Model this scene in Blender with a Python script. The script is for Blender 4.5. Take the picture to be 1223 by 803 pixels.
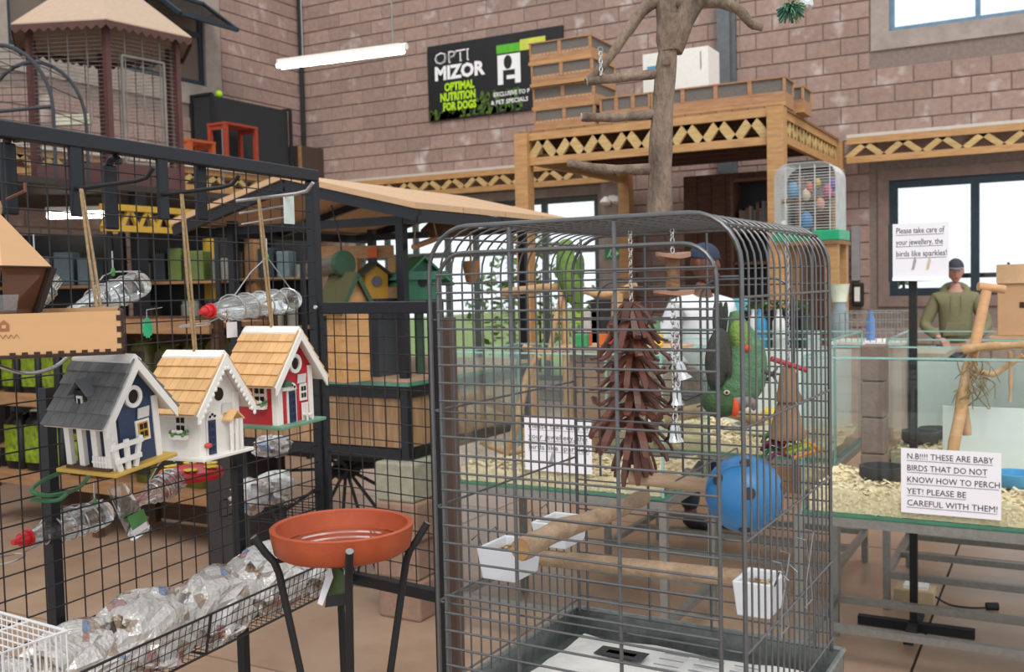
import bpy, math, random
from mathutils import Vector, Matrix
random.seed(7)
for o in list(bpy.data.objects): bpy.data.objects.remove(o, do_unlink=True)
scene = bpy.context.scene
COL = scene.collection
# ------------------------------------------------------------------ camera
FPX, CX, CY = 1189.0, 611.5, 401.5
YAW, TILT, ROLL = math.radians(29.0), math.radians(2.96), math.radians(1.35)
CAMH = 1.6
fw = Vector((-math.sin(YAW)*math.cos(TILT), math.cos(YAW)*math.cos(TILT), -math.sin(TILT)))
r0 = Vector((math.cos(YAW), math.sin(YAW), 0)); u0 = r0.cross(fw)
RV = r0*math.cos(ROLL)-u0*math.sin(ROLL); UV = u0*math.cos(ROLL)+r0*math.sin(ROLL)
CAM = Vector((0, 0, CAMH))
cd = bpy.data.cameras.new('camera'); cam = bpy.data.objects.new('camera', cd); COL.objects.link(cam)
M3 = Matrix((RV, UV, -fw)).transposed()
cam.matrix_world = Matrix.Translation(CAM) @ M3.to_4x4()
cd.sensor_fit = 'HORIZONTAL'; cd.sensor_width = 36.0; cd.lens = 36.0*FPX/1223.0
cd.clip_start = 0.05; cd.clip_end = 200
cd.dof.use_dof = True; cd.dof.focus_distance = 2.0; cd.dof.aperture_fstop = 8.0
scene.camera = cam
# ------------------------------------------------------------------ light
world = bpy.data.worlds.new('world'); scene.world = world; world.use_nodes = True
bg = world.node_tree.nodes['Background']
bg.inputs[0].default_value = (0.93, 0.97, 1.0, 1); bg.inputs[1].default_value = 1.1
sd = bpy.data.lights.new('sun', 'SUN'); sd.energy = 1.75; sd.angle = math.radians(25); sd.color = (1, 0.95, 0.87)
sun = bpy.data.objects.new('sun', sd); COL.objects.link(sun)
sun.rotation_euler = (math.radians(38), math.radians(12), math.radians(20))
scene.view_settings.view_transform = 'Standard'; scene.view_settings.look = 'None'
scene.view_settings.gamma = 1.0; scene.view_settings.exposure = 0.12
scene.view_settings.use_curve_mapping = False
# ------------------------------------------------------------------ pixel helpers (a pixel gives a direction only)
def ray(px, py): return fw + RV*((px-CX)/FPX) - UV*((py-CY)/FPX)
def W(px, py, z): return CAM + ray(px, py)*z
def onZ(px, py, h): d = ray(px, py); return CAM + d*((h-CAM.z)/d.z)
def onY(px, py, y): d = ray(px, py); return CAM + d*(y/d.y)
def onX(px, py, x): d = ray(px, py); return CAM + d*(x/d.x)
def proj(p):
    d = Vector(p)-CAM; z = d.dot(fw)
    if z < 0.05: return (-9999, -9999, z)
    return (CX+FPX*d.dot(RV)/z, CY-FPX*d.dot(UV)/z, z)
# ------------------------------------------------------------------ materials
def lin(h):
    if isinstance(h, str):
        h = h.lstrip('#'); c = [int(h[i:i+2], 16)/255 for i in (0, 2, 4)]
    else: c = h
    return tuple((x/12.92 if x <= .04045 else ((x+.055)/1.055)**2.4) for x in c) + (1,)
MATS = {}
def mat(name, col, rough=.6, metal=0.0, var=.15, scale=9, bump=0.0, objvar=0.0, wood=False, col2=None, spec=.5, island=False, alpha=None, trans=0, emit=None, estr=0, coat=0, stretch=None):
    if name in MATS: return MATS[name]
    m = bpy.data.materials.new(name); m.use_nodes = True
    nt = m.node_tree; N = nt.nodes; L = nt.links; b = N['Principled BSDF']
    c1 = lin(col); c2 = lin(col2) if col2 else tuple(x*(1-var*2) for x in c1[:3])+(1,)
    tc = N.new('ShaderNodeTexCoord'); mp = N.new('ShaderNodeMapping'); L.new(tc.outputs['Object'], mp.inputs[0])
    nz = N.new('ShaderNodeTexNoise'); nz.inputs['Scale'].default_value = scale; nz.inputs['Detail'].default_value = 6; nz.inputs['Roughness'].default_value = .65
    if wood: mp.inputs['Scale'].default_value = stretch or (1.0, 7.0, 7.0)
    elif stretch: mp.inputs['Scale'].default_value = stretch
    oi = N.new('ShaderNodeObjectInfo')
    if objvar or wood:
        ad = N.new('ShaderNodeVectorMath'); ad.operation = 'ADD'
        L.new(mp.outputs[0], ad.inputs[0])
        cb = N.new('ShaderNodeCombineXYZ'); mm = N.new('ShaderNodeMath'); mm.operation = 'MULTIPLY'; mm.inputs[1].default_value = 37
        L.new(oi.outputs['Random'], mm.inputs[0]); L.new(mm.outputs[0], cb.inputs[0]); L.new(mm.outputs[0], cb.inputs[2])
        L.new(cb.outputs[0], ad.inputs[1]); L.new(ad.outputs[0], nz.inputs['Vector'])
    else: L.new(mp.outputs[0], nz.inputs['Vector'])
    rp = N.new('ShaderNodeValToRGB'); rp.color_ramp.elements[0].position = .3; rp.color_ramp.elements[1].position = .7
    rp.color_ramp.elements[0].color = c2; rp.color_ramp.elements[1].color = c1
    L.new(nz.outputs['Fac'], rp.inputs[0]); out = rp.outputs[0]
    if objvar:
        hs = N.new('ShaderNodeHueSaturation'); L.new(out, hs.inputs['Color'])
        src = oi.outputs['Random']
        if island:
            ge = N.new('ShaderNodeNewGeometry'); s = N.new('ShaderNodeMath'); s.operation = 'ADD'
            L.new(ge.outputs['Random Per Island'], s.inputs[0]); L.new(src, s.inputs[1])
            fr = N.new('ShaderNodeMath'); fr.operation = 'FRACT'; L.new(s.outputs[0], fr.inputs[0]); src = fr.outputs[0]
        mr = N.new('ShaderNodeMapRange'); mr.inputs[3].default_value = 1-objvar; mr.inputs[4].default_value = 1+objvar
        L.new(src, mr.inputs[0]); L.new(mr.outputs[0], hs.inputs['Value']); out = hs.outputs[0]
    L.new(out, b.inputs['Base Color'])
    b.inputs['Roughness'].default_value = rough; b.inputs['Metallic'].default_value = metal
    b.inputs['Specular IOR Level'].default_value = spec
    if coat: b.inputs['Coat Weight'].default_value = coat
    if alpha is not None: b.inputs['Alpha'].default_value = alpha
    if trans: b.inputs['Transmission Weight'].default_value = trans
    if emit: b.inputs['Emission Color'].default_value = lin(emit); b.inputs['Emission Strength'].default_value = estr
    if bump:
        bp = N.new('ShaderNodeBump'); bp.inputs['Strength'].default_value = bump; bp.inputs['Distance'].default_value = .01
        n2 = N.new('ShaderNodeTexNoise'); n2.inputs['Scale'].default_value = scale*4; n2.inputs['Detail'].default_value = 4
        L.new(mp.outputs[0], n2.inputs['Vector']); L.new(n2.outputs['Fac'], bp.inputs['Height']); L.new(bp.outputs[0], b.inputs['Normal'])
    MATS[name] = m; return m
def glass(name, tint=(.97, .99, .98), base=.005, rough=.02, refl=.35, milk=0.0, milkcol=(.9, .93, .93)):
    if name in MATS: return MATS[name]
    m = bpy.data.materials.new(name); m.use_nodes = True; nt = m.node_tree; N = nt.nodes; L = nt.links
    N.remove(N['Principled BSDF']); out = N['Material Output']
    tr = N.new('ShaderNodeBsdfTransparent'); tr.inputs[0].default_value = tint+(1,)
    gl = N.new('ShaderNodeBsdfGlossy'); gl.inputs['Roughness'].default_value = rough; gl.inputs[0].default_value = (1, 1, 1, 1)
    lw = N.new('ShaderNodeFresnel'); lw.inputs['IOR'].default_value = 1.45
    ad = N.new('ShaderNodeMath'); ad.operation = 'MULTIPLY_ADD'; ad.inputs[1].default_value = refl; ad.inputs[2].default_value = base; ad.use_clamp = True
    L.new(lw.outputs[0], ad.inputs[0])
    mx = N.new('ShaderNodeMixShader'); L.new(ad.outputs[0], mx.inputs[0]); L.new(tr.outputs[0], mx.inputs[1]); L.new(gl.outputs[0], mx.inputs[2])
    last = mx
    if milk:
        df = N.new('ShaderNodeBsdfDiffuse'); df.inputs[0].default_value = milkcol+(1,)
        nz = N.new('ShaderNodeTexNoise'); nz.inputs['Scale'].default_value = 30
        ml = N.new('ShaderNodeMath'); ml.operation = 'MULTIPLY'; ml.inputs[1].default_value = milk*2; ml.use_clamp = True
        L.new(nz.outputs['Fac'], ml.inputs[0])
        m2 = N.new('ShaderNodeMixShader'); L.new(ml.outputs[0], m2.inputs[0]); L.new(mx.outputs[0], m2.inputs[1]); L.new(df.outputs[0], m2.inputs[2]); last = m2
    L.new(last.outputs[0], out.inputs[0]); MATS[name] = m; return m
# ------------------------------------------------------------------ mesh builder
ROOT = {}
def V(*a): return Vector(a)
class MB:
    def __init__(s): s.v = []; s.f = []
    def add(s, vs, fs):
        n = len(s.v); s.v += [Vector(p) for p in vs]; s.f += [tuple(i+n for i in f) for f in fs]; return s
    def box(s, x0, x1, y0, y1, z0, z1):
        return s.add([(x0,y0,z0),(x1,y0,z0),(x1,y1,z0),(x0,y1,z0),(x0,y0,z1),(x1,y0,z1),(x1,y1,z1),(x0,y1,z1)],
                     [(3,2,1,0),(4,5,6,7),(0,1,5,4),(1,2,6,5),(2,3,7,6),(3,0,4,7)])
    def obox(s, c, ex, ey, ez):
        c, ex, ey, ez = Vector(c), Vector(ex)/2, Vector(ey)/2, Vector(ez)/2
        vs = [c+ex*a+ey*b+ez*d for d in (-1, 1) for a, b in ((-1,-1),(1,-1),(1,1),(-1,1))]
        return s.add(vs, [(3,2,1,0),(4,5,6,7),(0,1,5,4),(1,2,6,5),(2,3,7,6),(3,0,4,7)])
    def bar(s, p, q, w, h, up=(0, 0, 1)):
        p, q = Vector(p), Vector(q); d = (q-p); ln = d.length; d.normalize(); up = Vector(up)
        sd = d.cross(up)
        if sd.length < 1e-4: sd = d.cross(Vector((1, 0, 0)))
        sd.normalize(); u = sd.cross(d)
        return s.obox((p+q)/2, d*ln, sd*w, u*h)
    def tube(s, pts, r, n=6, closed=False, caps=True):
        pts = [Vector(p) for p in pts]; m = len(pts)
        rs = r if isinstance(r, (list, tuple)) else [r]*m
        prev = None; rings = []
        for i, p in enumerate(pts):
            a = pts[(i-1) % m] if (closed or i > 0) else p
            b = pts[(i+1) % m] if (closed or i < m-1) else p
            t = (b-a)
            if t.length < 1e-9: t = Vector((0, 0, 1))
            t.normalize()
            if prev is None:
                x = t.cross(Vector((0, 0, 1)))
                if x.length < 1e-3: x = t.cross(Vector((1, 0, 0)))
            else:
                x = prev - t*prev.dot(t)
                if x.length < 1e-6: x = t.cross(Vector((0.3, 0.5, 0.8)))
            x.normalize(); y = t.cross(x); prev = x
            rings.append([p+(x*math.cos(2*math.pi*k/n)+y*math.sin(2*math.pi*k/n))*rs[i] for k in range(n)])
        vs = [q for rg in rings for q in rg]; fs = []
        for i in range(m if closed else m-1):
            j = (i+1) % m
            for k in range(n): fs.append((i*n+k, i*n+(k+1) % n, j*n+(k+1) % n, j*n+k))
        if caps and not closed:
            fs.append(tuple(range(n))[::-1]); fs.append(tuple((m-1)*n+k for k in range(n)))
        return s.add(vs, fs)
    def cyl(s, p, q, r, r2=None, n=10): return s.tube([p, q], [r, r if r2 is None else r2], n)
    def lathe(s, prof, c=(0,0,0), n=20, ax=(0,0,1), xr=None, sy=1.0):
        az = Vector(ax).normalized(); x = az.cross(Vector((0, 1, 0)))
        if x.length < 1e-3: x = az.cross(Vector((1, 0, 0)))
        if xr: x = Vector(xr)
        x.normalize(); y = az.cross(x); c = Vector(c); m = len(prof)
        vs = [c+az*z+(x*math.cos(2*math.pi*k/n)+y*math.sin(2*math.pi*k/n)*sy)*r for r, z in prof for k in range(n)]
        fs = [(i*n+k, i*n+(k+1) % n, (i+1)*n+(k+1) % n, (i+1)*n+k) for i in range(m-1) for k in range(n)]
        if prof[0][0] > 1e-6: fs.append(tuple(range(n))[::-1])
        if prof[-1][0] > 1e-6: fs.append(tuple((m-1)*n+k for k in range(n)))
        return s.add(vs, fs)
    def ell(s, c, r, nu=14, nv=9, rot=None):
        if not isinstance(r, (tuple, list)): r = (r, r, r)
        c = Vector(c); vs = []; fs = []
        for j in range(nv+1):
            t = math.pi*j/nv
            for k in range(nu):
                p = Vector((r[0]*math.sin(t)*math.cos(2*math.pi*k/nu), r[1]*math.sin(t)*math.sin(2*math.pi*k/nu), -r[2]*math.cos(t)))
                if rot: p = rot @ p
                vs.append(c+p)
        for j in range(nv):
            for k in range(nu): fs.append((j*nu+k, j*nu+(k+1) % nu, (j+1)*nu+(k+1) % nu, (j+1)*nu+k))
        return s.add(vs, fs)
    def prism(s, poly, ext):
        poly = [Vector(p) for p in poly]; e = Vector(ext); n = len(poly)
        return s.add(poly+[p+e for p in poly], [tuple(range(n))[::-1], tuple(range(n, 2*n))]+[(i, (i+1) % n, n+(i+1) % n, n+i) for i in range(n)])
    def quad(s, a, b, c, d): return s.add([a, b, c, d], [(0, 1, 2, 3)])
    def xf(s, M): s.v = [M @ p for p in s.v]; return s
    def mesh(s, name, m, smooth=False):
        me = bpy.data.meshes.new(name); me.from_pydata([tuple(p) for p in s.v], [], s.f); me.materials.append(m)
        import bmesh
        bm = bmesh.new(); bm.from_mesh(me); bmesh.ops.recalc_face_normals(bm, faces=bm.faces)
        bm.to_mesh(me); bm.free()
        if smooth:
            me.polygons.foreach_set('use_smooth', [True]*len(me.polygons))
            try: me.set_sharp_from_angle(angle=math.radians(45))
            except Exception: pass
        return me
    def build(s, name, m, parent=None, world=True, smooth=False, bevel=0, label=None, stuff=False):
        if parent is not None and world:
            inv = ROOT.get(parent.name)
            if inv is not None: s.xf(inv)
        o = bpy.data.objects.new(name, s.mesh(name, m, smooth)); COL.objects.link(o)
        if parent is not None:
            o.parent = parent; ROOT[o.name] = ROOT.get(parent.name)
        if bevel:
            b = o.modifiers.new('bevel', 'BEVEL'); b.width = bevel; b.segments = 2; b.limit_method = 'ANGLE'
        if label: o['label'] = label
        if stuff: o['kind'] = 'stuff'
        return o
def tag(o, label=None, cat=None, group=None, kind=None):
    if label: o['label'] = label
    if cat: o['category'] = cat
    if group: o['group'] = group
    if kind: o['kind'] = kind
    return o
def thing(name, label, cat, loc, rotz=0, group=None, kind=None):
    o = bpy.data.objects.new(name, None); COL.objects.link(o); o.empty_display_size = .05
    o.location = loc; o.rotation_euler = (0, 0, rotz); tag(o, label, cat, group, kind)
    ROOT[o.name] = (Matrix.Translation(Vector(loc)) @ Matrix.Rotation(rotz, 4, 'Z')).inverted()
    return o
def solo(mb, name, m, label, cat, group=None, base=None, smooth=False, bevel=0, kind=None):
    """one-mesh thing built in world coordinates, origin moved to its base"""
    xs = [p.x for p in mb.v]; ys = [p.y for p in mb.v]; zs = [p.z for p in mb.v]
    b = Vector(base) if base else Vector(((min(xs)+max(xs))/2, (min(ys)+max(ys))/2, min(zs)))
    mb.xf(Matrix.Translation(-b)); o = mb.build(name, m, None, smooth=smooth, bevel=bevel); o.location = b
    return tag(o, label, cat, group, kind)
def copy_tree(o, loc=None, rotz=None, parent=None):
    c = o.copy(); COL.objects.link(c)
    if parent is not None: c.parent = parent
    if loc is not None: c.location = loc
    if rotz is not None: c.rotation_euler = (0, 0, rotz)
    for ch in list(o.children): copy_tree(ch, parent=c)
    return c
def shared(me, name, parent, loc=(0,0,0), rot=None, scale=None):
    o = bpy.data.objects.new(name, me); COL.objects.link(o); o.parent = parent; o.location = loc
    if rot is not None: o.rotation_euler = rot
    if scale is not None: o.scale = scale
    return o
def text(body, name, m, parent, origin, right, up, height, width=None, align='LEFT', bold=0.0, ext=.0004, shear=0, lift=.0012):
    """flat lettering lying on a sheet; local frame right/up, converted to mesh"""
    cu = bpy.data.curves.new(name, 'FONT'); cu.body = body; cu.size = 1.0; cu.extrude = 0; cu.offset = bold; cu.align_x = align; cu.shear = shear
    cu.resolution_u = 2
    t = bpy.data.objects.new('tmp', cu); COL.objects.link(t)
    dg = bpy.context.evaluated_depsgraph_get(); me = bpy.data.meshes.new_from_object(t.evaluated_get(dg)); bpy.data.objects.remove(t, do_unlink=True)
    right, up = Vector(right).normalized(), Vector(up).normalized(); nrm = right.cross(up)
    xs = [v.co.x for v in me.vertices] or [0]; ww = max(xs)-min(xs)
    sy = height/0.72; sx = (width/ww) if (width and ww > 0) else sy
    inv = ROOT.get(parent.name) or Matrix.Identity(4)
    for v in me.vertices:
        v.co = inv @ (Vector(origin)+right*(v.co.x*sx)+up*(v.co.y*sy)+nrm*lift)
    me.materials.clear(); me.materials.append(m)
    o = bpy.data.objects.new(name, me); COL.objects.link(o); o.parent = parent; ROOT[o.name] = ROOT.get(parent.name)
    return o
def arc(c, a, b, t0, t1, n):
    c, a, b = Vector(c), Vector(a), Vector(b)
    return [c+a*math.cos(t0+(t1-t0)*i/n)+b*math.sin(t0+(t1-t0)*i/n) for i in range(n+1)]
def bez(p, n=8):
    """smooth path through points (Catmull-Rom)"""
    p = [Vector(q) for q in p]; out = []
    for i in range(len(p)-1):
        a = p[max(i-1, 0)]; b = p[i]; c = p[i+1]; d = p[min(i+2, len(p)-1)]
        for k in range(n):
            t = k/n
            out.append(0.5*((2*b)+(c-a)*t+(2*a-5*b+4*c-d)*t*t+(3*b-a-3*c+d)*t**3))
    out.append(p[-1]); return out
# common materials
M_mortar = mat('mortar', '#8d7d75', .95, scale=20, bump=.3)
M_brick = mat('brown_block', '#a48b81', .92, var=.12, scale=14, bump=.35, objvar=.11, island=True, col2='#8f776e')
def _bloom():
    nt = M_brick.node_tree; N = nt.nodes; L = nt.links; b = N['Principled BSDF']; src = b.inputs['Base Color'].links[0].from_socket
    ge = N.new('ShaderNodeNewGeometry'); nz = N.new('ShaderNodeTexNoise'); nz.inputs['Scale'].default_value = 3.2; nz.inputs['Detail'].default_value = 5; L.new(ge.outputs['Position'], nz.inputs['Vector'])
    rp = N.new('ShaderNodeValToRGB'); rp.color_ramp.elements[0].position = .60; rp.color_ramp.elements[1].position = .74; rp.color_ramp.elements[0].color = (0, 0, 0, 1); rp.color_ramp.elements[1].color = (.75, .75, .75, 1); L.new(nz.outputs['Fac'], rp.inputs[0])
    mx = N.new('ShaderNodeMix'); mx.data_type = 'RGBA'; L.new(rp.outputs[0], mx.inputs[0]); L.new(src, mx.inputs[6]); mx.inputs[7].default_value = lin('#cdc3bf'); L.new(mx.outputs[2], b.inputs['Base Color'])
_bloom()
M_conc = mat('concrete', '#a89b92', .9, scale=6, bump=.25)
M_floor = mat('screed_floor', '#ac927f', .30, scale=1.6, var=.1, col2='#907560', bump=.05)
M_joint = mat('floor_joint', '#4a3c35', .9)
M_pine = mat('pine', '#c49866', .55, wood=True, scale=5, col2='#a2784a', objvar=.08)
M_pineL = mat('pale_pine', '#cdb17c', .55, wood=True, scale=5, col2='#b08f58', objvar=.08)
M_oldwood = mat('old_wood', '#a07852', .7, wood=True, scale=5, col2='#7c5a3c', objvar=.1)
M_darkwood = mat('dark_wood', '#5d3f2c', .7, wood=True, scale=5, col2='#40291c', objvar=.1)
M_black = mat('black_steel', '#202228', .42, metal=.35, var=.08, scale=30)
M_blackm = mat('black_matt', '#1c1c1f', .7, var=.1)
M_galv = mat('galvanised', '#9b9c98', .4, metal=.75, scale=40, var=.12)
M_wire = mat('cage_wire', '#6b6c6e', .38, metal=.7, var=.1, scale=60)
M_wireb = mat('black_wire', '#2a2a2c', .45, metal=.3, var=.1)
M_white = mat('white_paint', '#eceae4', .5, var=.04, scale=20)
M_paper = mat('paper', '#ebe9f0', .85, var=.02, scale=8)
M_ink = mat('ink', '#2b2b33', .8, var=.02)
M_gls = glass('clear_glass')
M_glsedge = mat('glass_edge', '#9fd3cc', .15, var=.1, scale=10, alpha=.75, spec=.8)
M_glsgreen = mat('glass_edge_green', '#3f7f67', .2, var=.15, scale=10, spec=.8)
M_pet = glass('clear_plastic', (.93, .945, .945), base=.03, rough=.10, refl=.8, milk=.025)
M_chrome = mat('chrome', '#d8d8d8', .18, metal=1.0, var=.03)
M_silver = mat('silver_wire', '#b9b9ba', .3, metal=.8, var=.05)
M_rope = mat('jute', '#a58a66', .95, scale=120, var=.25)
M_red = mat('red_plastic', '#c81f24', .35, var=.06)
# ================================================================== structure
YB, XL, ZT = 12.3, -10.5, 6.8
LEDGE = 3.22
def in_frame(p, mx=25):
    q = proj(p); return q[2] > .1 and -mx < q[0] < 1223+mx and -mx < q[1] < 803+mx
# --- openings on the back wall (X0,X1,Z0,Z1)
uw0 = onY(1062, 38, YB); 
OPB = [(uw0.x, uw0.x+3.2, uw0.z, uw0.z+1.3),                                # upper right window
       (onY(1062, 300, YB).x, onY(1062, 300, YB).x+3.6, 1.36, 2.70),           # lower right window
       (onY(425, 300, YB).x, onY(716, 300, YB).x, .25, 2.78)]                 # glazed front behind the cart
lw = onX(246, 100, XL)
OPL = [(lw.y-3.0, lw.y, onX(246, 104, XL).z, onX(246, 104, XL).z+1.15)]
def wall_with_holes(name, axis, pos, a0, a1, z0, z1, holes, thick, sgn):
    mb = MB()
    As = sorted(set([a0, a1]+[h[0] for h in holes]+[h[1] for h in holes])); Zs = sorted(set([z0, z1]+[h[2] for h in holes]+[h[3] for h in holes]))
    As = [a for a in As if a0 <= a <= a1]; Zs = [z for z in Zs if z0 <= z <= z1]
    for i in range(len(As)-1):
        for j in range(len(Zs)-1):
            ca, cz = (As[i]+As[i+1])/2, (Zs[j]+Zs[j+1])/2
            if any(h[0] < ca < h[1] and h[2] < cz < h[3] for h in holes): continue
            lo, hi = min(pos, pos+sgn*thick), max(pos, pos+sgn*thick)
            if axis == 'Y': mb.box(As[i], As[i+1], lo, hi, Zs[j], Zs[j+1])
            else: mb.box(lo, hi, As[i], As[i+1], Zs[j], Zs[j+1])
    o = mb.build(name, M_mortar); o['kind'] = 'structure'; ROOT[o.name] = Matrix.Identity(4); return o
wb = wall_with_holes('wall_back', 'Y', YB, XL, 3.6, 0, ZT, OPB, .25, 1)
wl = wall_with_holes('wall_left', 'X', XL, -2, YB+.25, 0, ZT, OPL, .25, -1)
def lay_blocks(wall, axis, pos, a0, a1, z0, z1, holes, sgn, surround=.22):
    bl, bh, g = .39, .19, .01; cells = []
    r = 0; z = z0
    while z < z1-.05:
        a = a0-(bl+g)*(.5 if r % 2 else 0)
        while a < a1:
            p0, p1 = max(a, a0), min(a+bl, a1)
            if p1-p0 > .06: 
                segs = [(p0, p1)]
                for h in holes:
                    if z+bh > h[2]-surround and z < h[3]+surround:
                        ns = []
                        for s0, s1 in segs:
                            L0, L1 = h[0]-surround, h[1]+surround
                            if s1 <= L0 or s0 >= L1: ns.append((s0, s1)); continue
                            if s0 < L0-.05: ns.append((s0, L0))
                            if s1 > L1+.05: ns.append((L1, s1))
                        segs = ns
                for s0, s1 in segs: cells.append((s0, s1, z))
            a += bl+g
        z += bh+g; r += 1
    info = []
    for s0, s1, z in cells:
        c = V((s0+s1)/2, pos, z+bh/2) if axis == 'Y' else V(pos, (s0+s1)/2, z+bh/2)
        q = proj(c); vis = in_frame(c)
        info.append((not vis, q[2] if vis else 1e3+abs(q[2]), s0, s1, z, c))
    # blocks whose view is blocked by the mezzanine / cart stay in the joined rest
    info.sort(key=lambda t: (t[0], t[5].z < 3.1, t[1]))
    base = {}
    rest = MB()
    def mk(mb, w, off=V(0, 0, 0)):
        t = .014; b = .006
        if axis == 'Y': mb.add([off+V(x, y, z_) for x, y, z_ in ((-w/2,0,-bh/2),(w/2,0,-bh/2),(w/2,0,bh/2),(-w/2,0,bh/2),(-w/2+b,sgn*-t,-bh/2+b),(w/2-b,sgn*-t,-bh/2+b),(w/2-b,sgn*-t,bh/2-b),(-w/2+b,sgn*-t,bh/2-b))],
                [(4,5,6,7),(0,1,5,4),(1,2,6,5),(2,3,7,6),(3,0,4,7)])
        else: mb.add([off+V(y, x, z_) for x, y, z_ in ((-w/2,0,-bh/2),(w/2,0,-bh/2),(w/2,0,bh/2),(-w/2,0,bh/2),(-w/2+b,sgn*-t,-bh/2+b),(w/2-b,sgn*-t,-bh/2+b),(w/2-b,sgn*-t,bh/2-b),(-w/2+b,sgn*-t,bh/2-b))],
                [(4,5,6,7),(0,1,5,4),(1,2,6,5),(2,3,7,6),(3,0,4,7)])
    n = 0
    for hid, d, s0, s1, z, c in info:
        w = round(s1-s0, 2)
        if n < 298 and not hid:
            if w not in base:
                mb = MB(); mk(mb, w); base[w] = mb.mesh('brick', M_brick)
            shared(base[w], 'brick', wall, c); n += 1
        else: mk(rest, w, c)
    rest.build('brick_rest', M_brick, wall, world=False, stuff=True)
lay_blocks(wb, 'Y', YB, XL, 3.6, 0, ZT, OPB, 1)
lay_blocks(wl, 'X', XL, -1, YB, 0, ZT, OPL, -1, .3)
# plastered surrounds round the openings
def surround(wall, axis, pos, h, w, m, sgn, t=.022):
    mb = MB()
    for a0, a1, z0, z1 in ((h[0]-w, h[0], h[2]-w, h[3]+w), (h[1], h[1]+w, h[2]-w, h[3]+w), (h[0], h[1], h[2]-w, h[2]), (h[0], h[1], h[3], h[3]+w)):
        lo, hi = min(pos, pos-sgn*t), max(pos, pos-sgn*t)
        if axis == 'Y': mb.box(a0, a1, lo, hi, z0, z1)
        else: mb.box(lo, hi, a0, a1, z0, z1)
    mb.build('plaster_surround', m, wall, world=False)
surround(wb, 'Y', YB, OPB[0], .2, M_conc, 1); surround(wb, 'Y', YB, OPB[1], .12, mat('brown_plaster', '#8f7a70', .9, scale=8, bump=.2), 1); surround(wb, 'Y', YB, OPB[2], .12, M_conc, 1)
surround(wl, 'X', XL, OPL[0], .28, M_conc, -1)
# floor slabs
fl = MB().box(XL, 6, -3, YB, -.06, -.012).build('floor', M_joint); fl['kind'] = 'structure'; ROOT[fl.name] = Matrix.Identity(4)
sx0 = -.53
slab = MB().box(-1.494, 1.494, -1.494, 1.494, -.012, 0).mesh('slab', M_floor)
for i in range(-4, 3):
    for j in range(-2, 4):
        cx_, cy_ = sx0+1.5+3*i, 1.6+3*j
        x0, x1, y0, y1 = max(cx_-1.5, XL), min(cx_+1.5, 6), max(cy_-1.5, -3), min(cy_+1.5, YB)
        if x1-x0 < .2 or y1-y0 < .2: continue
        if x1-x0 > 2.9 and y1-y0 > 2.9: shared(slab, 'slab', fl, (cx_, cy_, 0))
        else: MB().box(x0+.006, x1-.006, y0+.006, y1-.006, -.012, 0).build('slab', M_floor, fl, world=False)
# outdoor ground
MBg = MB().box(-30, 20, YB+.25, 60, -.2, -.02)
g = MBg.build('garden_ground', mat('lawn', '#7c8f4e', .95, scale=3, var=.2)); g['kind'] = 'structure'
# windows: frames and panes
M_wframe = mat('window_frame', '#2f3f4b', .45, metal=.3)
M_wpane = glass('window_pane', (.97, .99, 1.0), base=.005)
def window(name, axis, pos, h, cols, rows, m=M_wframe, t=.05, d=.06):
    w = bpy.data.objects.new(name, None); COL.objects.link(w); w['kind'] = 'structure'
    base = V((h[0]+h[1])/2, pos, h[2]) if axis == 'Y' else V(pos, (h[0]+h[1])/2, h[2])
    w.location = base; ROOT[w.name] = Matrix.Translation(-base)
    def bx(a0, a1, z0, z1, nm, mm, dd):
        mb = MB()
        if axis == 'Y': mb.box(a0, a1, pos+.06-dd/2, pos+.06+dd/2, z0, z1)
        else: mb.box(pos-.06-dd/2, pos-.06+dd/2, a0, a1, z0, z1)
        return mb.build(nm, mm, w)
    xs = [h[0]+t/2+(h[1]-h[0]-t)*c for c in cols]; zs = [h[2]+t/2+(h[3]-h[2]-t)*c for c in rows]
    for x in xs: bx(x-t/2, x+t/2, h[2], h[3], 'mullion', m, d)
    for i in range(len(xs)-1):
        for z in zs: bx(xs[i]+t/2, xs[i+1]-t/2, z-t/2, z+t/2, 'transom', m, d)
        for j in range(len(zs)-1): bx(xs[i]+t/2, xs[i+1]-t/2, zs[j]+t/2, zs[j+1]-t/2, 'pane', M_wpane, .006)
    return w
M_wframe2 = mat('window_frame_blue', '#6f8fa8', .45, metal=.2)
window('window_1', 'Y', YB, OPB[0], [0, .285, .62, 1], [0, 1], M_wframe2)
window('window_2', 'Y', YB, OPB[1], [0, .245, .62, 1], [0, 1], t=.09)
window('window_3', 'Y', YB, OPB[2], [0, .13, .26, .40, .52, .66, .8, 1], [0, .72, 1], mat('window_frame_grey', '#5b6462', .5, metal=.2), t=.08)
M_wpane_keep = M_wpane; M_wpane = mat('brown_reflection_pane', '#6e6156', .35, var=.1, scale=2)  # opaque brown colour stands in for the brown reflection in these panes
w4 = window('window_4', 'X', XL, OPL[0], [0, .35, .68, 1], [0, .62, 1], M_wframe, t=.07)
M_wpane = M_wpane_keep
# awning sash of the left window, pushed open
h = OPL[0]; sh = MB()
a, b = V(XL+.03, h[0]+(h[1]-h[0])*.66, h[3]-.02), V(XL+.03, h[1]-.02, h[3]-.02)
o1, o2 = a+V(.62, 0, -.44), b+V(.62, 0, -.44)
for p, q in ((a, b), (b, o2), (o2, o1), (o1, a)): sh.bar(p, q, .05, .05)
sa = sh.build('awning_sash', M_wframe, w4)
MB().prism([a, b, o2, o1], (0, 0, .006)).build('pane', glass('dark_pane', (.25, .29, .29), base=.03), sa)
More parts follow.
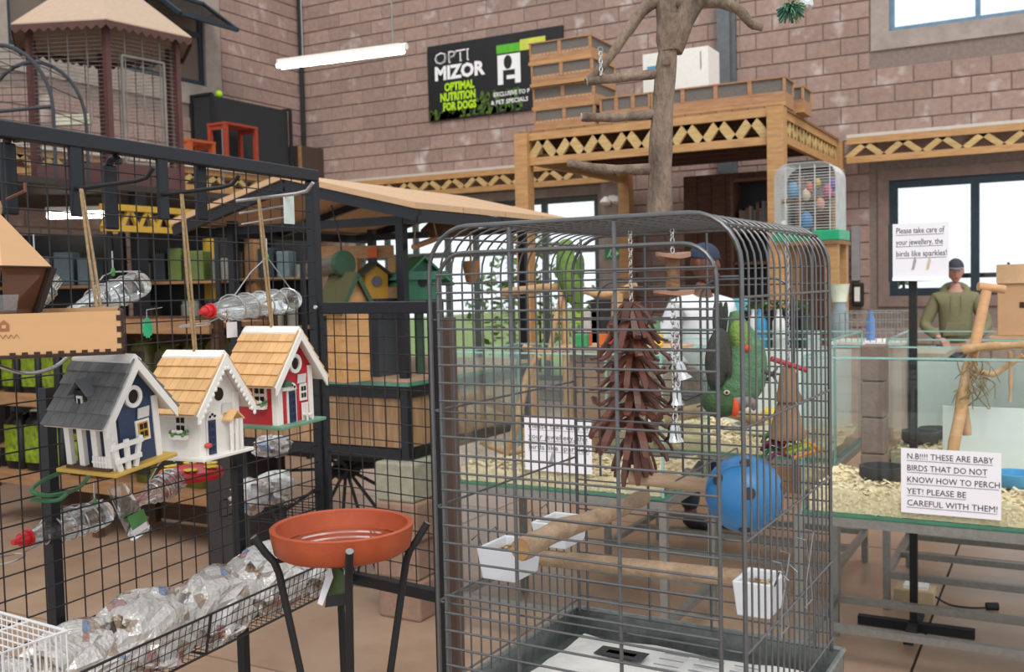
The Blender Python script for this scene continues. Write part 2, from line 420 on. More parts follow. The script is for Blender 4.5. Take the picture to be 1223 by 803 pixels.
# corner service pipe, steel column
pp = onY(372, 100, YB); MB().cyl((XL+.08, YB-.08, 0), (XL+.08, YB-.08, ZT), .035).build('trim_1', M_blackm)['kind'] = 'structure'
cxl = onY(868, 40, YB-.1); MB().box(cxl.x-.11, cxl.x+.05, YB-.16, YB-.02, 0, ZT).box(cxl.x+.05, cxl.x+.1, YB-.09, YB-.02, 0, ZT).build('trim_2', mat('grey_steel', '#6f7478', .5, metal=.4))['kind'] = 'structure'
# ================================================================== timber ledges, mezzanine and what stands on them
def truss(root, p, q, h, period, t=.05, chord=.075, up=(0, 0, 1)):
    """p,q: ends of the top edge; chords plus zigzag webs, each its own piece"""
    p, q = Vector(p), Vector(q); d = (q-p); ln = d.length; d.normalize(); dn = Vector((0, 0, -1))
    MB().bar(p+dn*chord/2, q+dn*chord/2, t, chord).build('top_chord', M_pine, root)
    MB().bar(p+dn*(h-chord/2), q+dn*(h-chord/2), t, chord).build('bottom_chord', M_pine, root)
    n = max(2, round(ln/period)); st = ln/n; z0, z1 = dn*chord, dn*(h-chord)
    nrm = d.cross(Vector((0, 0, 1))).normalized()
    ww = .105; me = None
    up_pts = []
    for i in range(n):
        for s in (0, 1):
            a = p+d*(st*(i+.06+.44*s)); b = p+d*(st*(i+.5+.44*s))
            lo, hi = (a+z1, b+z0) if s == 0 else (b+z1, a+z0)
            e = d*ww/2
            MB().prism([lo-e+nrm*t*.35, lo+e+nrm*t*.35, hi+e+nrm*t*.35, hi-e+nrm*t*.35], -nrm*t*.7).build('strut', M_pineL, root)
# ledge along the back wall
M_ledgetop = mat('ledge_board', '#cfc6bd', .6, var=.06)
def ledge(name, label, a, b, depth_vec):
    a, b = Vector(a), Vector(b); dv = Vector(depth_vec); mid = (a+b)/2
    t = thing(name, label, 'ledge', (mid.x, mid.y, LEDGE))
    MB().prism([a, b, b+dv, a+dv], (0, 0, -.035)).build('shelf_board', M_ledgetop, t, label='pale painted top board')
    truss(t, a+dv*.93+V(0, 0, -.036), b+dv*.93+V(0, 0, -.036), .29, .40)
    return t
MX0, MX1, MY0 = -4.93, -2.30, 9.24
ledge('timber_ledge', 'timber lattice ledge on the back wall above the sunlit window', (MX1+.12, YB-.02, LEDGE), (3.5, YB-.02, LEDGE), (0, -.34, 0))
ledge('timber_ledge', 'timber lattice ledge on the back wall above the glazed shopfront', (XL+.86, YB-.02, LEDGE), (MX0-.1, YB-.02, LEDGE), (0, -.34, 0))
ledge('timber_ledge', 'timber lattice ledge on the side wall carrying red tables', (XL+.02, -1, LEDGE), (XL+.02, YB-.05, LEDGE), (.80, 0, 0))
for i, yy in enumerate((4.6, 8.0, 11.3)):
    solo(MB().box(XL+.66, XL+.80, yy-.07, yy+.07, 0, LEDGE-.33), 'timber_post', M_pine, 'pine post holding up the ledge of the side wall', 'post', 'posts under the side ledge')
# mezzanine
MT = 3.16
mz = thing('timber_mezzanine', 'pine mezzanine with lattice trusses beside the driftwood perch', 'mezzanine', ((MX0+MX1)/2, (MY0+YB)/2, 0))
for x, y in ((MX0, MY0), (MX1, MY0), (MX0, YB-.3), (MX1, YB-.3)):
    MB().box(x-.075, x+.075, y-.075, y+.075, 0, MT).build('post', M_pine, mz, bevel=.004)
truss(mz, (MX0+.075, MY0, MT), (MX1-.075, MY0, MT), .33, .33)
truss(mz, (MX1, MY0+.075, MT), (MX1, YB-.4, MT), .30, .30)
truss(mz, (MX0, MY0+.075, MT), (MX0, YB-.4, MT), .30, .30)
nb = 18
for i in range(nb):
    x0 = MX0-.05+(MX1-MX0+.1)*i/nb; x1 = MX0-.05+(MX1-MX0+.1)*(i+1)/nb-.008
    MB().box(x0, x1, MY0-.02, YB-.38, MT+.001, MT+.026).build('deck_board', M_oldwood, mz)
for i in range(6):
    y = MY0+.4+i*.42; MB().box(MX0+.04, MX1-.04, y-.03, y+.03, MT-.16, MT).build('joist', M_darkwood, mz)
# back room under the mezzanine: dark timber partition, bookshelf
bp = thing('timber_partition', 'dark timber partition standing under the mezzanine', 'partition', (-3.2, YB-.55, 0))
for i in range(10):
    x0 = -4.05+i*.175; MB().box(x0, x0+.168, YB-.60, YB-.56, 0, 2.86).build('plank', M_darkwood, bp)
bs = thing('bookshelf', 'dark shelf of old books under the mezzanine', 'bookshelf', (-2.62, 10.2, 0))
sy = 10.35
for z in (1.3, 1.75, 2.08, 2.62): MB().box(-3.05, -2.38, sy, sy+.3, z, z+.03).build('shelf', M_darkwood, bs)
for x in (-3.07, -2.40): MB().box(x, x+.03, sy, sy+.3, 0, 2.65).build('side_panel', M_darkwood, bs)
MB().box(-3.07, -2.37, sy+.3, sy+.32, 0, 2.65).build('back_panel', M_blackm, bs)
bookc = ['#7d5a48', '#5b5f66', '#6a4a3a', '#8a7a68', '#46505c', '#6e6258', '#59463a']
x = -2.99; i = 0
while x < -2.46:
    w = random.uniform(.022, .05); hh = random.uniform(.2, .3)
    solo(MB().box(x, x+w-.003, sy+.04, sy+.22, 2.112, 2.112+hh), 'book', mat('book_%d' % (i % 7), bookc[i % 7], .8), 'worn book standing in the row on the dark shelf', 'book', 'books on the dark shelf')
    x += w; i += 1
# wooden mesh boxes stacked on the mezzanine
M_meshgrey = mat('grey_mesh', '#77706a', .8, var=.2, scale=90)
M_boxw = mat('box_wood', '#b58a62', .6, wood=True, scale=6, col2='#96694a', objvar=.06)
M_dot = mat('staples', '#cbbfae', .5)
def crate(name, label, x0, x1, y0, y1, z0, h, group=None, sections=2, dots=True):
    t = thing(name, label, 'crate', ((x0+x1)/2, (y0+y1)/2, z0), 0, group)
    MB().box(x0, x1, y0, y1, z0, z0+h*.5).build('body', M_boxw, t, bevel=.003)
    MB().box(x0+.012, x1-.012, y0+.012, y1-.012, z0+h*.5, z0+h*.96).build('mesh_panel', M_meshgrey, t)
    MB().box(x0-.008, x1+.008, y0-.012, y0+.012, z0, z0+h*.14).build('bottom_rail', M_pine, t)
    MB().box(x0-.008, x1+.008, y0-.006, y1+.006, z0+h*.95, z0+h).build('lid', M_boxw, t)
    for i in range(sections+1):
        x = x0+(x1-x0)*i/sections
        MB().box(max(x-.02, x0), min(x+.02, x1), y0-.003, y0+.014, z0+h*.48, z0+h*.96).build('divider', M_boxw, t)
    for y in (y0, y1-.03): MB().box(x1-.014, x1+.003, y, y+.03, z0+h*.48, z0+h*.96).build('divider', M_pine, t)
    if dots:
        n = int((x1-x0)/.045); sm_ = MB().box(0, .012, -.002, 0, 0, h*.04).mesh('staple', M_dot)
        for i in range(n): shared(sm_, 'staple', t, ROOT[t.name] @ V(x0+.03+i*.045, y0, z0+h*.42))
    return t
sxa, sxb = onY(636, 100, MY0+.1).x, onY(709, 100, MY0+.1).x
for k in range(4):
    dx = (.0, -.02, -.015, -.04)[k]; dy = (0, .02, -.02, .0)[k]
    crate('transport_crate', ['wooden mesh-front bird crate, lowest of the stack of four', 'wooden mesh-front bird crate, second from the bottom of the stack', 'wooden mesh-front bird crate, second from the top of the stack', 'wooden mesh-front bird crate, topmost of the stack of four'][k],
          sxa+dx, sxb+dx, MY0+.12+dy, MY0+.72+dy, MT+.027+k*.232, .231, 'stacked bird crates')
bxa, bxb, bxc = onY(715, 120, MY0+.12).x, onY(778, 120, MY0+.12).x, onY(938, 110, MY0+.12).x
crate('transport_crate', 'greyish short wooden crate between the crate stack and long crate', bxa+.02, bxb-.01, MY0+.1, MY0+.45, MT+.027, .27, sections=3, dots=False)
crate('transport_crate', 'long wooden mesh crate lying on the front edge of the mezzanine', bxb, bxc, MY0+.1, MY0+.45, MT+.027, .27, sections=4, dots=False)
crate('transport_crate', 'wooden crate half hidden behind the long crate on the mezzanine', bxb+.5, bxc+.06, MY0+.58, MY0+.93, MT+.027, .25, sections=3, dots=False)
wbx0, wbx1 = onY(768, 90, 10.6).x, onY(846, 90, 10.6).x
t = thing('white_carton', 'white carton with a blue print on the mezzanine', 'carton', ((wbx0+wbx1)/2, 10.75, MT+.027))
wbz = onY(806, 60, 10.6).z; MB().box(wbx0, wbx1, 10.6, 11.0, MT+.027, wbz).build('body', M_white, t)
MB().box(wbx0+.05, wbx0+.17, 10.597, 10.6, wbz-.2, wbz-.14).build('blue_print', mat('blue_print', '#4fa6cf', .6), t)
MB().box(wbx1-.09, wbx1-.075, 10.597, 10.6, wbz-.24, wbz-.05).build('strap', mat('grey_strap', '#9a9a98', .7), t)
# ------------------------------------------------------------------ poster on the back wall
pa, pb, pc, pd_ = onY(510, 56, YB-.05), onY(672, 30, YB-.05), onY(512, 147, YB-.05), onY(672, 124, YB-.05)
px0, px1, pz0, pz1 = pa.x, pb.x, (pc.z+pd_.z)/2, (pa.z+pb.z)/2
po = thing('dog_food_banner', 'black banner with white and lime lettering hung on the block wall', 'banner', ((px0+px1)/2, YB-.05, pz0))
M_ban = mat('banner_black', '#14161a', .5, var=.02); M_lime = mat('lime_print', '#b4e01e', .6, var=.03); M_wprint = mat('white_print', '#f2f2f2', .6, var=.02)
MB().box(px0, px1, YB-.05, YB-.025, pz0, pz1).build('sheet', M_ban, po)
pw, ph = px1-px0, pz1-pz0
def fr(u, v, dy=-.003): return V(px0+u*pw, YB-.05+dy, pz0+v*ph)
gm = MB(); random.seed(3)
for i in range(90):
    u = random.uniform(.01, .70); v = .02+random.random()**2*.24*(1.2 if u > .3 else .5); s = random.uniform(.02, .06)
    gm.quad(fr(u-s*.4, max(v-s, .004)), fr(u+s*.4, max(v-s*.8, .004)), fr(u+s*.3, v+s), fr(u-s*.1, v+s*1.3))
gm.build('grass_print', mat('grass_print', '#5d7f22', .7, scale=25, col2='#2f4512'), po)
R_, U_ = (1, 0, 0), (0, 0, 1)
text('OPTI', 'lettering', M_wprint, po, fr(.055, .745), R_, U_, ph*.155, pw*.265, bold=0.012, lift=.003)
text('OPTI', 'lettering_inner', M_ban, po, fr(.058, .752), R_, U_, ph*.135, pw*.258, bold=-0.018, lift=.0045)
text('MIZOR', 'lettering', M_wprint, po, fr(.055, .535), R_, U_, ph*.175, pw*.385, bold=.045, lift=.003)
for k, (w_, x_) in enumerate((('OPTIMAL', .13), ('NUTRITION', .095), ('FOR DOGS', .115))):
    text(w_, 'slogan', M_lime, po, fr(x_, .375-.13*k), R_, U_, ph*.105, pw*(.23, .27, .255)[k], bold=.05, lift=.003)
text('EXCLUSIVE TO P', 'small_print', M_wprint, po, fr(.50, .215), R_, U_, ph*.055, pw*.26, bold=.02, lift=.003)
text('& PET SPECIALS', 'small_print', M_wprint, po, fr(.48, .115), R_, U_, ph*.055, pw*.27, bold=.02, lift=.003)
MB().box(*[f for f in (fr(.535, 0).x, fr(.70, 0).x)], YB-.056, YB-.052, fr(0, .36).z, fr(0, .74).z).build('bag_print', M_wprint, po)
MB().box(fr(.53, 0).x, fr(.70, 0).x, YB-.057, YB-.052, fr(0, .76).z, fr(0, .87).z).build('bag_top_print', mat('green_print', '#5fbf2a', .6), po)
MB().box(fr(.70, 0).x, fr(.88, 0).x, YB-.057, YB-.052, fr(0, .76).z, fr(0, .9).z).build('bag_top_print', mat('yellow_print', '#d6dc55', .6), po)
MB().box(fr(.575, 0).x, fr(.66, 0).x, YB-.059, YB-.057, fr(0, .30).z, fr(0, .54).z).ell(fr(.61, .64, -.006), (pw*.03, .002, ph*.09)).build('dog_print', M_ban, po)
MB().box(fr(.60, 0).x, fr(.66, 0).x, YB-.060, YB-.059, fr(0, .42).z, fr(0, .47).z).build('bag_print', M_wprint, po)
MB().box(fr(.70, 0).x, fr(.86, 0).x, YB-.056, YB-.052, fr(0, .25).z, fr(0, .74).z).build('bag_print', M_ban, po)
# ------------------------------------------------------------------ fluorescent batten hung on rods
la, lb = W(333, 80, 9.4), W(480, 59, 8.7); lb.z = la.z = (la.z+lb.z)/2+.0
la, lb = onZ(334, 79, la.z), onZ(480, 60, la.z)
fx = thing('tube_light', 'glowing twin fluorescent batten hanging on thin rods', 'light', (la+lb)/2)
d = (lb-la).normalized(); sd_ = d.cross(V(0, 0, 1)).normalized()
MB().bar(la+V(0, 0, .035), lb+V(0, 0, .035), .09, .04).build('housing', M_white, fx)
M_tube = mat('tube_glow', '#ffffff', .4, emit='#fff6e6', estr=9)
for s in (-1, 1): MB().cyl(la+sd_*.035*s-V(0, 0, .005), lb+sd_*.035*s-V(0, 0, .005), .019).build('tube', M_tube, fx, smooth=True)
for f_ in (.2, .93):
    p = la.lerp(lb, f_)+V(0, 0, .05); MB().cyl(p, V(p.x, p.y, ZT), .007, n=6).build('rod', M_galv, fx)
MB().cyl(lb-d*.01+V(0, 0, .03), lb+d*.05+V(0, 0, .03), .03).build('end_cap', M_white, fx)
# ------------------------------------------------------------------ red tables, black crate, small box on the side ledge
M_redw = mat('red_wood', '#b04a35', .5, wood=True, scale=6, col2='#8c3526')
def small_table(cx, cy, z0, w, d, h, m, label, back=False):
    t = thing('small_table', label, 'table', (cx, cy, z0))
    MB().box(cx-w/2, cx+w/2, cy-d/2, cy+d/2, z0+h-.03, z0+h).build('tabletop', m, t)
    for sx in (-1, 1):
        for sy in (-1, 1): MB().box(cx+sx*(w/2-.03)-.025, cx+sx*(w/2-.03)+.025, cy+sy*(d/2-.03)-.025, cy+sy*(d/2-.03)+.025, z0, z0+h-.03).build('leg', m, t)
    for sy in (-1, 1): MB().box(cx-w/2+.03, cx+w/2-.03, cy+sy*(d/2-.03)-.01, cy+sy*(d/2-.03)+.01, z0+h-.09, z0+h-.03).build('apron', m, t)
    return t
tx = XL+.60
p = onX(278, 150, tx); c0_y = onX(306, 190, tx).y
small_table(tx, p.y, LEDGE, .34, .62, p.z-LEDGE-.0, M_redw, 'taller red stained table on the side ledge')
q = onX(238, 170, tx); small_table(tx, q.y-.1, LEDGE, .34, .45, q.z-LEDGE, mat('orange_wood', '#c05f30', .5, wood=True, scale=6), 'lower orange-red table beside the taller red one')
tx = XL+.22; c0, c1 = onX(242, 190, tx), onX(336, 190, tx)
t = thing('black_mesh_crate', 'tall black mesh crate on the side ledge beside red tables', 'crate', (tx, (c0.y+c1.y)/2, LEDGE))
hc = onX(320, 131, tx).z-LEDGE
MB().box(tx-.15, tx+.15, c0.y+.02, c1.y-.0, LEDGE, LEDGE+hc).build('body', mat('dark_net', '#2c2f33', .8, scale=80, var=.25), t)
for y in (c0.y+.02, c1.y):
    for x in (tx-.2, tx+.2): MB().box(x-.02, x+.02, y-.02, y+.02, LEDGE, LEDGE+hc+.01).build('frame_post', M_blackm, t)
for y in (c0.y+.02, c1.y): MB().box(tx-.2, tx+.2, y-.02, y+.02, LEDGE+hc, LEDGE+hc+.03).build('frame_rail', M_blackm, t)
MB().ell((tx+.1, c0.y+.25, LEDGE+hc+.05), .05).build('lime_knob', M_lime, t)
d0, d1 = onX(342, 190, tx), onX(383, 190, tx)
t = thing('wood_frame_crate', 'small dark crate with wooden corner and yellow tag', 'crate', (tx, (d0.y+d1.y)/2, LEDGE))
hd = onX(360, 177, tx).z-LEDGE
MB().box(tx-.15, tx+.19, d0.y+.1, d1.y, LEDGE, LEDGE+hd).build('body', mat('brown_net', '#4b3d33', .8, scale=80, var=.2), t)
for y in (d0.y+.1, d1.y): MB().box(tx+.16, tx+.2, y-.02, y+.02, LEDGE, LEDGE+hd).build('corner_post', M_oldwood, t)
MB().box(tx+.1, tx+.2, d1.y-.1, d1.y+.02, LEDGE+hd-.06, LEDGE+hd+.02).build('yellow_tag', mat('yellow_tag', '#d9b93a', .6), t)
# ------------------------------------------------------------------ steel platform with the hexagonal aviary and arched cage
PZ = 2.5
ac = W(134, 300, 9.3); acx, acy = ac.x, ac.y
pf = thing('steel_platform', 'dark steel platform with a yellow lattice beam below the aviary', 'platform', (acx, acy, 0))
X0, X1, Y0, Y1 = acx-1.0, acx+1.0, acy-2.6, acy+1.6
MB().box(X0, X1, Y0, Y1, PZ-.05, PZ).build('deck', mat('platform_deck', '#3b302c', .8), pf)
for x in (X0+.05, X1-.05):
    for y in (Y0+.05, (Y0+Y1)/2, Y1-.05): MB().box(x-.05, x+.05, y-.05, y+.05, 0, PZ-.05).build('post', M_black, pf)
M_yel = mat('yellow_paint', '#c9a03a', .5, var=.1)
for y0_, y1_ in ((acy-.9, Y1),):
    MB().box(X1-.03, X1+.03, y0_, y1_, PZ-.22, PZ-.17).build('top_chord', M_yel, pf)
    MB().box(X1-.03, X1+.03, y0_, y1_, PZ-.39, PZ-.34).build('bottom_chord', M_yel, pf)
    n = 14
    for i in range(n):
        ya = y0_+(y1_-y0_)*i/n; yb = ya+(y1_-y0_)/n
        MB().bar((X1, ya, PZ-.36), (X1, (ya+yb)/2, PZ-.20), .035, .03).build('strut', M_yel, pf)
        MB().bar((X1, (ya+yb)/2, PZ-.20), (X1, yb, PZ-.36), .035, .03).build('strut', M_yel, pf)
MB().box(X1-.04, X1+.06, acy+.2, acy+.3, 0, PZ-.42).build('post', M_yel, pf)
MB().box(X1-.04, X1+.08, acy+.72, acy+.86, 0, PZ-.2).build('post', M_oldwood, pf)
av = thing('hexagonal_aviary', 'tall hexagonal wire aviary with beige canvas roof and brown posts', 'aviary', (acx, acy, PZ))
M_brownp = mat('brown_paint', '#5b3634', .5); M_canvas = mat('beige_canvas', '#b59d88', .85, scale=20, var=.06); M_canvd = mat('brown_trim', '#5a3b36', .8)
ra, za = .70, PZ+1.48
hexp = []
fv = math.atan2(-acy, -acx)+math.radians(2)
for k in range(6):
    a_ = fv+k*math.pi/3; hexp.append(V(acx+ra*math.cos(a_), acy+ra*math.sin(a_), 0))
M_avw = mat('aviary_wire', '#8f8a86', .5, metal=.3)
for k in range(6):
    p, q = hexp[k], hexp[(k+1) % 6]
    MB().bar(p+V(0, 0, PZ), p+V(0, 0, za), .05, .05, up=(1, 0, 0)).build('post', M_brownp, av)
    MB().bar(p+V(0, 0, PZ+.12), q+V(0, 0, PZ+.12), .03, .24).build('base_panel', M_brownp, av)
    w = MB(); nw = 34
    for i in range(nw):
        z = PZ+.26+(za-PZ-.28)*i/nw; w.bar(p+V(0, 0, z), q+V(0, 0, z), .003, .003)
    for f_ in (.25, .5, .75): 
        c_ = p.lerp(q, f_); w.bar(c_+V(0, 0, PZ+.24), c_+V(0, 0, za), .008, .008, up=(1, 0, 0))
    w.build('wire_panel', M_avw, av, stuff=True)
apex = V(acx, acy, za+.62)
for k in range(6):
    c = V(acx, acy, 0); e1, e2 = c+(hexp[k]-c)*1.22+V(0, 0, za-.06), c+(hexp[(k+1) % 6]-c)*1.22+V(0, 0, za-.06)
    MB().prism([e1, e2, apex], (0, 0, .012)).build('roof_panel', M_canvas, av)
    v = MB(); n = 10
    for i in range(n):
        a_, b_ = e1.lerp(e2, i/n), e1.lerp(e2, (i+1)/n); m_ = (a_+b_)/2
        v.prism([a_, b_, b_-V(0, 0, .04), m_-V(0, 0, .075), a_-V(0, 0, .04)], (hexp[k]-c).normalized()*.004)
    v.build('scalloped_valance', M_canvd, av)
cc = hexp[0].lerp(hexp[5], .5)+V(0, 0, PZ+.62)
dxy = (hexp[5]-hexp[0]).normalized(); nn = V(-dxy.y, dxy.x, 0)
MB().obox(cc-nn*.03, dxy*.34, nn*.05, V(0, 0, .09)).build('feeding_hatch', mat('cream', '#d9d5bd', .5), av)
for zz in (PZ+.25, za-.3): MB().bar(hexp[0].lerp(hexp[1], .2)+V(0, 0, zz), hexp[0].lerp(hexp[1], .8)+V(0, 0, zz), .02, .02).build('door_rail', M_avw, av)
for f_ in (.2, .8): MB().bar(hexp[0].lerp(hexp[1], f_)+V(0, 0, PZ+.25), hexp[0].lerp(hexp[1], f_)+V(0, 0, za-.3), .02, .02, up=(1, 0, 0)).build('door_stile', M_avw, av)
# arched cage left of the aviary
kc = W(22, 150, 8.0); kc.z = PZ
kg = thing('arched_cage', 'round-topped dark wire cage beside the hexagonal aviary', 'cage', kc)
M_dw = mat('dark_wire', '#3f434a', .5, metal=.4)
ux = V(math.cos(YAW), math.sin(YAW), 0); uy = V(-math.sin(YAW), math.cos(YAW), 0)
for dd in (-.3, .3):
    pts = [kc+uy*dd-ux*.42]+arc(kc+uy*dd+V(0, 0, .52), -ux*.42, V(0, 0, .52), 0, math.pi, 16)+[kc+uy*dd+ux*.42]
    MB().tube(pts, .016, 6).build('hoop', M_dw, kg, smooth=True)
w = MB()
for k in range(1, 8):
    f_ = -.42+.84*k/8
    w.cyl(kc+uy*-.3+ux*f_, kc+uy*-.3+ux*f_+V(0, 0, .52+.52*math.sqrt(max(0, 1-(f_/.42)**2))), .003, n=4)
for k in range(18):
    z = .05+k*.055; hw = .42 if z < .52 else .42*math.sqrt(max(0, 1-((z-.52)/.52)**2))
    w.cyl(kc-uy*.3-ux*hw+V(0, 0, z), kc-uy*.3+ux*hw+V(0, 0, z), .003, n=4)
for k in range(9):
    a_ = math.pi*k/8; p = kc-ux*.42*math.cos(a_)+V(0, 0, .52+.52*math.sin(a_)); w.cyl(p-uy*.3, p+uy*.3, .004, n=4)
w.build('wire_panel', M_dw, kg, stuff=True)
MB().cyl(kc-uy*.3-ux*.42+V(0, 0, .5), kc-uy*.3+ux*.42+V(0, 0, .56), .014).build('cross_bar', M_dw, kg)
# ================================================================== market cart with gabled roof
RX0, RX1, RXC, RY0, RY1 = -4.07, -2.53, -3.30, 3.70, 5.36
EZ, KZ = 1.95, 2.135
BX0, BX1, BY0, BY1 = -3.86, -2.77, 3.93, 5.15
BZ0, BZ1 = .80, 1.13
ct = thing('market_cart', 'roofed black steel display cart with plank sides on concrete blocks', 'cart', (RXC, 4.5, 0))
M_ply = mat('plywood', '#c3a07c', .6, scale=7, var=.07, stretch=(1, 6, 6))
M_plyedge = mat('ply_edge', '#a98866', .7)
for s, xe in ((1, RX1), (-1, RX0)):
    a, b = V(RXC, RY0, KZ), V(xe, RY0, EZ); L = V(0, RY1-RY0, 0)
    n = 4
    for k in range(n):
        y0, y1 = L*(k/n), L*((k+1)/n-.004)
        MB().prism([a+y0, b+y0, b+y1, a+y1], (0, 0, .028)).build('roof_board', M_ply, ct)
    MB().bar(b+V(-.02*s, .02, -.03), b+V(-.02*s, L.y-.02, -.03), .04, .05).build('eave_rail', M_black, ct)
    for y in (.03, L.y-.03):
        MB().bar(a+V(0, y, -.03), b+V(0, y, -.03), .035, .05).build('rafter', M_black, ct)
    MB().bar(V(RXC, RY0+.8, KZ-.03), V(xe, RY0+.8, EZ-.03), .03, .04).build('rafter', M_black, ct)
MB().bar((RXC, RY0+.02, KZ-.04), (RXC, RY1-.02, KZ-.04), .04, .04).build('ridge_beam', M_black, ct)
for y in (BY0, BY1): MB().bar((RX0+.1, y, EZ-.03), (RX1-.1, y, EZ-.03), .035, .04).build('tie_beam', M_black, ct)
for x in (BX0, BX1):
    for y in (BY0, BY1): MB().box(x-.021, x+.021, y-.021, y+.021, BZ0-.03, EZ+(.02 if 1 else 0)).build('post', M_black, ct)
for z in (BZ0-.01, BZ1-.035):
    hh = .05 if z < 1 else .06
    for y in (BY0, BY1): MB().box(BX0+.026, BX1-.026, y-.022, y+.022, z-hh/2, z+hh/2).build('rail', M_black, ct)
    for x in (BX0, BX1): MB().box(x-.022, x+.022, BY0+.026, BY1-.026, z-hh/2, z+hh/2).build('rail', M_black, ct)
M_slatw = mat('cart_plank', '#a98865', .6, wood=True, scale=6, col2='#846446', objvar=.16, stretch=(7, 7, 1))
n = 11
for i in range(n):
    x0 = BX0+.03+(BX1-BX0-.06)*i/n; x1 = BX0+.03+(BX1-BX0-.06)*(i+1)/n-.004
    for y in (BY0-.006, BY1-.006): MB().box(x0, x1, y, y+.012, BZ0+.02, BZ1-.07).build('plank', M_slatw, ct)
n = 12
for i in range(n):
    y0 = BY0+.03+(BY1-BY0-.06)*i/n; y1 = BY0+.03+(BY1-BY0-.06)*(i+1)/n-.004
    for x in (BX0-.006, BX1-.006): MB().box(x, x+.012, y0, y1, BZ0+.02, BZ1-.07).build('plank', M_slatw, ct)
MB().box(BX0-.05, BX1+.05, BY0-.05, BY1+.05, BZ1-.004, BZ1+.014).build('glass_sheet', M_glsgreen, ct, label='green glass edge under the table board')
MB().box(BX0-.045, BX1+.045, BY0-.045, BY1+.045, BZ1+.0145, BZ1+.03).build('table_board', mat('hardboard', '#a98a72', .6, scale=5, var=.05), ct)
TB = BZ1+.03
# axle and spoked wheel
hub = V(-3.35, 4.18, .64)
MB().cyl((hub.x, 3.98, .64), (hub.x, 5.0, .64), .03).build('axle', M_blackm, ct)
whl = MB().tube(arc(hub, V(.60, 0, 0), V(0, 0, .60), 0, 2*math.pi*27/28, 27), .02, 6, closed=True).build('wheel_rim', M_blackm, ct, smooth=True)
for k in range(14):
    a_ = 2*math.pi*k/14+.1; MB().cyl(hub, hub+V(.6*math.cos(a_), 0, .6*math.sin(a_)), .009, n=6).build('spoke', M_blackm, ct)
MB().cyl(hub-V(0, .05, 0), hub+V(0, .06, 0), .055).build('hub', M_blackm, ct)
MB().box(BX0, BX1, 4.1, 4.15, .70, .765).build('cross_bar', M_blackm, ct)
for x in (-3.05, -3.75): MB().bar((x, 4.12, .0), (x, 4.12, .72), .03, .03, up=(1, 0, 0)).build('leg', M_blackm, ct)
# concrete blocks under the corner
M_blkg = mat('grey_block', '#9c9a88', .95, scale=25, bump=.3); M_blkb = mat('brown_block_loose', '#947766', .95, scale=18, bump=.3, var=.12)
zz = 0
bl = [('brown', 0, .39, .0), ('brown', -.03, .42, .02), ('brown', .0, .38, -.01), ('grey', -.01, .36, .0)]
for k, (c, dx, w, dy) in enumerate(bl):
    cx_, cy_ = BX1-.02+dx, BY0+.07+dy
    solo(MB().obox((cx_-.0, cy_, zz+.095), (w*.62, .0, 0), (0.0, .3, 0), (0, 0, .19)), 'concrete_block', M_blkg if c == 'grey' else M_blkb,
         ['rough brown concrete block on the floor under the cart corner', 'rough brown concrete block, second up under the cart', 'rough brown concrete block, third up under the cart', 'grey-green concrete block directly under the cart corner'][k], 'block', 'blocks under the cart', bevel=.012)
    zz += .1905
# ------------------------------------------------------------------ pieces on and in the cart
def simple_house(name, label, c, w, d, hw, hr, yaw, mb_, mr, hole=.02, over=.03, holem=M_blackm, base=None, trim=None):
    t = thing(name, label, 'birdhouse', c, yaw)
    MB().prism([(-w/2, -d/2, 0), (w/2, -d/2, 0), (w/2, -d/2, hw), (0, -d/2, hr), (-w/2, -d/2, hw)], (0, d, 0)).build('body', mb_, t, world=False)
    for s in (-1, 1):
        sl = (hr-hw)/(w/2); ex = w/2+over
        MB().prism([(0, -d/2-over, hr+.004), (s*ex, -d/2-over, hr-sl*ex+.004), (s*ex, -d/2-over, hr-sl*ex+.016), (0, -d/2-over, hr+.018)], (0, d+2*over, 0)).build('roof_panel', mr, t, world=False)
    if hole: 
        o = MB().lathe([(hole, 0), (hole, .006)], (0, -d/2-.0005, hw*.72), 16, (0, -1, 0)).build('entrance_hole', holem, t, world=False)
    if base: MB().box(-w/2-.03, w/2+.03, -d/2-.03, d/2+.03, -.012, 0).build('base_board', base, t, world=False)
    if trim: 
        for s in (-1, 1): MB().bar((0, -d/2-over-.002, hr+.0), (s*(w/2+over), -d/2-over-.002, hr-(hr-hw)/(w/2)*(w/2+over)), .006, .02, up=(0, 0, 1)).build('barge_board', trim, t, world=False)
    return t
M_olive = mat('olive_felt', '#4a4a2a', .9, scale=40); M_pinkw = mat('pinkish_ply', '#b98a66', .7, wood=True, scale=6)
M_dkgreen = mat('dark_green', '#2c4a36', .6); M_grn = mat('green_paint', '#2f7a55', .5); M_mint = mat('mint_paint', '#5a9a8c', .5)
c = W(414, 436, 4.75); c.z = TB
simple_house('tall_birdhouse', 'tall pine birdhouse with olive felt roof on the cart table', c, .15, .17, .37, .50, math.radians(72), M_pine, M_olive, .0, .03, trim=M_dkgreen)
c = W(446, 356, 5.0)
simple_house('small_birdhouse', 'small mustard yellow birdhouse with dark green roof in the cart', (c.x, c.y, TB+.386), .115, .14, .12, .165, math.radians(52), mat('mustard', '#c9962f', .6), mat('dark_green_roof', '#2e3c2c', .7), .026, .02, holem=mat('grey_hole', '#6a6a70', .6))
solo(MB().box(c.x-.09, c.x+.09, c.y-.09, c.y+.09, TB, TB+.385), 'slate_box', mat('slate_box', '#3c4046', .7), 'dark grey box under the mustard birdhouse on the cart', 'box')
c = W(500, 362, 5.02)
t = simple_house('feeder_house', 'green wooden feeder house with layered roof behind the cart post', (c.x, c.y, 1.535), .17, .2, .12, .2, math.radians(48), M_grn, M_grn, .024, .06, base=M_dkgreen)
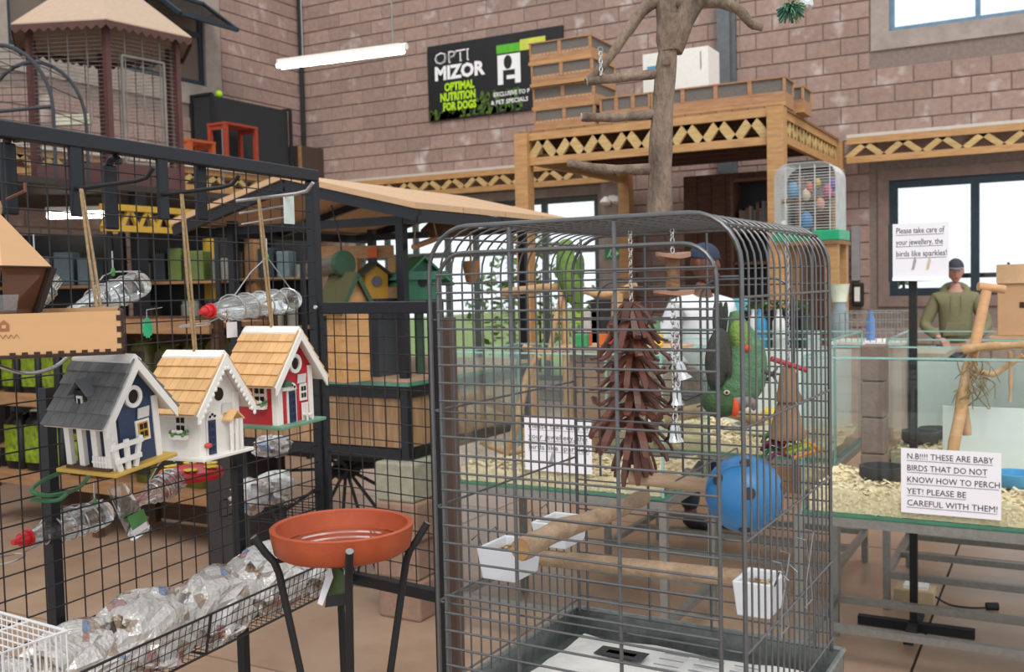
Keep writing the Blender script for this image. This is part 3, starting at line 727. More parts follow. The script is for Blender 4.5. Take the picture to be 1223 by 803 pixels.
MB().box(-.02, .02, -.02, .02, TB-1.535, -.012).build('stand_post', M_dkgreen, t, world=False)
MB().prism([(-.15, -.13, .10), (.15, -.13, .10), (.11, -.16, .14), (-.11, -.16, .14)], (0, .29, 0)).build('lower_roof', M_mint, t, world=False)
# pine display frame on the cart
f0, f1 = W(376, 300, 5.25), W(470, 303, 5.25)
ft = thing('pine_display_frame', 'pine display frame standing on the cart table', 'frame', ((f0.x+f1.x)/2, f0.y, TB))
zf = (f0.z+f1.z)/2
for p in (f0, f0.lerp(f1, .52), f1): MB().bar(V(p.x, p.y, TB), V(p.x, p.y, zf-.03), .045, .045, up=(1, 0, 0)).build('upright', M_pine, ft)
MB().bar(V(f0.x, f0.y, zf), V(f1.x, f1.y, zf), .05, .065).build('top_rail', M_pine, ft)
MB().bar(V(f0.x, f0.y, zf-.28), V(f1.x, f1.y, zf-.28), .05, .04).build('middle_rail', M_pine, ft)
p = f0.lerp(f1, .75)+V(.02, -.04, 0); MB().obox(p, V(.06, 0, 0), V(0, .004, 0), V(0, 0, .045)).build('orange_label', mat('orange_label', '#e0622a', .6), ft)
# hanging tube feeder
a, b = W(372, 322, 4.9), W(408, 316, 4.75)
t = thing('tube_feeder', 'horizontal clear tube seed feeder with green end hanging in the cart', 'feeder', b)
MB().cyl(a, b, .05, n=14).build('tube', M_pet, t, smooth=True)
MB().cyl(a.lerp(b, .03), a.lerp(b, .97), .044, n=12).build('seed_fill', mat('mixed_seed', '#6d6658', .9, scale=140, var=.3), t)
MB().cyl(b, b+(b-a).normalized()*.03, .065, n=14).build('end_cap', M_dkgreen, t)
MB().tube([b, b+V(0, 0, .1), V(b.x-.05, b.y, 2.0)], .004).build('hanger', M_blackm, t)
# hanging swing, roof-shaped hide, clay cone
a, b = W(494, 295, 4.75), W(522, 285, 5.0)
t = thing('bird_swing', 'wooden bar swing hanging from the cart roof', 'swing', (a+b)/2)
MB().cyl(a, b, .014).build('perch_bar', M_oldwood, t)
for p in (a, b): MB().tube([p, V((a.x+b.x)/2*.3+p.x*.7, (a.y+b.y)/2*.3+p.y*.7, 1.93)], .004, 5).build('cord', M_rope, t)
c = W(536, 283, 5.2)
t = simple_house('nest_hide', 'brown wooden nest hide hanging under the cart roof', c, .16, .16, .05, .12, math.radians(60), M_darkwood, M_darkwood, .0, .03)
MB().cyl((0, 0, .12), (0, 0, 1.93-c.z), .004, n=5).build('cord', M_rope, t, world=False)
c = W(563, 340, 5.3)
t = thing('clay_cone_feeder', 'terracotta cone feeder hanging on a stick from the cart roof', 'feeder', c)
MB().lathe([(.018, 0), (.03, .02), (.048, .11), (.05, .125), (.044, .125), (.03, .03)], c, 18).build('cone', mat('clay', '#a8794f', .8), t, smooth=True)
MB().cyl(c+V(0, 0, .03), V(c.x, c.y, 1.95), .006).build('stick', M_oldwood, t)
# black bin beside the cart
a = onZ(300, 600, .3)
p = W(305, 560, 5.6)
solo(MB().box(p.x-.24, p.x+.08, p.y-.15, p.y+.15, 0, .78), 'storage_bin', mat('charcoal', '#332f2e', .75), 'tall charcoal storage bin beside the spoked wheel', 'bin', bevel=.01)
# ------------------------------------------------------------------ wooden shelf unit with feed bags, behind the fence
SX0, SX1, SY0, SY1 = -6.7, -4.42, 4.3, 4.85
su = thing('wooden_shelf_unit', 'wide brown wooden shelf unit holding feed bags', 'shelf', ((SX0+SX1)/2, SY0, 0))
for z in (.34, .88, 1.38):
    for k in range(3):
        y0 = SY0+(SY1-SY0)*k/3; MB().box(SX0, SX1, y0, y0+(SY1-SY0)/3-.006, z, z+.03).build('shelf_plank', M_oldwood, su)
    MB().box(SX0, SX1, SY0-.02, SY0, z-.03, z+.06).build('front_board', M_oldwood, su)
for x in (SX0, (SX0+SX1)/2, SX1):
    for y in (SY0+.02, SY1-.06): MB().box(x-.03, x+.03, y, y+.05, 0, 1.44).build('upright', M_darkwood, su)
for k in range(4): MB().box(SX0, SX1, SY1-.012, SY1, .02+k*.36, .02+k*.36+.34).build('back_board', M_darkwood, su)
M_bagblk = mat('black_bag', '#17181b', .35, var=.05); M_baglime = mat('lime_bag', '#93ad22', .4, scale=30, col2='#3d4a18'); M_bagol = mat('olive_bag', '#5c5a1c', .45, scale=6, col2='#2c2b12')
def bag(c, w, d, h, rz, name, m, label, group, band=None, cat='bag'):
    t = thing(name, label, cat, c, rz, group)
    mb = MB(); n = 12; rows = [(0, .9), (.12, 1.0), (.5, 1.06), (.85, .95), (.95, .6), (1.0, .3)]
    for z, s in rows:
        for k in range(n):
            a_ = 2*math.pi*k/n; cs, sn = math.cos(a_), math.sin(a_)
            mb.v.append(V(w/2*s*math.copysign(abs(cs)**.45, cs) if s > .5 else w/2*.94*math.copysign(abs(cs)**.45, cs), d/2*s*math.copysign(abs(sn)**.6, sn), h*z))
    for j in range(len(rows)-1):
        for k in range(n): mb.f.append((j*n+k, j*n+(k+1) % n, (j+1)*n+(k+1) % n, (j+1)*n+k))
    mb.f.append(tuple(range(n))[::-1]); mb.f.append(tuple((len(rows)-1)*n+k for k in range(n)))
    mb.build('sack', m, t, world=False, smooth=True)
    if band:
        MB().box(-w*.33, w*.33, -d/2*1.075, -d/2*1.0, h*.15, h*.8).build('label_panel', band, t, world=False)
    return t
random.seed(5)
for sh, z in enumerate((.371, .911)):
    for i in range(10):
        x = SX0+.16+i*.222
        if abs(x-(SX0+SX1)/2) < .14: continue
        lime = i < 4
        bag((x, SY0+.2, z), .2, .16, .36+random.uniform(0, .06), random.uniform(-.1, .1), 'feed_bag', M_bagblk if lime else M_bagol,
            ('black feed bag with lime label on the %s of the wooden shelves', 'olive feed bag on the %s of the wooden shelves')[0 if lime else 1] % ('lower', 'middle')[sh],
            'lime feed bags' if lime else 'olive feed bags', M_baglime if lime else mat('dark_print', '#23240f', .5))
# ================================================================== mesh fence and gate
# fence runs from FE (far end) towards the camera-left; direction fd, out-normal fn (towards the aisle)
def flat(lat, z): # camera-plane coordinates (metres right of / ahead of the camera) to ground
    return V(math.cos(YAW)*lat-math.sin(YAW)*z, math.sin(YAW)*lat+math.cos(YAW)*z, 0)
FE = flat(-.588, 3.0); fdir = (flat(-.588-.416, 3.0-.909)-FE).normalized()
fnrm = V(-fdir.y, fdir.x, 0)
if fnrm.x < 0: fnrm = -fnrm
FZ0, FZ1 = .70, 1.955; FLEN = 1.75
def FP(s, z, off=0): return FE+fdir*s+fnrm*off+V(0, 0, z)
def fence_at(px, py, off=0.0):
    """point of the fence plane (shifted out by off) seen at a pixel"""
    d = ray(px, py); p0 = FE+fnrm*off; k = (p0-CAM).dot(fnrm)/d.dot(fnrm); return CAM+d*k
fc = thing('mesh_fence', 'black steel fence panel of square welded mesh hung with bird feeders', 'fence', FE+fdir*.8)
MB().bar(FP(-.016, FZ1-.016), FP(FLEN, FZ1-.016), .032, .034).build('top_rail', M_black, fc, bevel=.003)
MB().bar(FP(-.016, FZ0+.022), FP(FLEN, FZ0+.022), .032, .034).build('bottom_rail', M_black, fc, bevel=.003)
MB().bar(FP(0, FZ0+.039), FP(0, FZ1-.033), .032, .032, up=fdir).build('end_post', M_black, fc, bevel=.003)
MB().bar(FP(FLEN, FZ0), FP(FLEN, FZ1), .042, .042, up=fdir).build('end_post', M_black, fc)
for px in (50, 274):
    p = fence_at(px, 560, -.06); s = (p-FE).dot(fdir); 
    MB().bar(FP(s, 0, -.035), FP(s, 1.40, -.035), .024, .024, up=fdir).build('support_post', M_black, fc)
mesh_v = MB().cyl((0, 0, FZ0+.045), (0, 0, FZ1-.03), .0018, n=6).mesh('wire', M_wireb)
s = .05
while s < FLEN-.03:
    shared(mesh_v, 'wire', fc, ROOT[fc.name] @ FP(s, 0)); s += .05
wl_ = FLEN-.045; mh = MB().cyl(fdir*.022, fdir*(FLEN-.018), .0018, n=6).mesh('wire', M_wireb)
z = FZ0+.08
while z < FZ1-.05:
    shared(mh, 'wire', fc, ROOT[fc.name] @ FP(0, z, .0042)); z += .05
# gate
GE = flat(-.208+.0, 2.72); gd = (GE-FE).normalized(); GL = (GE-FE).length; gn = V(-gd.y, gd.x, 0)
GZ1 = 1.565
gt = thing('mesh_gate', 'low black mesh gate between the fence and the parrot cage', 'gate', FE.lerp(GE, .5))
def GP(s, z, o=0): return FE+gd*s+gn*o+V(0, 0, z)
MB().bar(GP(.03, GZ1-.022), GP(GL-.016, GZ1-.022), .03, .034).build('top_rail', M_black, gt, bevel=.003)
MB().bar(GP(.03, FZ0+.04), GP(GL-.016, FZ0+.04), .03, .034).build('bottom_rail', M_black, gt, bevel=.003)
MB().bar(GP(GL, 0), GP(GL, GZ1+.0), .032, .034, up=gd).build('post', M_black, gt)
MB().bar(GP(GL+.045, 0), GP(GL+.045, GZ1-.05), .03, .03, up=gd).build('post', mat('brown_steel', '#5b4b41', .5, metal=.4), gt)
MB().bar(GP(.03, FZ0+.07), GP(.03, GZ1-.045), .014, .014, up=gd).build('stile', M_black, gt)
mv = MB().cyl((0, 0, FZ0+.06), (0, 0, GZ1-.035), .0018, n=6).mesh('wire', M_wireb)
s = .075
while s < GL-.03: shared(mv, 'wire', gt, ROOT[gt.name] @ GP(s, 0)); s += .05
mh = MB().cyl(gd*.03, gd*(GL-.016), .0018, n=6).mesh('wire', M_wireb)
z = FZ0+.11
while z < GZ1-.05: shared(mh, 'wire', gt, ROOT[gt.name] @ GP(0, z, .0042)); z += .05
MB().lathe([(.006, 0), (.008, .004), (.004, .01)], GP(0, GZ1-.02, 0)+V(.02, -.024, 0), 8, (.3, -1, 0)).build('bolt', M_chrome, gt)
# ------------------------------------------------------------------ fence hooks
def hook(px, py, ln, label, m=M_blackm, tilt=.06, plate=True):
    p = fence_at(px, py, .012); t = thing('fence_hook', label, 'hook', p, 0, 'hooks on the mesh fence')
    side = fdir
    if plate: MB().obox(p-fnrm*.004+V(0, 0, .02), side*.034, fnrm*.01, V(0, 0, .16)).build('back_plate', M_black, t, bevel=.003)
    tip = p+fnrm*ln+V(0, 0, tilt*ln)
    MB().tube([p-fnrm*.01, p+fnrm*ln*.85+V(0, 0, tilt*ln*.6), tip, tip+fnrm*.02+V(0, 0, .02)], .0048, 8).build('prong', m, t, smooth=True)
    return t, p, tip
hook(93, 226, .20, 'black fence hook carrying the rope of the blue birdhouse')
hook(196, 233, .21, 'black fence hook carrying the rope of the white birdhouse')
hook(286, 240, .22, 'steel fence hook carrying the rope of the red birdhouse', M_silver, plate=False)
for px, py, lb in ((10, 205, 'dark saddle bracket clipped on the mesh above the wooden feeder'), (132, 228, 'dark saddle bracket clipped on the mesh between the two ropes'), (240, 222, 'dark pointed bracket clipped on the mesh near the fence end')):
    p = fence_at(px, py, -.03); t = thing('saddle_bracket', lb, 'bracket', p, 0, 'brackets on the mesh fence')
    MB().obox(p+V(0, 0, -.015), fdir*.036, fnrm*.012, V(0, 0, .15)).build('strap', M_black, t, bevel=.004)
    MB().tube(arc(p+V(0, 0, .06)+fnrm*.015, -fnrm*.015, V(0, 0, .015), 0, math.pi, 6), .009, 6).build('saddle', M_black, t)
for px, py, px2, py2, lb in ((8, 238, 30, 228, 'rust-brown hook above the wooden feeder'), (286, 255, 345, 245, 'double steel price-tag hook near the fence end')):
    a = fence_at(px, py, .0); b = fence_at(px2, py2, .16); t = thing('display_hook', lb, 'hook', a)
    MB().tube([a, a.lerp(b, .8), b, b+V(0, 0, .015)], .003, 6).build('prong', M_silver if px > 100 else mat('rust_wire', '#7c5140', .6, metal=.4), t)
    if px > 100:
        MB().tube([a+V(0, 0, -.03), b+V(0, 0, -.03)], .0025, 6).build('prong', M_silver, t)
        MB().obox(b+V(0, 0, -.012), fdir*.04, fnrm*.004, V(0, 0, .075)).build('ticket_holder', mat('pale_plastic', '#c9d6d0', .4), t)
# ropes
def rope(px0, py0, off0, end, label):
    a = fence_at(px0, py0, off0); mb = MB()
    for s_ in (-1, 1): 
        pts = [a+fdir*.002*s_, (a+end)/2+fdir*.006*s_, end+fdir*.003*s_]; mb.tube(bez(pts, 6), .0032, 6)
    solo(mb, 'jute_rope', M_rope, label, 'rope', 'ropes of the hanging birdhouses', smooth=True)
# ------------------------------------------------------------------ detailed birdhouses (front gable looks along local -y)
M_navy = mat('navy_paint', '#2b3d5c', .5, scale=30, var=.08, bump=.1); M_hw = mat('house_white', '#e9e6e0', .5, var=.04, scale=20); M_hred = mat('house_red', '#b91f29', .45, var=.06, scale=30)
M_shg = mat('grey_shingle', '#7d7d7d', .8, scale=30, var=.15, objvar=.15); M_sht = mat('tan_shingle', '#d9ad78', .7, scale=30, var=.08, objvar=.10)
M_winy = mat('window_yellow', '#d9a62e', .5); M_basey = mat('base_yellow', '#d3ab4e', .5); M_baseg = mat('base_green', '#6f9a80', .5); M_hole = mat('hole_dark', '#2a1d18', .9)
M_leaf = mat('leaf_green', '#5b9a58', .6); M_flred = mat('flower_red', '#cf4a42', .5); M_door = mat('door_blue', '#26365c', .5)
SHM = {}
def birdhouse(kind, label, loc, yaw, lean=0):
    w, d, hw, hr = .148, .135, .150, .243
    t = bpy.data.objects.new(kind+'_birdhouse', None); COL.objects.link(t); t.empty_display_size = .05
    tag(t, label, 'birdhouse', 'cottage birdhouses hanging on the fence'); t.location = loc; t.rotation_euler = (lean*.25, -lean, yaw)
    t.scale = ({'blue': .89, 'white': .93, 'red': .955}[kind],)*3; ROOT[t.name] = Matrix.Identity(4)
    wallm = {'blue': M_navy, 'white': M_hw, 'red': M_hred}[kind]; shm = M_shg if kind == 'blue' else M_sht
    basem = {'blue': M_basey, 'white': M_hw, 'red': M_baseg}[kind]
    B = lambda mb, n, m, par=t, **k: mb.build(n, m, par, world=False, **k)
    bo = .022; f = -d/2
    B(MB().box(-w/2-bo, w/2+bo, -d/2-bo*1.3, d/2+bo, 0, .009), 'base_board', basem, bevel=.002)
    if kind == 'blue':   # recessed porch on the side wall
        B(MB().prism([(-w/2+.028, f, .009), (w/2, f, .009), (w/2, f, hw), (0, f, hr), (-w/2+.028, f, hw+.028)], (0, d, 0)), 'body', wallm)
        B(MB().box(-w/2-.012, -w/2+.03, f, d/2, .009, .016), 'porch_floor', M_darkwood)
        for y in (f+.006, f+.045, f+.088, d/2-.006): B(MB().box(-w/2-.006, -w/2+.006, y-.008, y+.008, .016, hw), 'porch_post', M_hw)
        for k in range(5): B(MB().box(-w/2-.008, -w/2-.003, f+.010+k*.009, f+.017+k*.009, .016, .042), 'picket', M_hw)
        B(MB().box(-w/2-.009, -w/2-.005, f+.008, f+.055, .026, .031), 'picket_rail', M_hw)
        B(MB().box(-w/2+.022, -w/2+.028, f+.02, f+.045, .06, .1), 'side_window', M_winy)
        B(MB().box(-w/2-.004, -w/2+.004, f+.088, d/2, .105, .110), 'porch_rail', M_hw)
    else:
        B(MB().prism([(-w/2, f, .009), (w/2, f, .009), (w/2, f, hw), (0, f, hr), (-w/2, f, hw)], (0, d, 0)), 'body', wallm)
    # corner trims
    for s in (-1, 1):
        B(MB().box(s*w/2-.009*(1+s), s*w/2+.009*(1-s), f-.003, f, .009, hw+.004), 'corner_trim', M_hw)
        B(MB().box(s*(w/2)+(0 if s > 0 else -.003), s*(w/2)+(.003 if s > 0 else 0), f, f+.016, .009, hw), 'corner_trim', M_hw)
    # roof: boards, shingle courses, ridge cap
    ov, oy = .034, .026; sl = (hr-hw)/(w/2)
    for s in (-1, 1):
        top = V(0, 0, hr+.003); ex = w/2+ov; bot = V(s*ex, 0, hr+.003-sl*ex); dn = (bot-top); ln = dn.length; dn.normalize(); nr = V(s*sl, 0, 1).normalized()
        B(MB().prism([top+V(0, f-oy, 0), bot+V(0, f-oy, 0), bot+V(0, f-oy, 0)+nr*.006, top+V(0, f-oy, 0)+nr*.006], (0, d+2*oy, 0)), 'roof_board', M_hw)
        rows, cols = 5, 8
        key = (kind == 'blue', s)
        if key not in SHM:
            cw = (d+2*oy)/cols; ch = ln/rows
            e = dn*ch*1.15; SHM[key] = MB().obox(nr*.0045, V(0, cw-.0009, 0), e, nr*.0056).mesh('shingle', shm)
        cw = (d+2*oy)/cols; ch = ln/rows
        for r in range(rows):
            for c in range(cols):
                pos = top+dn*(ch*(r+.5))+nr*(.0066)+V(0, f-oy+cw*(c+.5), 0)
                o = shared(SHM[key], 'shingle', t, pos); o.rotation_euler = (random.uniform(-.012, .012), -.13*s, 0)
    B(MB().prism([(-.017, 0, hr-.004), (0, 0, hr+.0135), (.017, 0, hr-.004), (.017, 0, hr+.007), (0, 0, hr+.022), (-.017, 0, hr+.007)], (0, d+2*oy-.004, 0)).xf(Matrix.Translation((0, f-oy+.002, 0))), 'ridge_cap', M_hw)
    for s in (-1, 1):
        ex = w/2+ov
        B(MB().prism([(0, f-oy-.004, hr-.014), (s*ex, f-oy-.004, hr-sl*ex-.014), (s*ex, f-oy-.004, hr-sl*ex+.012), (0, f-oy-.004, hr+.013)], (0, .006, 0)), 'barge_board', M_hw)
        if kind == 'white':
            sc = MB()
            for k in range(11):
                p = V(s*ex*(k+.5)/11, f-oy-.003, hr-.016-sl*ex*(k+.5)/11); sc.ell(p, (.006, .0025, .006), 8, 5)
            B(sc, 'scalloped_edge', M_hw, stuff=True)
    # entrance
    hz = .165 if kind != 'white' else .155
    B(MB().lathe([(.0165, 0), (.0165, .0022)], (0, f, hz), 22, (0, -1, 0)), 'entrance_hole', M_hole)
    if kind != 'white': B(MB().lathe([(.0165, 0), (.0165, .007), (.026, .007), (.026, 0)], (0, f, hz), 26, (0, -1, 0)), 'entrance_ring', M_hw, smooth=True)
    # plaque
    B(MB().obox((.026, f-.004, .122 if kind != 'white' else .118), V(.034, 0, 0), V(0, .003, 0), V(.004, 0, .024)), 'plaque', mat('plaque_white', '#dcdad4', .6))
    def win(cx, cz, ww, wh, fm, side=False, nm='window'):
        mk = lambda a0, a1, z0, z1, d0, d1: (MB().box(a0, a1, f-d1, f-d0, z0, z1) if not side else MB().box(-w/2-d1, -w/2-d0, a0, a1, z0, z1))
        o = B(mk(cx-ww/2, cx+ww/2, cz-wh/2, cz+wh/2, 0, .003), nm, fm[0])
        pw_, ph_ = ww*.28, wh*.27
        for i in (-1, 1):
            for j in (-1, 1):
                B(mk(cx+i*ww*.19-pw_/2, cx+i*ww*.19+pw_/2, cz+j*wh*.2-ph_/2, cz+j*wh*.2+ph_/2, .003, .0042), 'pane', fm[1], o)
        return o
    if kind == 'blue':
        B(MB().box(.000, .042, f-.003, f, .056, .106), 'window_surround', M_hw)
        f0 = f; 
        o = B(MB().box(.006, .036, f-.005, f-.003, .062, .100), 'window_frame', M_winy)
        for i in (0, 1):
            for j in (0, 1): B(MB().box(.010+i*.0125, .0195+i*.0125, f-.0062, f-.005, .066+j*.018, .079+j*.018), 'pane', M_hole, o)
        # trellis fence at the front corner
        for x0_, x1_ in ((-.072, -.09), (-.048, -.050), (-.024, -.008)):
            B(MB().bar((x0_*.9-.006, f-.02, .009), (x1_, f-.022, .078), .006, .012, up=(1, 0, 0)), 'trellis_slat', M_hw)
        for zz_, xa, xb in ((.028, -.086, -.012), (.062, -.098, -.004)): B(MB().box(xa, xb, f-.027, f-.021, zz_, zz_+.011), 'trellis_rail', M_hw)
        # dormer
        B(MB().box(-w/2-.006, -w/2+.04, -.012, .022, hw-.008, hw+.042), 'dormer', M_blackm)
        for s in (-1, 1):
            dp = V(-w/2+.015, .005, hw+.064)
            B(MB().prism([dp+V(-.03, 0, 0), dp+V(.03, 0, 0), dp+V(.03, s*.03, -.034), dp+V(-.03, s*.03, -.034)], (0, 0, .004)), 'dormer_roof', mat('slate_grey', '#777a7e', .8))
        dw = B(MB().box(-w/2-.009, -w/2-.006, -.003, .014, hw+.002, hw+.03), 'dormer_window', M_hw); B(MB().box(-w/2-.0105, -w/2-.009, .002, .009, hw+.008, hw+.024), 'pane', M_hole, dw)
    else:
        dx = -.034 if kind == 'white' else -.018; dw_, dh = .026, .085
        B(MB().box(dx-dw_/2-.006, dx+dw_/2+.006, f-.0035, f, .009, .012+dh), 'door_frame', M_hw)
        dr = B(MB().box(dx-dw_/2, dx+dw_/2, f-.006, f-.0035, .010, .009+dh), 'door', M_door)
        for i in (0, 1):
            for j in range(4): B(MB().box(dx-.010+i*.0115, dx-.0015+i*.0115, f-.0072, f-.006, .018+j*.019, .030+j*.019), 'door_panel', mat('door_panel_blue', '#1b2746', .4), dr)
        fan = B(MB().prism([(dx+.019*math.cos(a_), f-.006, .012+dh+.019*math.sin(a_)) for a_ in [math.pi*k/12 for k in range(13)]], (0, .006, 0)), 'fanlight', M_hw)
        for k in range(3):
            a_ = math.pi*(k+.5)/3; c_ = V(dx+.010*math.cos(a_), f-.0075, .0135+dh+.010*math.sin(a_))
            B(MB().ell(c_, (.0045, .001, .0035), 8, 5), 'pane', M_hole, fan)
        if kind == 'white':
            B(MB().prism([(.008, f-.032, .086), (.030, f-.032, .108), (.058, f-.032, .086), (.058, f-.032, .090), (.030, f-.032, .113), (.008, f-.032, .090)], (0, .033, 0)), 'porch_roof', M_sht)
            for x_ in (.016, .034, .052): B(MB().box(x_-.0035, x_+.0035, f-.028, f-.021, .009, .09), 'porch_post', M_hw)
            B(MB().box(.037, .05, f-.012, f-.001, .009, .048), 'firewood', mat('firewood', '#8a7a6e', .8, scale=120, var=.3))
            B(MB().ell((-.054, f-.008, .034), (.011, .008, .007)), 'flowers', M_flred, stuff=True)
        else:
            win(.033, .085, .030, .046, (M_hw, M_hole))
            B(MB().prism([(-.062, f-.016, .108), (-.052, f-.016, .124), (-.034, f-.016, .124), (-.028, f-.016, .108)], (0, .016, 0)), 'awning', mat('awning_green', '#4d6f58', .6))
            B(MB().box(-.061, -.03, f-.012, f-.001, .098, .108), 'awning_bracket', M_hw)
            ch = B(MB().box(.022, .046, f-.022, f-.004, .022, .026), 'chair', M_hw)
            for x_ in (.023, .030, .038, .045): B(MB().box(x_-.002, x_+.002, f-.006, f-.003, .009, .056), 'chair_slat', M_hw, ch)
            for x_ in (.023, .045): B(MB().box(x_-.002, x_+.002, f-.022, f-.018, .009, .034), 'chair_leg', M_hw, ch)
        win(-.012, .088, .036 if kind == 'white' else .046, .048 if kind == 'white' else .062, (M_hw, M_hole), side=True)
        B(MB().box(-w/2-.018, -w/2-.003, -.036, .012, .052, .062), 'flower_box', M_hw)
        lf = MB(); random.seed(2)
        for k in range(14): lf.ell((-w/2-.012+random.uniform(-.006, .006), -.034+k*.0035, .066+random.uniform(-.004, .006)), (.005, .006, .004), 6, 4)
        B(lf, 'leaves', M_leaf, stuff=True)
        fl_ = MB()
        for k in range(4): fl_.ell((-w/2-.016, -.024+k*.008, .073+random.uniform(-.003, .004)), .005, 6, 4)
        B(fl_, 'flowers', M_hw, stuff=True)
    return t
HY = math.radians(90)
def hang(kind, label, px, py, z, yaw, lean, rp, ro):
    c = W(px, py, z); t = birdhouse(kind, label, c, yaw, lean)
    top = Matrix.Translation(c) @ t.rotation_euler.to_matrix().to_4x4() @ V(0, 0, .262*t.scale.z)
    rope(rp[0], rp[1], ro, top, 'twisted jute rope holding up the %s birdhouse' % kind)
hang('blue', 'navy blue cottage birdhouse with grey shingles and a porch', 140, 554, 2.08, HY+math.radians(4), .10, (97, 226), .03)
hang('white', 'white cottage birdhouse with tan shingles and a little porch roof', 238, 543, 2.34, HY+math.radians(6), 0, (217, 232), .09)
hang('red', 'red cottage birdhouse with white trim on a green base', 330, 506, 2.58, HY+math.radians(3), .02, (309, 236), .10)
# ------------------------------------------------------------------ bottle feeders
def bottle_feeder(neck, tail, label, group, r=.032, cap=True, hang_to=None, perch=True):
    neck, tail = Vector(neck), Vector(tail); ax = (tail-neck).normalized(); L = (tail-neck).length
    t = thing('bottle_feeder', label, 'feeder', tail, 0, group)
    prof = [(.0125, 0), (.0125, .022), (.016, .03), (r*.75, .065), (r, .095), (r*.97, .12), (r, .13), (r, L*.6), (r*.95, L*.63), (r, L*.66), (r, L-.02), (r*.86, L-.004), (r*.4, L)]
    MB().lathe(prof, neck, 18, ax).build('bottle', M_pet, t, smooth=True)
    if cap: MB().lathe([(.0145, -.004), (.0145, .016)], neck, 14, ax).lathe([(.006, -.022), (.0075, -.012), (.011, -.004)], neck, 12, ax).lathe([(.019, .013), (.019, .019)], neck, 16, ax).build('cap', M_red, t, smooth=True)
    x = ax.cross(V(0, 0, 1)).normalized(); y = ax.cross(x); pts = []
    n = 70; turns = 5
    for i in range(n+1):
        f_ = i/n; a_ = 2*math.pi*turns*f_; zz_ = .05+(L-.07)*f_; rr = (r+.003) if zz_ > .09 else (.018+(r-.015)*(zz_-.03)/.06)
        pts.append(neck+ax*zz_+x*rr*math.cos(a_)+y*rr*math.sin(a_))
    MB().tube(pts, .0021, 5).build('wire_coil', M_silver, t, smooth=True)
    if perch:
        lp = neck-ax*.045+V(0, 0, -.03); MB().tube(arc(lp, ax*.045, x*.03, 0, 2*math.pi*.97, 18), .002, 5, closed=True).build('perch_ring', M_silver, t)
        MB().tube([neck+ax*.05+V(0, 0, -.02), lp+ax*.045], .002, 5).build('perch_arm', M_silver, t)
    if hang_to is not None:
        h = Vector(hang_to); a = neck.lerp(tail, .3)+V(0, 0, r); b = neck.lerp(tail, .95)+V(0, 0, r); k = h-V(0, 0, .05)
        MB().tube([a, a.lerp(k, .5)+V(0, 0, .01), k], .0018, 5).tube([b, k], .0018, 5).tube([k, h], .0018, 5).build('hanger', M_silver, t)
        MB().lathe([(.003, -.01), (.006, 0), (.003, .01)], k, 8).build('green_bead', M_leaf, t)
    return t
FB = lambda px, py, o=.06: fence_at(px, py, o)
_c = FB(277, 394, .05); _t = thing('price_card', 'small white price card hanging under the upper bottle feeder', 'card', _c); MB().obox(_c, fdir*.04, fnrm*.001, V(0, 0, .04)).build('card', M_paper, _t); MB().tube([_c+V(0, 0, .02), _c+V(0, 0, .055)], .0008, 4).build('string', M_silver, _t)
bottle_feeder(FB(246, 372), FB(352, 358, .05), 'clear bottle feeder with red cap above the red birdhouse', 'bottle feeders', hang_to=FB(318, 285, .06))
bottle_feeder(FB(84, 372, -.09), FB(172, 338, -.09), 'clear bottle feeder without cap behind the mesh above the blue birdhouse', 'bottle feeders', cap=False, hang_to=FB(134, 300, -.09), perch=False)
bottle_feeder(FB(20, 385, -.06), FB(58, 330, -.06), 'clear bottle feeder partly hidden by the wooden feeder', 'bottle feeders', cap=False, perch=False, hang_to=FB(40, 280, -.06))
bottle_feeder(FB(26, 645, -.04), FB(128, 612, -.04), 'clear bottle feeder with red cap below the blue birdhouse', 'bottle feeders', hang_to=FB(112, 575, -.04))
bottle_feeder(FB(160, 603, -.09), FB(216, 570, -.07), 'clear ribbed bottle feeder below the white birdhouse', 'bottle feeders', cap=False, perch=False, hang_to=FB(200, 520, -.09))
# ------------------------------------------------------------------ red dish feeder with yellow flowers
c = FB(228, 566, -.092)
t = thing('red_dish_feeder', 'red dish feeder with yellow flowers under the white birdhouse', 'feeder', c)
MB().lathe([(.02, -.016), (.078, -.012), (.086, 0), (.08, .012), (.03, .022), (.0, .024)], c, 24).build('dish', M_red, t, smooth=True)
for k in range(6):
    a_ = k*math.pi/3+.3; p = c+V(.06*math.cos(a_), .06*math.sin(a_), .017)
    fl_ = MB()
    for j in range(5): fl_.ell(p+V(.011*math.cos(j*1.257), .011*math.sin(j*1.257), .003), (.009, .009, .003), 8, 4)
    fl_.build('flower', mat('flower_yellow', '#e3c93a', .5), t, stuff=True)
MB().cyl(c+V(0, 0, .02), c+V(0, 0, .22), .003, n=6).build('hanger', M_silver, t)
# ------------------------------------------------------------------ green wire tray, tags, packet
a, b, c2 = FB(38, 590, .03), FB(75, 572, .10), FB(112, 562, .02)
mb = MB().tube(bez([FB(76, 563, .01), FB(52, 574, .05), FB(38, 586, .08), FB(58, 592, .09), FB(92, 584, .06), FB(108, 566, .01)], 5), .0045, 6).tube(bez([FB(36, 597, .06), FB(66, 598, .09), FB(80, 590, .1)], 5), .0045, 6)
solo(mb, 'green_wire_hanger', mat('green_wire', '#3d7a50', .5), 'bent green coated wire hanger under the blue birdhouse', 'hanger', smooth=True)
t = thing('seed_packet', 'clear packet with green label hanging below the blue birdhouse', 'packet', FB(155, 625, -.02))
MB().prism([FB(132, 585, .0), FB(150, 578, .0), FB(163, 598, .02), FB(181, 632, .0), FB(160, 646, .0), FB(148, 622, .02)], fnrm*-.012).build('pouch', M_pet, t)
MB().prism([FB(152, 618, .013), FB(171, 608, .017), FB(176, 622, .009), FB(158, 634, .009)], fnrm*.001).build('green_label', M_leaf, t)
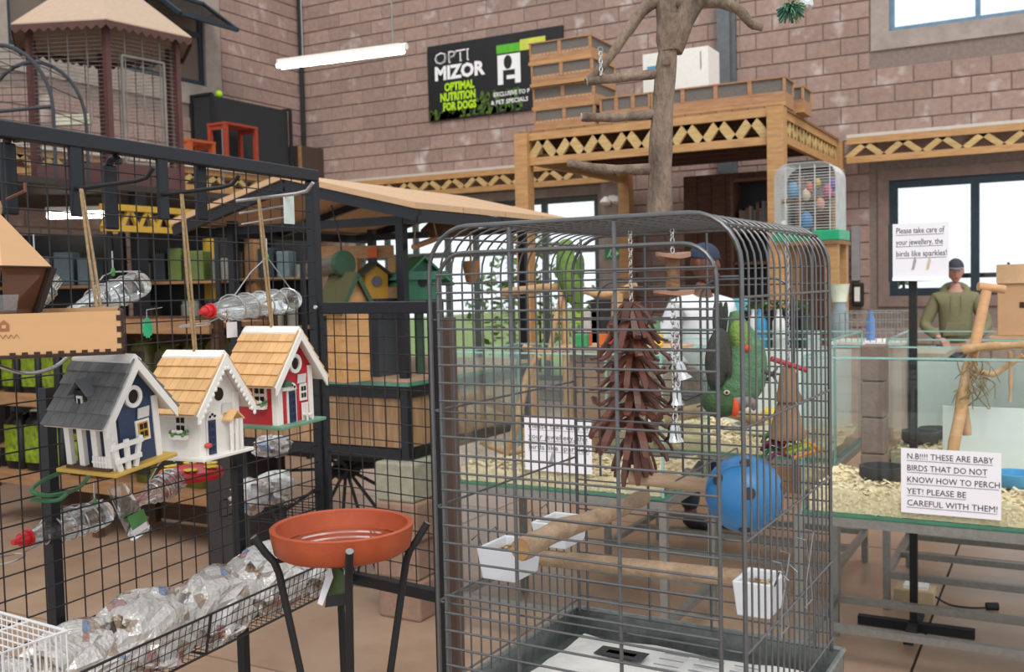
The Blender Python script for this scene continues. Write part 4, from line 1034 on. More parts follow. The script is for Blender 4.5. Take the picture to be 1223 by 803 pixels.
MB().prism([FB(156, 632, .009), FB(174, 622, .009), FB(177, 630, .007), FB(160, 641, .007)], fnrm*.001).build('barcode_label', M_paper, t)
c = fence_at(176, 392, -.05); pts = []
for k in range(24):
    r_ = .021*(1 if k % 2 else .84); a_ = 2*math.pi*k/24; pts.append(c+fdir*r_*.85*math.cos(a_)+V(0, 0, r_*1.25*math.sin(a_)))
t = thing('green_price_tag', 'jagged mint-green price tag hanging on the mesh', 'tag', c)
MB().prism(pts, fnrm*.0015).build('card', mat('mint_card', '#38c98f', .6), t)
MB().tube([c+V(0, 0, .024), c+V(0, 0, .045), c+V(0, 0, .05)+fnrm*.05], .001, 5).build('string', M_silver, t)
# ------------------------------------------------------------------ wooden hexagonal feeder (upper left) with tray
M_lw = mat('laser_ply', '#c89c6e', .55, scale=4, var=.05, stretch=(1, 1, 6)); M_burn = mat('burnt_edge', '#3a2218', .8); M_lwd = mat('brown_pane', '#7a4f38', .35, scale=5, var=.12)
wf = W(20, 425, 1.72)
wt = thing('wooden_seed_feeder', 'laser-cut plywood seed feeder with roof, brown panes and tray', 'feeder', wf)
rx = r0.copy(); ry = V(-math.sin(YAW), math.cos(YAW), 0)
ry2 = ray(127, 400); ry2.z = 0; ry2.normalize(); rx2 = V(ry2.y, -ry2.x, 0)
K = 1.72/FPX*1.1
def LF(u, v, w_): return wf+rx2*((u-20)*K)+V(0, 0, (425-v)*1.72/FPX)+ry2*w_
MB().prism([LF(-95, 425, 0), LF(127, 425, 0), LF(127, 375, 0), LF(-95, 375, 0)], ry2*.008).build('tray_front', M_lw, wt)
MB().prism([LF(-95, 425, .26), LF(127, 425, .26), LF(127, 372, .26), LF(-95, 372, .26)], ry2*.008).build('tray_back', M_lw, wt)
MB().prism([LF(126, 427, 0), LF(130, 427, 0), LF(130, 374, 0), LF(126, 374, 0)], ry2*.26).build('tray_side', M_burn, wt)
MB().prism([LF(-95, 429, 0), LF(130, 429, 0), LF(130, 424, 0), LF(-95, 424, 0)], ry2*.268).build('tray_floor', M_burn, wt)
for k in range(10):
    u = 124-k*12; MB().prism([LF(u-3, 427, -.001), LF(u+3, 427, -.001), LF(u+3, 421.5, -.001), LF(u-3, 421.5, -.001)], ry2*.004).build('finger_joint', M_burn, wt)
for k in range(3):
    v = 415-k*14; MB().prism([LF(122, v, -.001), LF(127.5, v, -.001), LF(127.5, v-7, -.001), LF(122, v-7, -.001)], ry2*.004).build('finger_joint', M_burn, wt)
MB().prism([LF(4, 395, -.0015), LF(14, 395, -.0015), LF(14, 387, -.0015), LF(9, 382, -.0015), LF(4, 387, -.0015)], ry2*.001).build('house_emblem', mat('burn_mark', '#a0673f', .7), wt)
MB().prism([LF(7, 392, -.002), LF(11, 392, -.002), LF(11, 388, -.002), LF(7, 388, -.002)], ry2*.001).build('house_emblem', M_lw, wt)
MB().tube(bez([LF(-8+k*2.6, 402+(-2.5 if k % 2 else 2), -.001) for k in range(13)], 3), .0005, 4).build('script_engraving', mat('burn_mark2', '#a87b52', .7), wt)
for (u0, u1) in ((-60, 8), (8, 52)):
    top_u0, top_u1 = u0, u1; b0, b1 = (u0*.72, u0+((u1-u0)*.85)) if u0 < 0 else (8-.1*8, 34)
    w0, w1 = (.03, .03) if u0 < 0 else (.03, .12)
    MB().prism([LF(b0, 376, w0+.01), LF(b1, 376, (w0 if u0 < 0 else w1)+.01), LF(u1, 318, w0 if u0 < 0 else w1), LF(u0, 318, w0)], ry2*.006).build('pane', M_lwd, wt)
MB().prism([LF(34, 376, .12), LF(35, 376, .25), LF(54, 318, .25), LF(52, 318, .115)], rx2*.006).build('corner_strip', M_burn, wt)
MB().add([LF(-70, 318, -.0), LF(10, 318, -.0), LF(56, 318, .11), LF(50, 318, .26), LF(-70, 318, .3), LF(-8, 247, .12), LF(2, 247, .12)],
         [(0, 1, 6, 5), (1, 2, 6), (2, 3, 6), (3, 4, 5, 6), (4, 0, 5), (4, 3, 2, 1, 0)]).build('roof', M_lw, wt)
MB().tube([LF(-70, 318.5, -.002), LF(10, 318.5, -.002), LF(56, 318.5, .108)], .0022, 6).build('roof_edge', M_burn, wt)
MB().prism([LF(-50, 377, .026), LF(20, 377, .026), LF(24, 352, .022), LF(-50, 352, .022)], ry2*.003).build('acrylic_window', M_pet, wt)
MB().tube(arc(LF(-2, 243, .12), rx2*.012, V(0, 0, .02), 0, 2*math.pi, 10), .003, 6).build('hang_loop', M_rope, wt)
mb = MB().tube(bez([FB(-6, 436, .06), FB(30, 446, .08), FB(62, 440, .06), FB(82, 426, .02), FB(82, 426, -.01)], 5), .004, 6)
solo(mb, 'wire_shelf_bracket', M_silver, 'white bent wire bracket under the wooden feeder tray', 'bracket')
# ------------------------------------------------------------------ wire basket on the bottom rail with snack bags
def bagmat():
    m = mat('foil_bag', '#d6d3cf', .2, metal=.45, scale=22, var=.10, bump=.6, spec=.9, coat=.6)
    nt = m.node_tree; N = nt.nodes; L = nt.links; b = N['Principled BSDF']
    tc = N.new('ShaderNodeTexCoord'); vo = N.new('ShaderNodeTexVoronoi'); vo.inputs['Scale'].default_value = 34; L.new(tc.outputs['Object'], vo.inputs['Vector'])
    rp = N.new('ShaderNodeValToRGB'); rp.color_ramp.interpolation = 'CONSTANT'; e = rp.color_ramp.elements
    e[0].position = 0; e[0].color = lin('#cfccc8'); e[1].position = .62; e[1].color = lin('#a8988a')
    for p_, c_ in ((.70, '#8293b2'), (.75, '#d0cdc9'), (.88, '#b08a84'), (.92, '#8d7a68'), (.97, '#dddbd7')): q_ = e.new(p_); q_.color = lin(c_)
    sp_ = N.new('ShaderNodeSeparateColor'); L.new(vo.outputs['Color'], sp_.inputs[0]); L.new(sp_.outputs[0], rp.inputs[0])
    L.new(rp.outputs[0], b.inputs['Base Color']); return m
BS0, BS1 = .02, 1.32
bk = thing('wire_basket', 'long black wire basket clipped along the bottom of the fence', 'basket', FP((BS0+BS1)/2, FZ0+.05, .08))
bz0, bz1, bo0, bo1 = FZ0+.035, FZ0+.135, .0, .13
for z, o in ((bz0, bo1), (bz1, bo1+.02), (bz0, bo0+.022), (bz1, bo0+.022)): MB().cyl(FP(BS0, z, o), FP(BS1, z, o), .003, n=6).build('rim_wire', M_wireb, bk)
for s in (BS0, (BS0+BS1)/2, BS1): MB().tube([FP(s, bz1, .022), FP(s, bz0, .022), FP(s, bz0, bo1), FP(s, bz1, bo1+.02)], .004, 6).build('bracket_wire', M_wireb, bk)
w = MB(); n = 64
for i in range(n+1):
    s = BS0+(BS1-BS0)*i/n; w.tube([FP(s, bz0, .022), FP(s, bz0, bo1), FP(s, bz1, bo1+.02)], .0012, 4)
for k in range(1, 4): w.cyl(FP(BS0, bz0+(bz1-bz0)*k/4, bo1+.005*k), FP(BS1, bz0+(bz1-bz0)*k/4, bo1+.005*k), .0012, n=4)
w.build('wire_front', M_wireb, bk, stuff=True)
M_bagp = bagmat(); M_bluep = mat('blue_print_bag', '#5878b0', .3); M_orgp = mat('orange_print_bag', '#c07840', .4)
def crumple(c, ex, ey, ez, seed):
    random.seed(seed); nu, nv = 22, 14; mb = MB(); ph = [random.uniform(0, 6.28) for _ in range(12)]
    for j in range(nv+1):
        t_ = math.pi*j/nv
        for k in range(nu):
            a_ = 2*math.pi*k/nu; n_ = 1+.12*math.sin(3*a_+ph[0]+t_*4)+.10*math.sin(5*a_-ph[1]+7*t_)+.08*math.sin(9*a_+ph[2]-5*t_)+random.uniform(-.13, .13)
            sx = math.copysign(abs(math.cos(a_))**.7, math.cos(a_))*math.sin(t_)**.6; sy = math.copysign(abs(math.sin(a_))**.7, math.sin(a_))*math.sin(t_)**.6
            mb.v.append(Vector(c)+Vector(ex)*sx*n_+Vector(ey)*sy*n_-Vector(ez)*math.cos(t_)*(1+.12*math.sin(2*a_+ph[3])))
    for j in range(nv):
        for k in range(nu): mb.f.append((j*nu+k, j*nu+(k+1) % nu, (j+1)*nu+(k+1) % nu, (j+1)*nu+k))
    return mb
for i in range(6):
    s = BS0+.11+i*.218; c = FP(s, FZ0+.115+.012*(i % 2), .075)
    t = thing('snack_bag', ['crinkled clear snack bag in the basket at the gate end', 'crinkled clear snack bag, second from the gate in the basket', 'crinkled clear snack bag, third from the gate in the basket', 'crinkled clear snack bag, fourth from the gate in the basket', 'crinkled clear snack bag, fifth from the gate in the basket', 'crinkled clear snack bag in the basket behind the white wire cage'][i], 'bag', c-V(0, 0, .07), 0, 'snack bags in the wire basket')
    crumple(c, fdir*.118, fnrm*.048, V(0, 0, .082)-fnrm*.03, i).build('bag', M_bagp, t)
# small second basket inside the corner
c = fence_at(290, 610, -.2)
bk2 = thing('wire_basket', 'small wire basket with foil bags hung behind the mesh near the bird bath', 'basket', c)
for z in (0, .05):
    MB().tube([c+fdir*.1+V(0, 0, z), c-fdir*.16+V(0, 0, z), c-fdir*.16+fnrm*.198+V(0, 0, z), c+fdir*.1+fnrm*.198+V(0, 0, z)], .003, 6, closed=True).build('rim_wire', M_wireb, bk2)
w = MB()
for k in range(9): w.tube([c+fdir*(.1-.0325*k)+V(0, 0, .05), c+fdir*(.1-.0325*k), c+fdir*(.1-.0325*k)+fnrm*.196, c+fdir*(.1-.0325*k)+fnrm*.196+V(0, 0, .05)], .0015, 4)
w.build('wire_front', M_wireb, bk2, stuff=True)
for k in range(2):
    solo(crumple(c+fdir*(.035-.12*k)+fnrm*.06+V(0, 0, .055), fdir*.055, fnrm*.045, V(0, 0, .05), 20+k), 'foil_bag', M_bagp, ['shiny foil snack bag in the small basket, near the post', 'shiny foil snack bag in the small basket, near the gate'][k], 'bag', 'bags in the small basket', smooth=True)
c = fence_at(325, 533, -.05); solo(crumple(c, fdir*.05, fnrm*.045, V(0, 0, .03), 31), 'foil_bag', M_bagp, 'shiny foil bag behind the mesh under the red birdhouse', 'bag', smooth=True)
# ================================================================== parrot cage
CW, CD, CTOP, CBOT = .522, .52, 1.695, .905
CR = math.radians(-1.4)
cg = thing('parrot_cage', 'large arched grey wire parrot cage on a galvanised tray stand', 'cage', (-.641, 1.617, 0), CR)
CM = Matrix.Translation((-.641, 1.617, 0)) @ Matrix.Rotation(CR, 4, 'Z')
def CP(x, y, z): return CM @ V(x, y, z)
CL = lambda mb, n, m=M_wire, par=cg, **k: mb.build(n, m, par, world=False, **k)
rr = .075
def arch_pts(y, x0=-CW/2, x1=CW/2, zt=CTOP, zb=CBOT, r=rr):
    return [V(x0, y, zb)]+arc(V(x0+r, y, zt-r), V(-r, 0, 0), V(0, 0, r), 0, math.pi/2, 7)+arc(V(x1-r, y, zt-r), V(r, 0, 0), V(0, 0, r), math.pi/2, 0, 7)+[V(x1, y, zb)]
am = MB().tube(arch_pts(0), .0017, 6).mesh('arch_wire', M_wire, smooth=True)
amt = MB().tube(arch_pts(0), .0036, 8).mesh('arch_frame', M_wire, smooth=True)
NA = 17
for i in range(NA):
    y = -CD/2+CD*i/(NA-1)
    shared(amt if i in (0, NA-1) else am, 'arch_frame' if i in (0, NA-1) else 'arch_wire', cg, (0, y, 0))
# depth rails
dm = MB().cyl((0, -CD/2, 0), (0, CD/2, 0), .0021, n=6).mesh('depth_rail', M_wire)
for x, z in [(s*(CW/2+.002), z) for s in (-1, 1) for z in (1.575, 1.394, 1.234, 1.075, .93)]+[(x, CTOP+.002) for x in (-.16, -.08, 0, .08, .16)]+[(s*(CW/2-.02), CTOP-.018) for s in (-1, 1)]:
    shared(dm, 'depth_rail', cg, (x, 0, z))
# top: fine cross wires
tmh = MB().cyl((0, -CD/2, 0), (0, CD/2, 0), .0012, n=5).mesh('top_wire', M_wire)
for k in range(12): shared(tmh, 'top_wire', cg, (-.176+.032*k, 0, CTOP))
# front door panel
dx0, dx1, dzt, dr_ = -CW/2+.020, CW/2-.034, 1.652, .05
yf = -CD/2-.005
CL(MB().tube([V(dx0, yf, CBOT)]+arc(V(dx0+dr_, yf, dzt-dr_), V(-dr_, 0, 0), V(0, 0, dr_), 0, math.pi/2, 6)+arc(V(dx1-dr_, yf, dzt-dr_), V(dr_, 0, 0), V(0, 0, dr_), math.pi/2, 0, 6)+[V(dx1, yf, CBOT)], .0034, 8), 'door_frame', smooth=True)
for x in (-CW/2+CW*.30, -CW/2+CW*.64): CL(MB().cyl((x, yf, CBOT), (x, yf, 1.688), .0032, n=8), 'door_stile', smooth=True)
fm = MB().cyl((dx0, 0, 0), (dx1, 0, 0), .0020, n=6).mesh('front_wire', M_wire)
z = dzt-.034; k = 0
while z > CBOT:
    shared(fm, 'front_wire', cg, (0, yf-.004, z)); z -= .0292
fm2 = MB().cyl((-CW/2, 0, 0), (CW/2, 0, 0), .0017, n=6).mesh('front_wire', M_wire)
for z in (1.604, 1.545, 1.394, 1.234, 1.075): shared(fm2, 'front_wire', cg, (0, -CD/2+.003, z))
# back wall
z = CTOP-.075
while z > CBOT: shared(fm2, 'back_wire', cg, (0, CD/2+.003, z)); z -= .031
for x in (-CW/2+.02, -.1, .03, .15, CW/2-.03): CL(MB().cyl((x, CD/2, CBOT), (x, CD/2, CTOP-.004), .0026, n=6), 'back_stile')
CL(MB().tube(arch_pts(CD/2-.012, -.20, -.02, 1.60, 1.2, .04), .0024, 6), 'nest_door_frame', smooth=True)
CL(MB().tube(arch_pts(CD/2-.012, .02, .20, 1.60, 1.2, .04), .0024, 6), 'nest_door_frame', smooth=True)
# galvanised tray and stand
M_tray = mat('tray_galvanised', '#878d8b', .45, metal=.7, scale=50, var=.2)
tw, td, tz0, tz1 = CW/2+.018, CD/2+.018, .848, .905
tr_ = CL(MB().box(-tw, tw, -td, td, tz0, tz0+.004), 'tray', M_tray)
for x0, x1, y0, y1 in ((-tw, -tw+.004, -td, td), (tw-.004, tw, -td, td), (-tw, tw, -td, -td+.004), (-tw, tw, td-.004, td)): CL(MB().box(x0, x1, y0, y1, tz0, tz1), 'tray_side', M_tray, tr_)
for p, q in (((-tw, -td), (tw, -td)), ((tw, -td), (tw, td)), ((tw, td), (-tw, td)), ((-tw, td), (-tw, -td))): CL(MB().cyl((p[0], p[1], tz1), (q[0], q[1], tz1), .005, n=6), 'tray_rim', M_tray, tr_)
for sx in (-1, 1):
    for sy in (-1, 1): CL(MB().cyl((sx*(tw-.02), sy*(td-.02), .06), (sx*(tw-.02), sy*(td-.02), tz0), .012), 'stand_leg', M_galv); CL(MB().lathe([(.0, -.03), (.02, -.026), (.03, 0), (.02, .026), (0, .03)], (sx*(tw-.02), sy*(td-.02), .03), 14, (1, 0, 0)), 'castor', M_blackm)
# newspaper lining
def sheet(c, ex, ey, amp, seed, n=12):
    random.seed(seed); mb = MB(); c, ex, ey = Vector(c), Vector(ex), Vector(ey)
    for j in range(n+1):
        for i in range(n+1):
            u, v = i/n-.5, j/n-.5
            mb.v.append(c+ex*u+ey*v+V(0, 0, amp*(1.2+math.sin(u*13+seed)*math.cos(v*11+2*seed)*.7+random.uniform(-.35, .35))))
    for j in range(n):
        for i in range(n): mb.f.append((j*(n+1)+i, j*(n+1)+i+1, (j+1)*(n+1)+i+1, (j+1)*(n+1)+i))
    return mb
np_ = thing('newspaper_lining', 'crumpled newspaper lining the cage tray', 'newspaper', CP(0, 0, tz0+.005), CR)
M_news = mat('newsprint', '#dcdad6', .9, scale=18, var=.10)
CL(sheet((0, .0, tz0+.008), (CW-.04, 0, 0), (0, CD-.04, 0), .006, 3).xf(Matrix.Translation((0, 0, -tz0-.005))), 'sheet', M_news, np_)
M_newsb = mat('news_black', '#3a3a3a', .9)
def npatch(x, y, w, d, m, n): CL(MB().box(x-w/2, x+w/2, y-d/2, y+d/2, .0165, .0175), n, m, np_)
npatch(-.12, .16, .10, .045, M_newsb, 'headline_block'); npatch(-.12, .16, .06, .016, M_news, 'headline_gap'); npatch(.13, .14, .05, .04, mat('news_photo', '#b08c50', .8), 'photo_block'); npatch(-.02, .04, .05, .03, mat('news_photo2', '#c2a36a', .8), 'photo_block')
for k in range(9): npatch(-.02+(k % 3)*.07, .20-.03*(k//3), .05, .004, mat('news_grey', '#9a9a9a', .9), 'text_line')
# droppings / seed husks on the paper are left to the paper's own mottling
# ------------------------------------------------------------------ perches
M_perch = mat('perch_wood', '#bfa285', .7, wood=True, scale=6, col2='#9c8067', stretch=(1, 9, 9)); M_branch = mat('branch_bark', '#b0957a', .8, scale=22, col2='#87705a', bump=.5)
def CWp(px, py, z): return W(px, py, z)
a, b = W(752, 570, 1.88), W(932, 590, 1.78)
t = thing('dowel_perch', 'pale round dowel perch behind the blue ball', 'perch', (a+b)/2); MB().cyl(a, b, .0135, n=16).build('dowel', M_perch, t, smooth=True); MB().cyl(b, b+(b-a).normalized()*.006, .011, n=12).build('cut_end', M_pine, t)
a, b = W(622, 657, 1.62), W(770, 594, 2.0)
pts = [a, a.lerp(b, .3)+V(0, 0, .006), a.lerp(b, .6)+V(0, 0, -.003), a.lerp(b, .85), b]
t = thing('branch_perch', 'natural branch perch reaching from front wires to back of cage', 'perch', (a+b)/2); MB().tube(bez(pts, 4), [.019-.004*i/16+.0015*math.sin(i*1.9) for i in range(17)], 12).build('branch', M_branch, t, smooth=True)
MB().cyl(a, a-(b-a).normalized()*.003, .017, n=12).build('cut_end', M_pine, t)
a, b = W(628, 664, 1.93), W(905, 693, 1.70)
t = thing('lower_perch', 'worn straight perch lying low between the food bowls', 'perch', (a+b)/2); MB().cyl(a, b, .0155, n=14).build('dowel', M_branch, t, smooth=True)
# ------------------------------------------------------------------ food bowls
M_bowl = mat('white_plastic', '#dfe2e8', .3, var=.03)
M_seed = mat('seed_mix', '#a58a66', .9, scale=160, var=.35)
def bowl(c, yaw, w, d, h, label, hooks=True):
    t = thing('seed_bowl', label, 'bowl', c, yaw, 'white plastic bowls clipped on the cage')
    i = .006; b = lambda mb, n, m: mb.build(n, m, t, world=False)
    x, y = w/2, d/2; ti = .84
    top = [(-x, -y, h), (x, -y, h), (x, y, h), (-x, y, h)]; bt = [(-x*ti, -y*ti, 0), (x*ti, -y*ti, 0), (x*ti, y*ti, 0), (-x*ti, y*ti, 0)]
    it = [(-x+i, -y+i, h), (x-i, -y+i, h), (x-i, y-i, h), (-x+i, y-i, h)]; ib = [(-x*ti+i, -y*ti+i, i), (x*ti-i, -y*ti+i, i), (x*ti-i, y*ti-i, i), (-x*ti+i, y*ti-i, i)]
    fs = [(3, 2, 1, 0)]+[(k, (k+1) % 4, 4+(k+1) % 4, 4+k) for k in range(4)]+[(4+k, 4+(k+1) % 4, 8+(k+1) % 4, 8+k) for k in range(4)]+[(8+k, 8+(k+1) % 4, 12+(k+1) % 4, 12+k) for k in range(4)]+[(12, 13, 14, 15)]
    o = MB().add(bt+top+it+ib, fs).build('dish', M_bowl, t, world=False, bevel=.002)
    b(MB().box(-x*.88, x*.88, -y*.86, y*.86, h*.55, h*.72), 'seed_fill', M_seed)
    sm = MB(); random.seed(4)
    for k in range(26): sm.ell((random.uniform(-x*.8, x*.8), random.uniform(-y*.75, y*.75), h*.72+random.uniform(0, .004)), (.005, .003, .0025), 6, 4)
    s = b(sm, 'seeds', mat('sunflower_seed', '#cdb794', .8, var=.2)); s['kind'] = 'stuff'
    if hooks:
        for s_ in (-1, 1): b(MB().tube([(s_*x*.6, y, h*.9), (s_*x*.6, y+.008, h+.018), (s_*x*.6, y+.022, h+.006)], .0014, 5), 'hook', M_wire)
    return t
side_l, side_r = CR+math.radians(90), CR-math.radians(90)
c = CP(-CW/2+.052, -.11, 1.088); bowl(c, side_l, .098, .078, .056, 'white seed bowl on the left cage wall below the branch perch')
c = CP(-CW/2+.05, .085, 1.098); bowl(c, side_l, .098, .075, .048, 'white bowl behind the branch perch on the left cage wall')
c = CP(CW/2-.036, -.07, 1.075); bowl(c, side_r, .085, .062, .056, 'white seed bowl on the right cage wall under the blue ball')
# hook clips outside the right wall
for k, yy in enumerate((-.13, .02)):
    solo(MB().tube([CP(CW/2-.002, yy, 1.175), CP(CW/2+.012, yy+.01, 1.17), CP(CW/2+.01, yy+.045, 1.10), CP(CW/2+.012, yy+.05, 1.06), CP(CW/2+.004, yy+.03, 1.05)], .0013, 5).tube([CP(CW/2-.002, yy+.06, 1.175), CP(CW/2+.012, yy+.06, 1.172), CP(CW/2+.01, yy+.02, 1.10), CP(CW/2+.012, yy+.01, 1.055)], .0013, 5),
         'bowl_clip', mat('clip_grey', '#7e7f80', .6), ['crossed wire clip holding the right seed bowl', 'crossed wire clip behind the right seed bowl'][k], 'clip', 'wire clips of the bowls')
# ------------------------------------------------------------------ blue holed ball
bc = W(889, 590, 1.70)
t = thing('blue_ball', 'blue plastic ball with round holes wedged in the cage corner', 'ball', bc-V(0, 0, .066))
M_blue = mat('blue_ball', '#2f78b2', .38, var=.08, scale=12)
M_holeb = mat('ball_inside', '#2a2c33', .6)
RB = .066
mb = MB().ell(bc, RB, 28, 18); mb.build('shell', M_blue, t, smooth=True)
for th, ph_ in ((.12, .0), (-1.0, .45), (1.15, .1), (.1, 1.05), (.0, -1.0), (2.4, .2), (-2.3, -.2)):
    vd = (CAM-bc).normalized(); xx = r0; yy = V(0, 0, 1)
    n_ = (vd*math.cos(th)*math.cos(ph_)+xx*math.sin(th)*math.cos(ph_)+yy*math.sin(ph_)).normalized()
    MB().lathe([(.0105, RB-.0016), (.0105, RB+.0002), (.0, RB+.0004)], bc, 14, n_).build('hole', M_holeb, t, smooth=True)
MB().tube(arc(bc, r0*(RB+.0006), (V(0, 0, 1)*.8+(CAM-bc).normalized()*.6).normalized()*(RB+.0006), 0, 2*math.pi, 40), .0008, 5).build('moulding_seam', mat('blue_seam', '#4a86c0', .4), t)
MB().tube([bc+V(-.01, 0, RB), bc+V(-.012, 0, RB+.012), CP(.16, -CD/2+.003, bc.z+RB+.012)], .0014, 5).build('hanger', M_wire, t)
# ------------------------------------------------------------------ leather strip toy
M_leather = mat('brown_leather', '#6a3d30', .45, scale=25, var=.2, objvar=.18)
tc = W(754, 364, 1.86)
t = thing('leather_toy', 'hanging toy of many brown leather strips', 'toy', tc)
def chain(p, q, m, root, r=.0045, w_=.0011):
    p, q = Vector(p), Vector(q); d = q-p; n = max(2, int(d.length/(r*1.7))); d.normalize()
    x = d.cross(V(.31, .4, .2)).normalized(); y = d.cross(x)
    for k in range(n):
        c = p+d*((k+.5)*(q-p).length/n); s = x if k % 2 else y
        MB().tube(arc(c, d*r*1.25, s*r*.8, 0, 2*math.pi, 9)[:-1], w_, 5, closed=True).build('chain_link', m, root, smooth=True)
chain(V(tc.x, tc.y, CTOP), tc+V(0, 0, -.004), M_chrome, t)
random.seed(11)
MB().cyl(tc, tc-V(0, 0, .30), .012).build('core', M_leather, t)
def strip(p0, ang, out, drop, w_, curl):
    dv = V(math.cos(ang), math.sin(ang), 0); sv = V(-math.sin(ang), math.cos(ang), 0)
    pts = []
    for i in range(6):
        f_ = i/5; pts.append(p0+dv*(.008+out*math.sin(f_*1.5))+V(0, 0, -drop*f_**1.35+curl*max(0, f_-.55)**1.3))
    mb = MB(); th = .0022
    for i, p in enumerate(pts):
        tdir = (pts[min(i+1, 5)]-pts[max(i-1, 0)]).normalized(); nn = sv.cross(tdir); ww = w_*(1 if i < 5 else .55)
        mb.v += [p+sv*ww+nn*th, p-sv*ww+nn*th, p-sv*ww-nn*th, p+sv*ww-nn*th]
    for i in range(5):
        for k in range(4): mb.f.append((i*4+k, i*4+(k+1) % 4, i*4+4+(k+1) % 4, i*4+4+k))
    mb.f += [(0, 1, 2, 3), (20, 21, 22, 23)]
    mb.build('leather_strip', M_leather, t)
for layer in range(9):
    z = -.0-layer*.031; rad = (.036, .056, .066, .062, .068, .074, .078, .062, .034)[layer]
    for k in range(11):
        a_ = 2*math.pi*(k+.5*(layer % 2))/11+random.uniform(-.15, .15)
        strip(tc+V(0, 0, z+random.uniform(-.006, .006)), a_, rad*random.uniform(.8, 1.15), random.uniform(.055, .085)*(1.25 if layer == 8 else 1), random.uniform(.0055, .0078), random.uniform(.02, .16) if layer < 7 else .03)
# ------------------------------------------------------------------ log and disc toy, chain of bells
wc = W(803, 292, 1.80)
t = thing('log_toy', 'wooden log toy between two wavy wooden discs in the cage', 'toy', wc)
M_log = mat('log_bark', '#9a7656', .8, scale=40, col2='#6d4e36', bump=.4); M_disc = mat('disc_wood', '#b98f78', .7, scale=14, col2='#9a6e5a')
L2 = lambda dy: wc-V(0, 0, dy*1.80/FPX)
MB().lathe([(.010, 0), (.0135, .002), (.012, .03), (.0135, .058), (.012, .063)], L2(55), 14).build('log', M_log, t, smooth=True)
for yy, rd in ((14, .031), (58, .036)):
    mb = MB(); n = 22
    for zz_ in (0, .007):
        for k in range(n): 
            a_ = 2*math.pi*k/n; r_ = rd*(1+.08*math.sin(3*a_+yy)); mb.v.append(L2(yy)+V(r_*math.cos(a_), r_*math.sin(a_), zz_-.002+.003*math.sin(2*a_)))
    for k in range(n): mb.f.append((k, (k+1) % n, n+(k+1) % n, n+k))
    mb.f += [tuple(range(n))[::-1], tuple(range(n, 2*n))]; mb.build('disc', M_disc, t, smooth=True)
chain(V(wc.x, wc.y, CTOP), L2(10), M_chrome, t)
MB().tube(arc(L2(66), r0*.006, V(0, 0, .006), 0, 2*math.pi, 10)[:-1], .0018, 5, closed=True).build('eye_screw', M_galv, t)
t = thing('bell_chain', 'chrome chain with three small bells below the log toy', 'chain', L2(230))
chain(L2(72), L2(225), M_chrome, t, .0062, .0016)
chain(L2(95)+r0*.006, L2(170)+r0*.006, M_chrome, t, .006, .0016)
for dx, dy, s in ((.012, 152, 1.15), (.002, 183, 1.1), (-.002, 226, 1.25)):
    c = L2(dy)+r0*dx; ax_ = V(0, 0, -1)+r0*(.25 if dx > .01 else .0)
    bl_ = MB().lathe([(0, -.016*s), (.006*s, -.015*s), (.0085*s, -.008*s), (.010*s, .006*s), (.0155*s, .013*s), (.0135*s, .012*s), (.006*s, 0)], c, 16, ax_.normalized()).build('bell', M_chrome, t, smooth=True)
    MB().ell(c+ax_.normalized()*.012*s, .0035).build('clapper', M_galv, bl_)
MB().tube([L2(180), L2(188)+r0*.02, L2(180)+r0*.05, L2(192)+r0*.055, L2(196)+r0*.04], .0015, 5).build('bent_wire', M_wireb, t)
# ------------------------------------------------------------------ stacked bell-shaped wooden toy on the right
kc_ = W(941, 432, 1.78)
S2 = lambda dx, dy, dz=0: kc_+r0*(dx*1.78/FPX)-V(0, 0, dy*1.78/FPX)+V(-math.sin(YAW), math.cos(YAW), 0)*dz
t = thing('wooden_bell_toy', 'stacked wooden bell toy with red stick and knotted cloth strips', 'toy', S2(0, 130))
M_tw = mat('toy_wood', '#9b7b5e', .75, scale=30, col2='#7a5c44')
MB().lathe([(.012, 0), (.015, -.011), (.019, -.041), (.024, -.052), (.023, -.059), (.011, -.058)], S2(0, 8), 18).build('wooden_bell', M_tw, t, smooth=True)
MB().lathe([(.015, 0), (.021, -.014), (.028, -.045), (.035, -.059), (.033, -.066), (.014, -.063)], S2(-2, 48), 18).build('wooden_bell', M_tw, t, smooth=True)
MB().cyl(S2(-20, -4), S2(23, 11), .005).build('red_stick', mat('red_stick', '#c0414b', .5), t)
_lx = (CM.inverted() @ kc_).x; _zt = CTOP-rr+math.sqrt(max(0, rr*rr-max(0, _lx-(CW/2-rr))**2))
chain(V(kc_.x, kc_.y, _zt-.006), S2(0, 2), M_silver, t); _ly = (CM.inverted() @ kc_).y; MB().tube([CP(CW/2-.02, _ly-.01, CTOP-.016), CP(CW/2-.02, _ly, CTOP-.022), V(kc_.x, kc_.y, _zt-.008)], .0016, 5).tube([V(kc_.x, kc_.y, _zt-.008), CP(.16, _ly, CTOP+.003)], .0014, 5).build('hanger', M_wire, t)
random.seed(9)
for k in range(16):
    a_ = random.uniform(-.5, .6); col = ('strip_green', '#2f6d3c', 'strip_orange', '#d9892c', 'strip_purple', '#6b2545', 'strip_lime', '#a3b53a')[2*(k % 4):2*(k % 4)+2]
    c = S2(random.uniform(-8, 8), 100+random.uniform(-10, 22), random.uniform(-.02, .02)); s_ = 1 if k % 2 else -1
    MB().tube(bez([c, c+r0*s_*.025+V(0, 0, .008), c+r0*s_*random.uniform(.035, .05)+V(0, 0, random.uniform(-.01, .016))], 3), .004, 6).build('knotted_strip', mat(col[0], col[1], .7), t)
MB().tube(bez([S2(-6, 70), S2(-8, 84), S2(0, 92)], 4), .009, 8).tube(bez([S2(6, 68), S2(9, 82), S2(2, 94)], 4), .009, 8).build('red_cloth', mat('red_cloth', '#b04652', .8), t)
chain(S2(0, 78), S2(0, 102), M_silver, t)
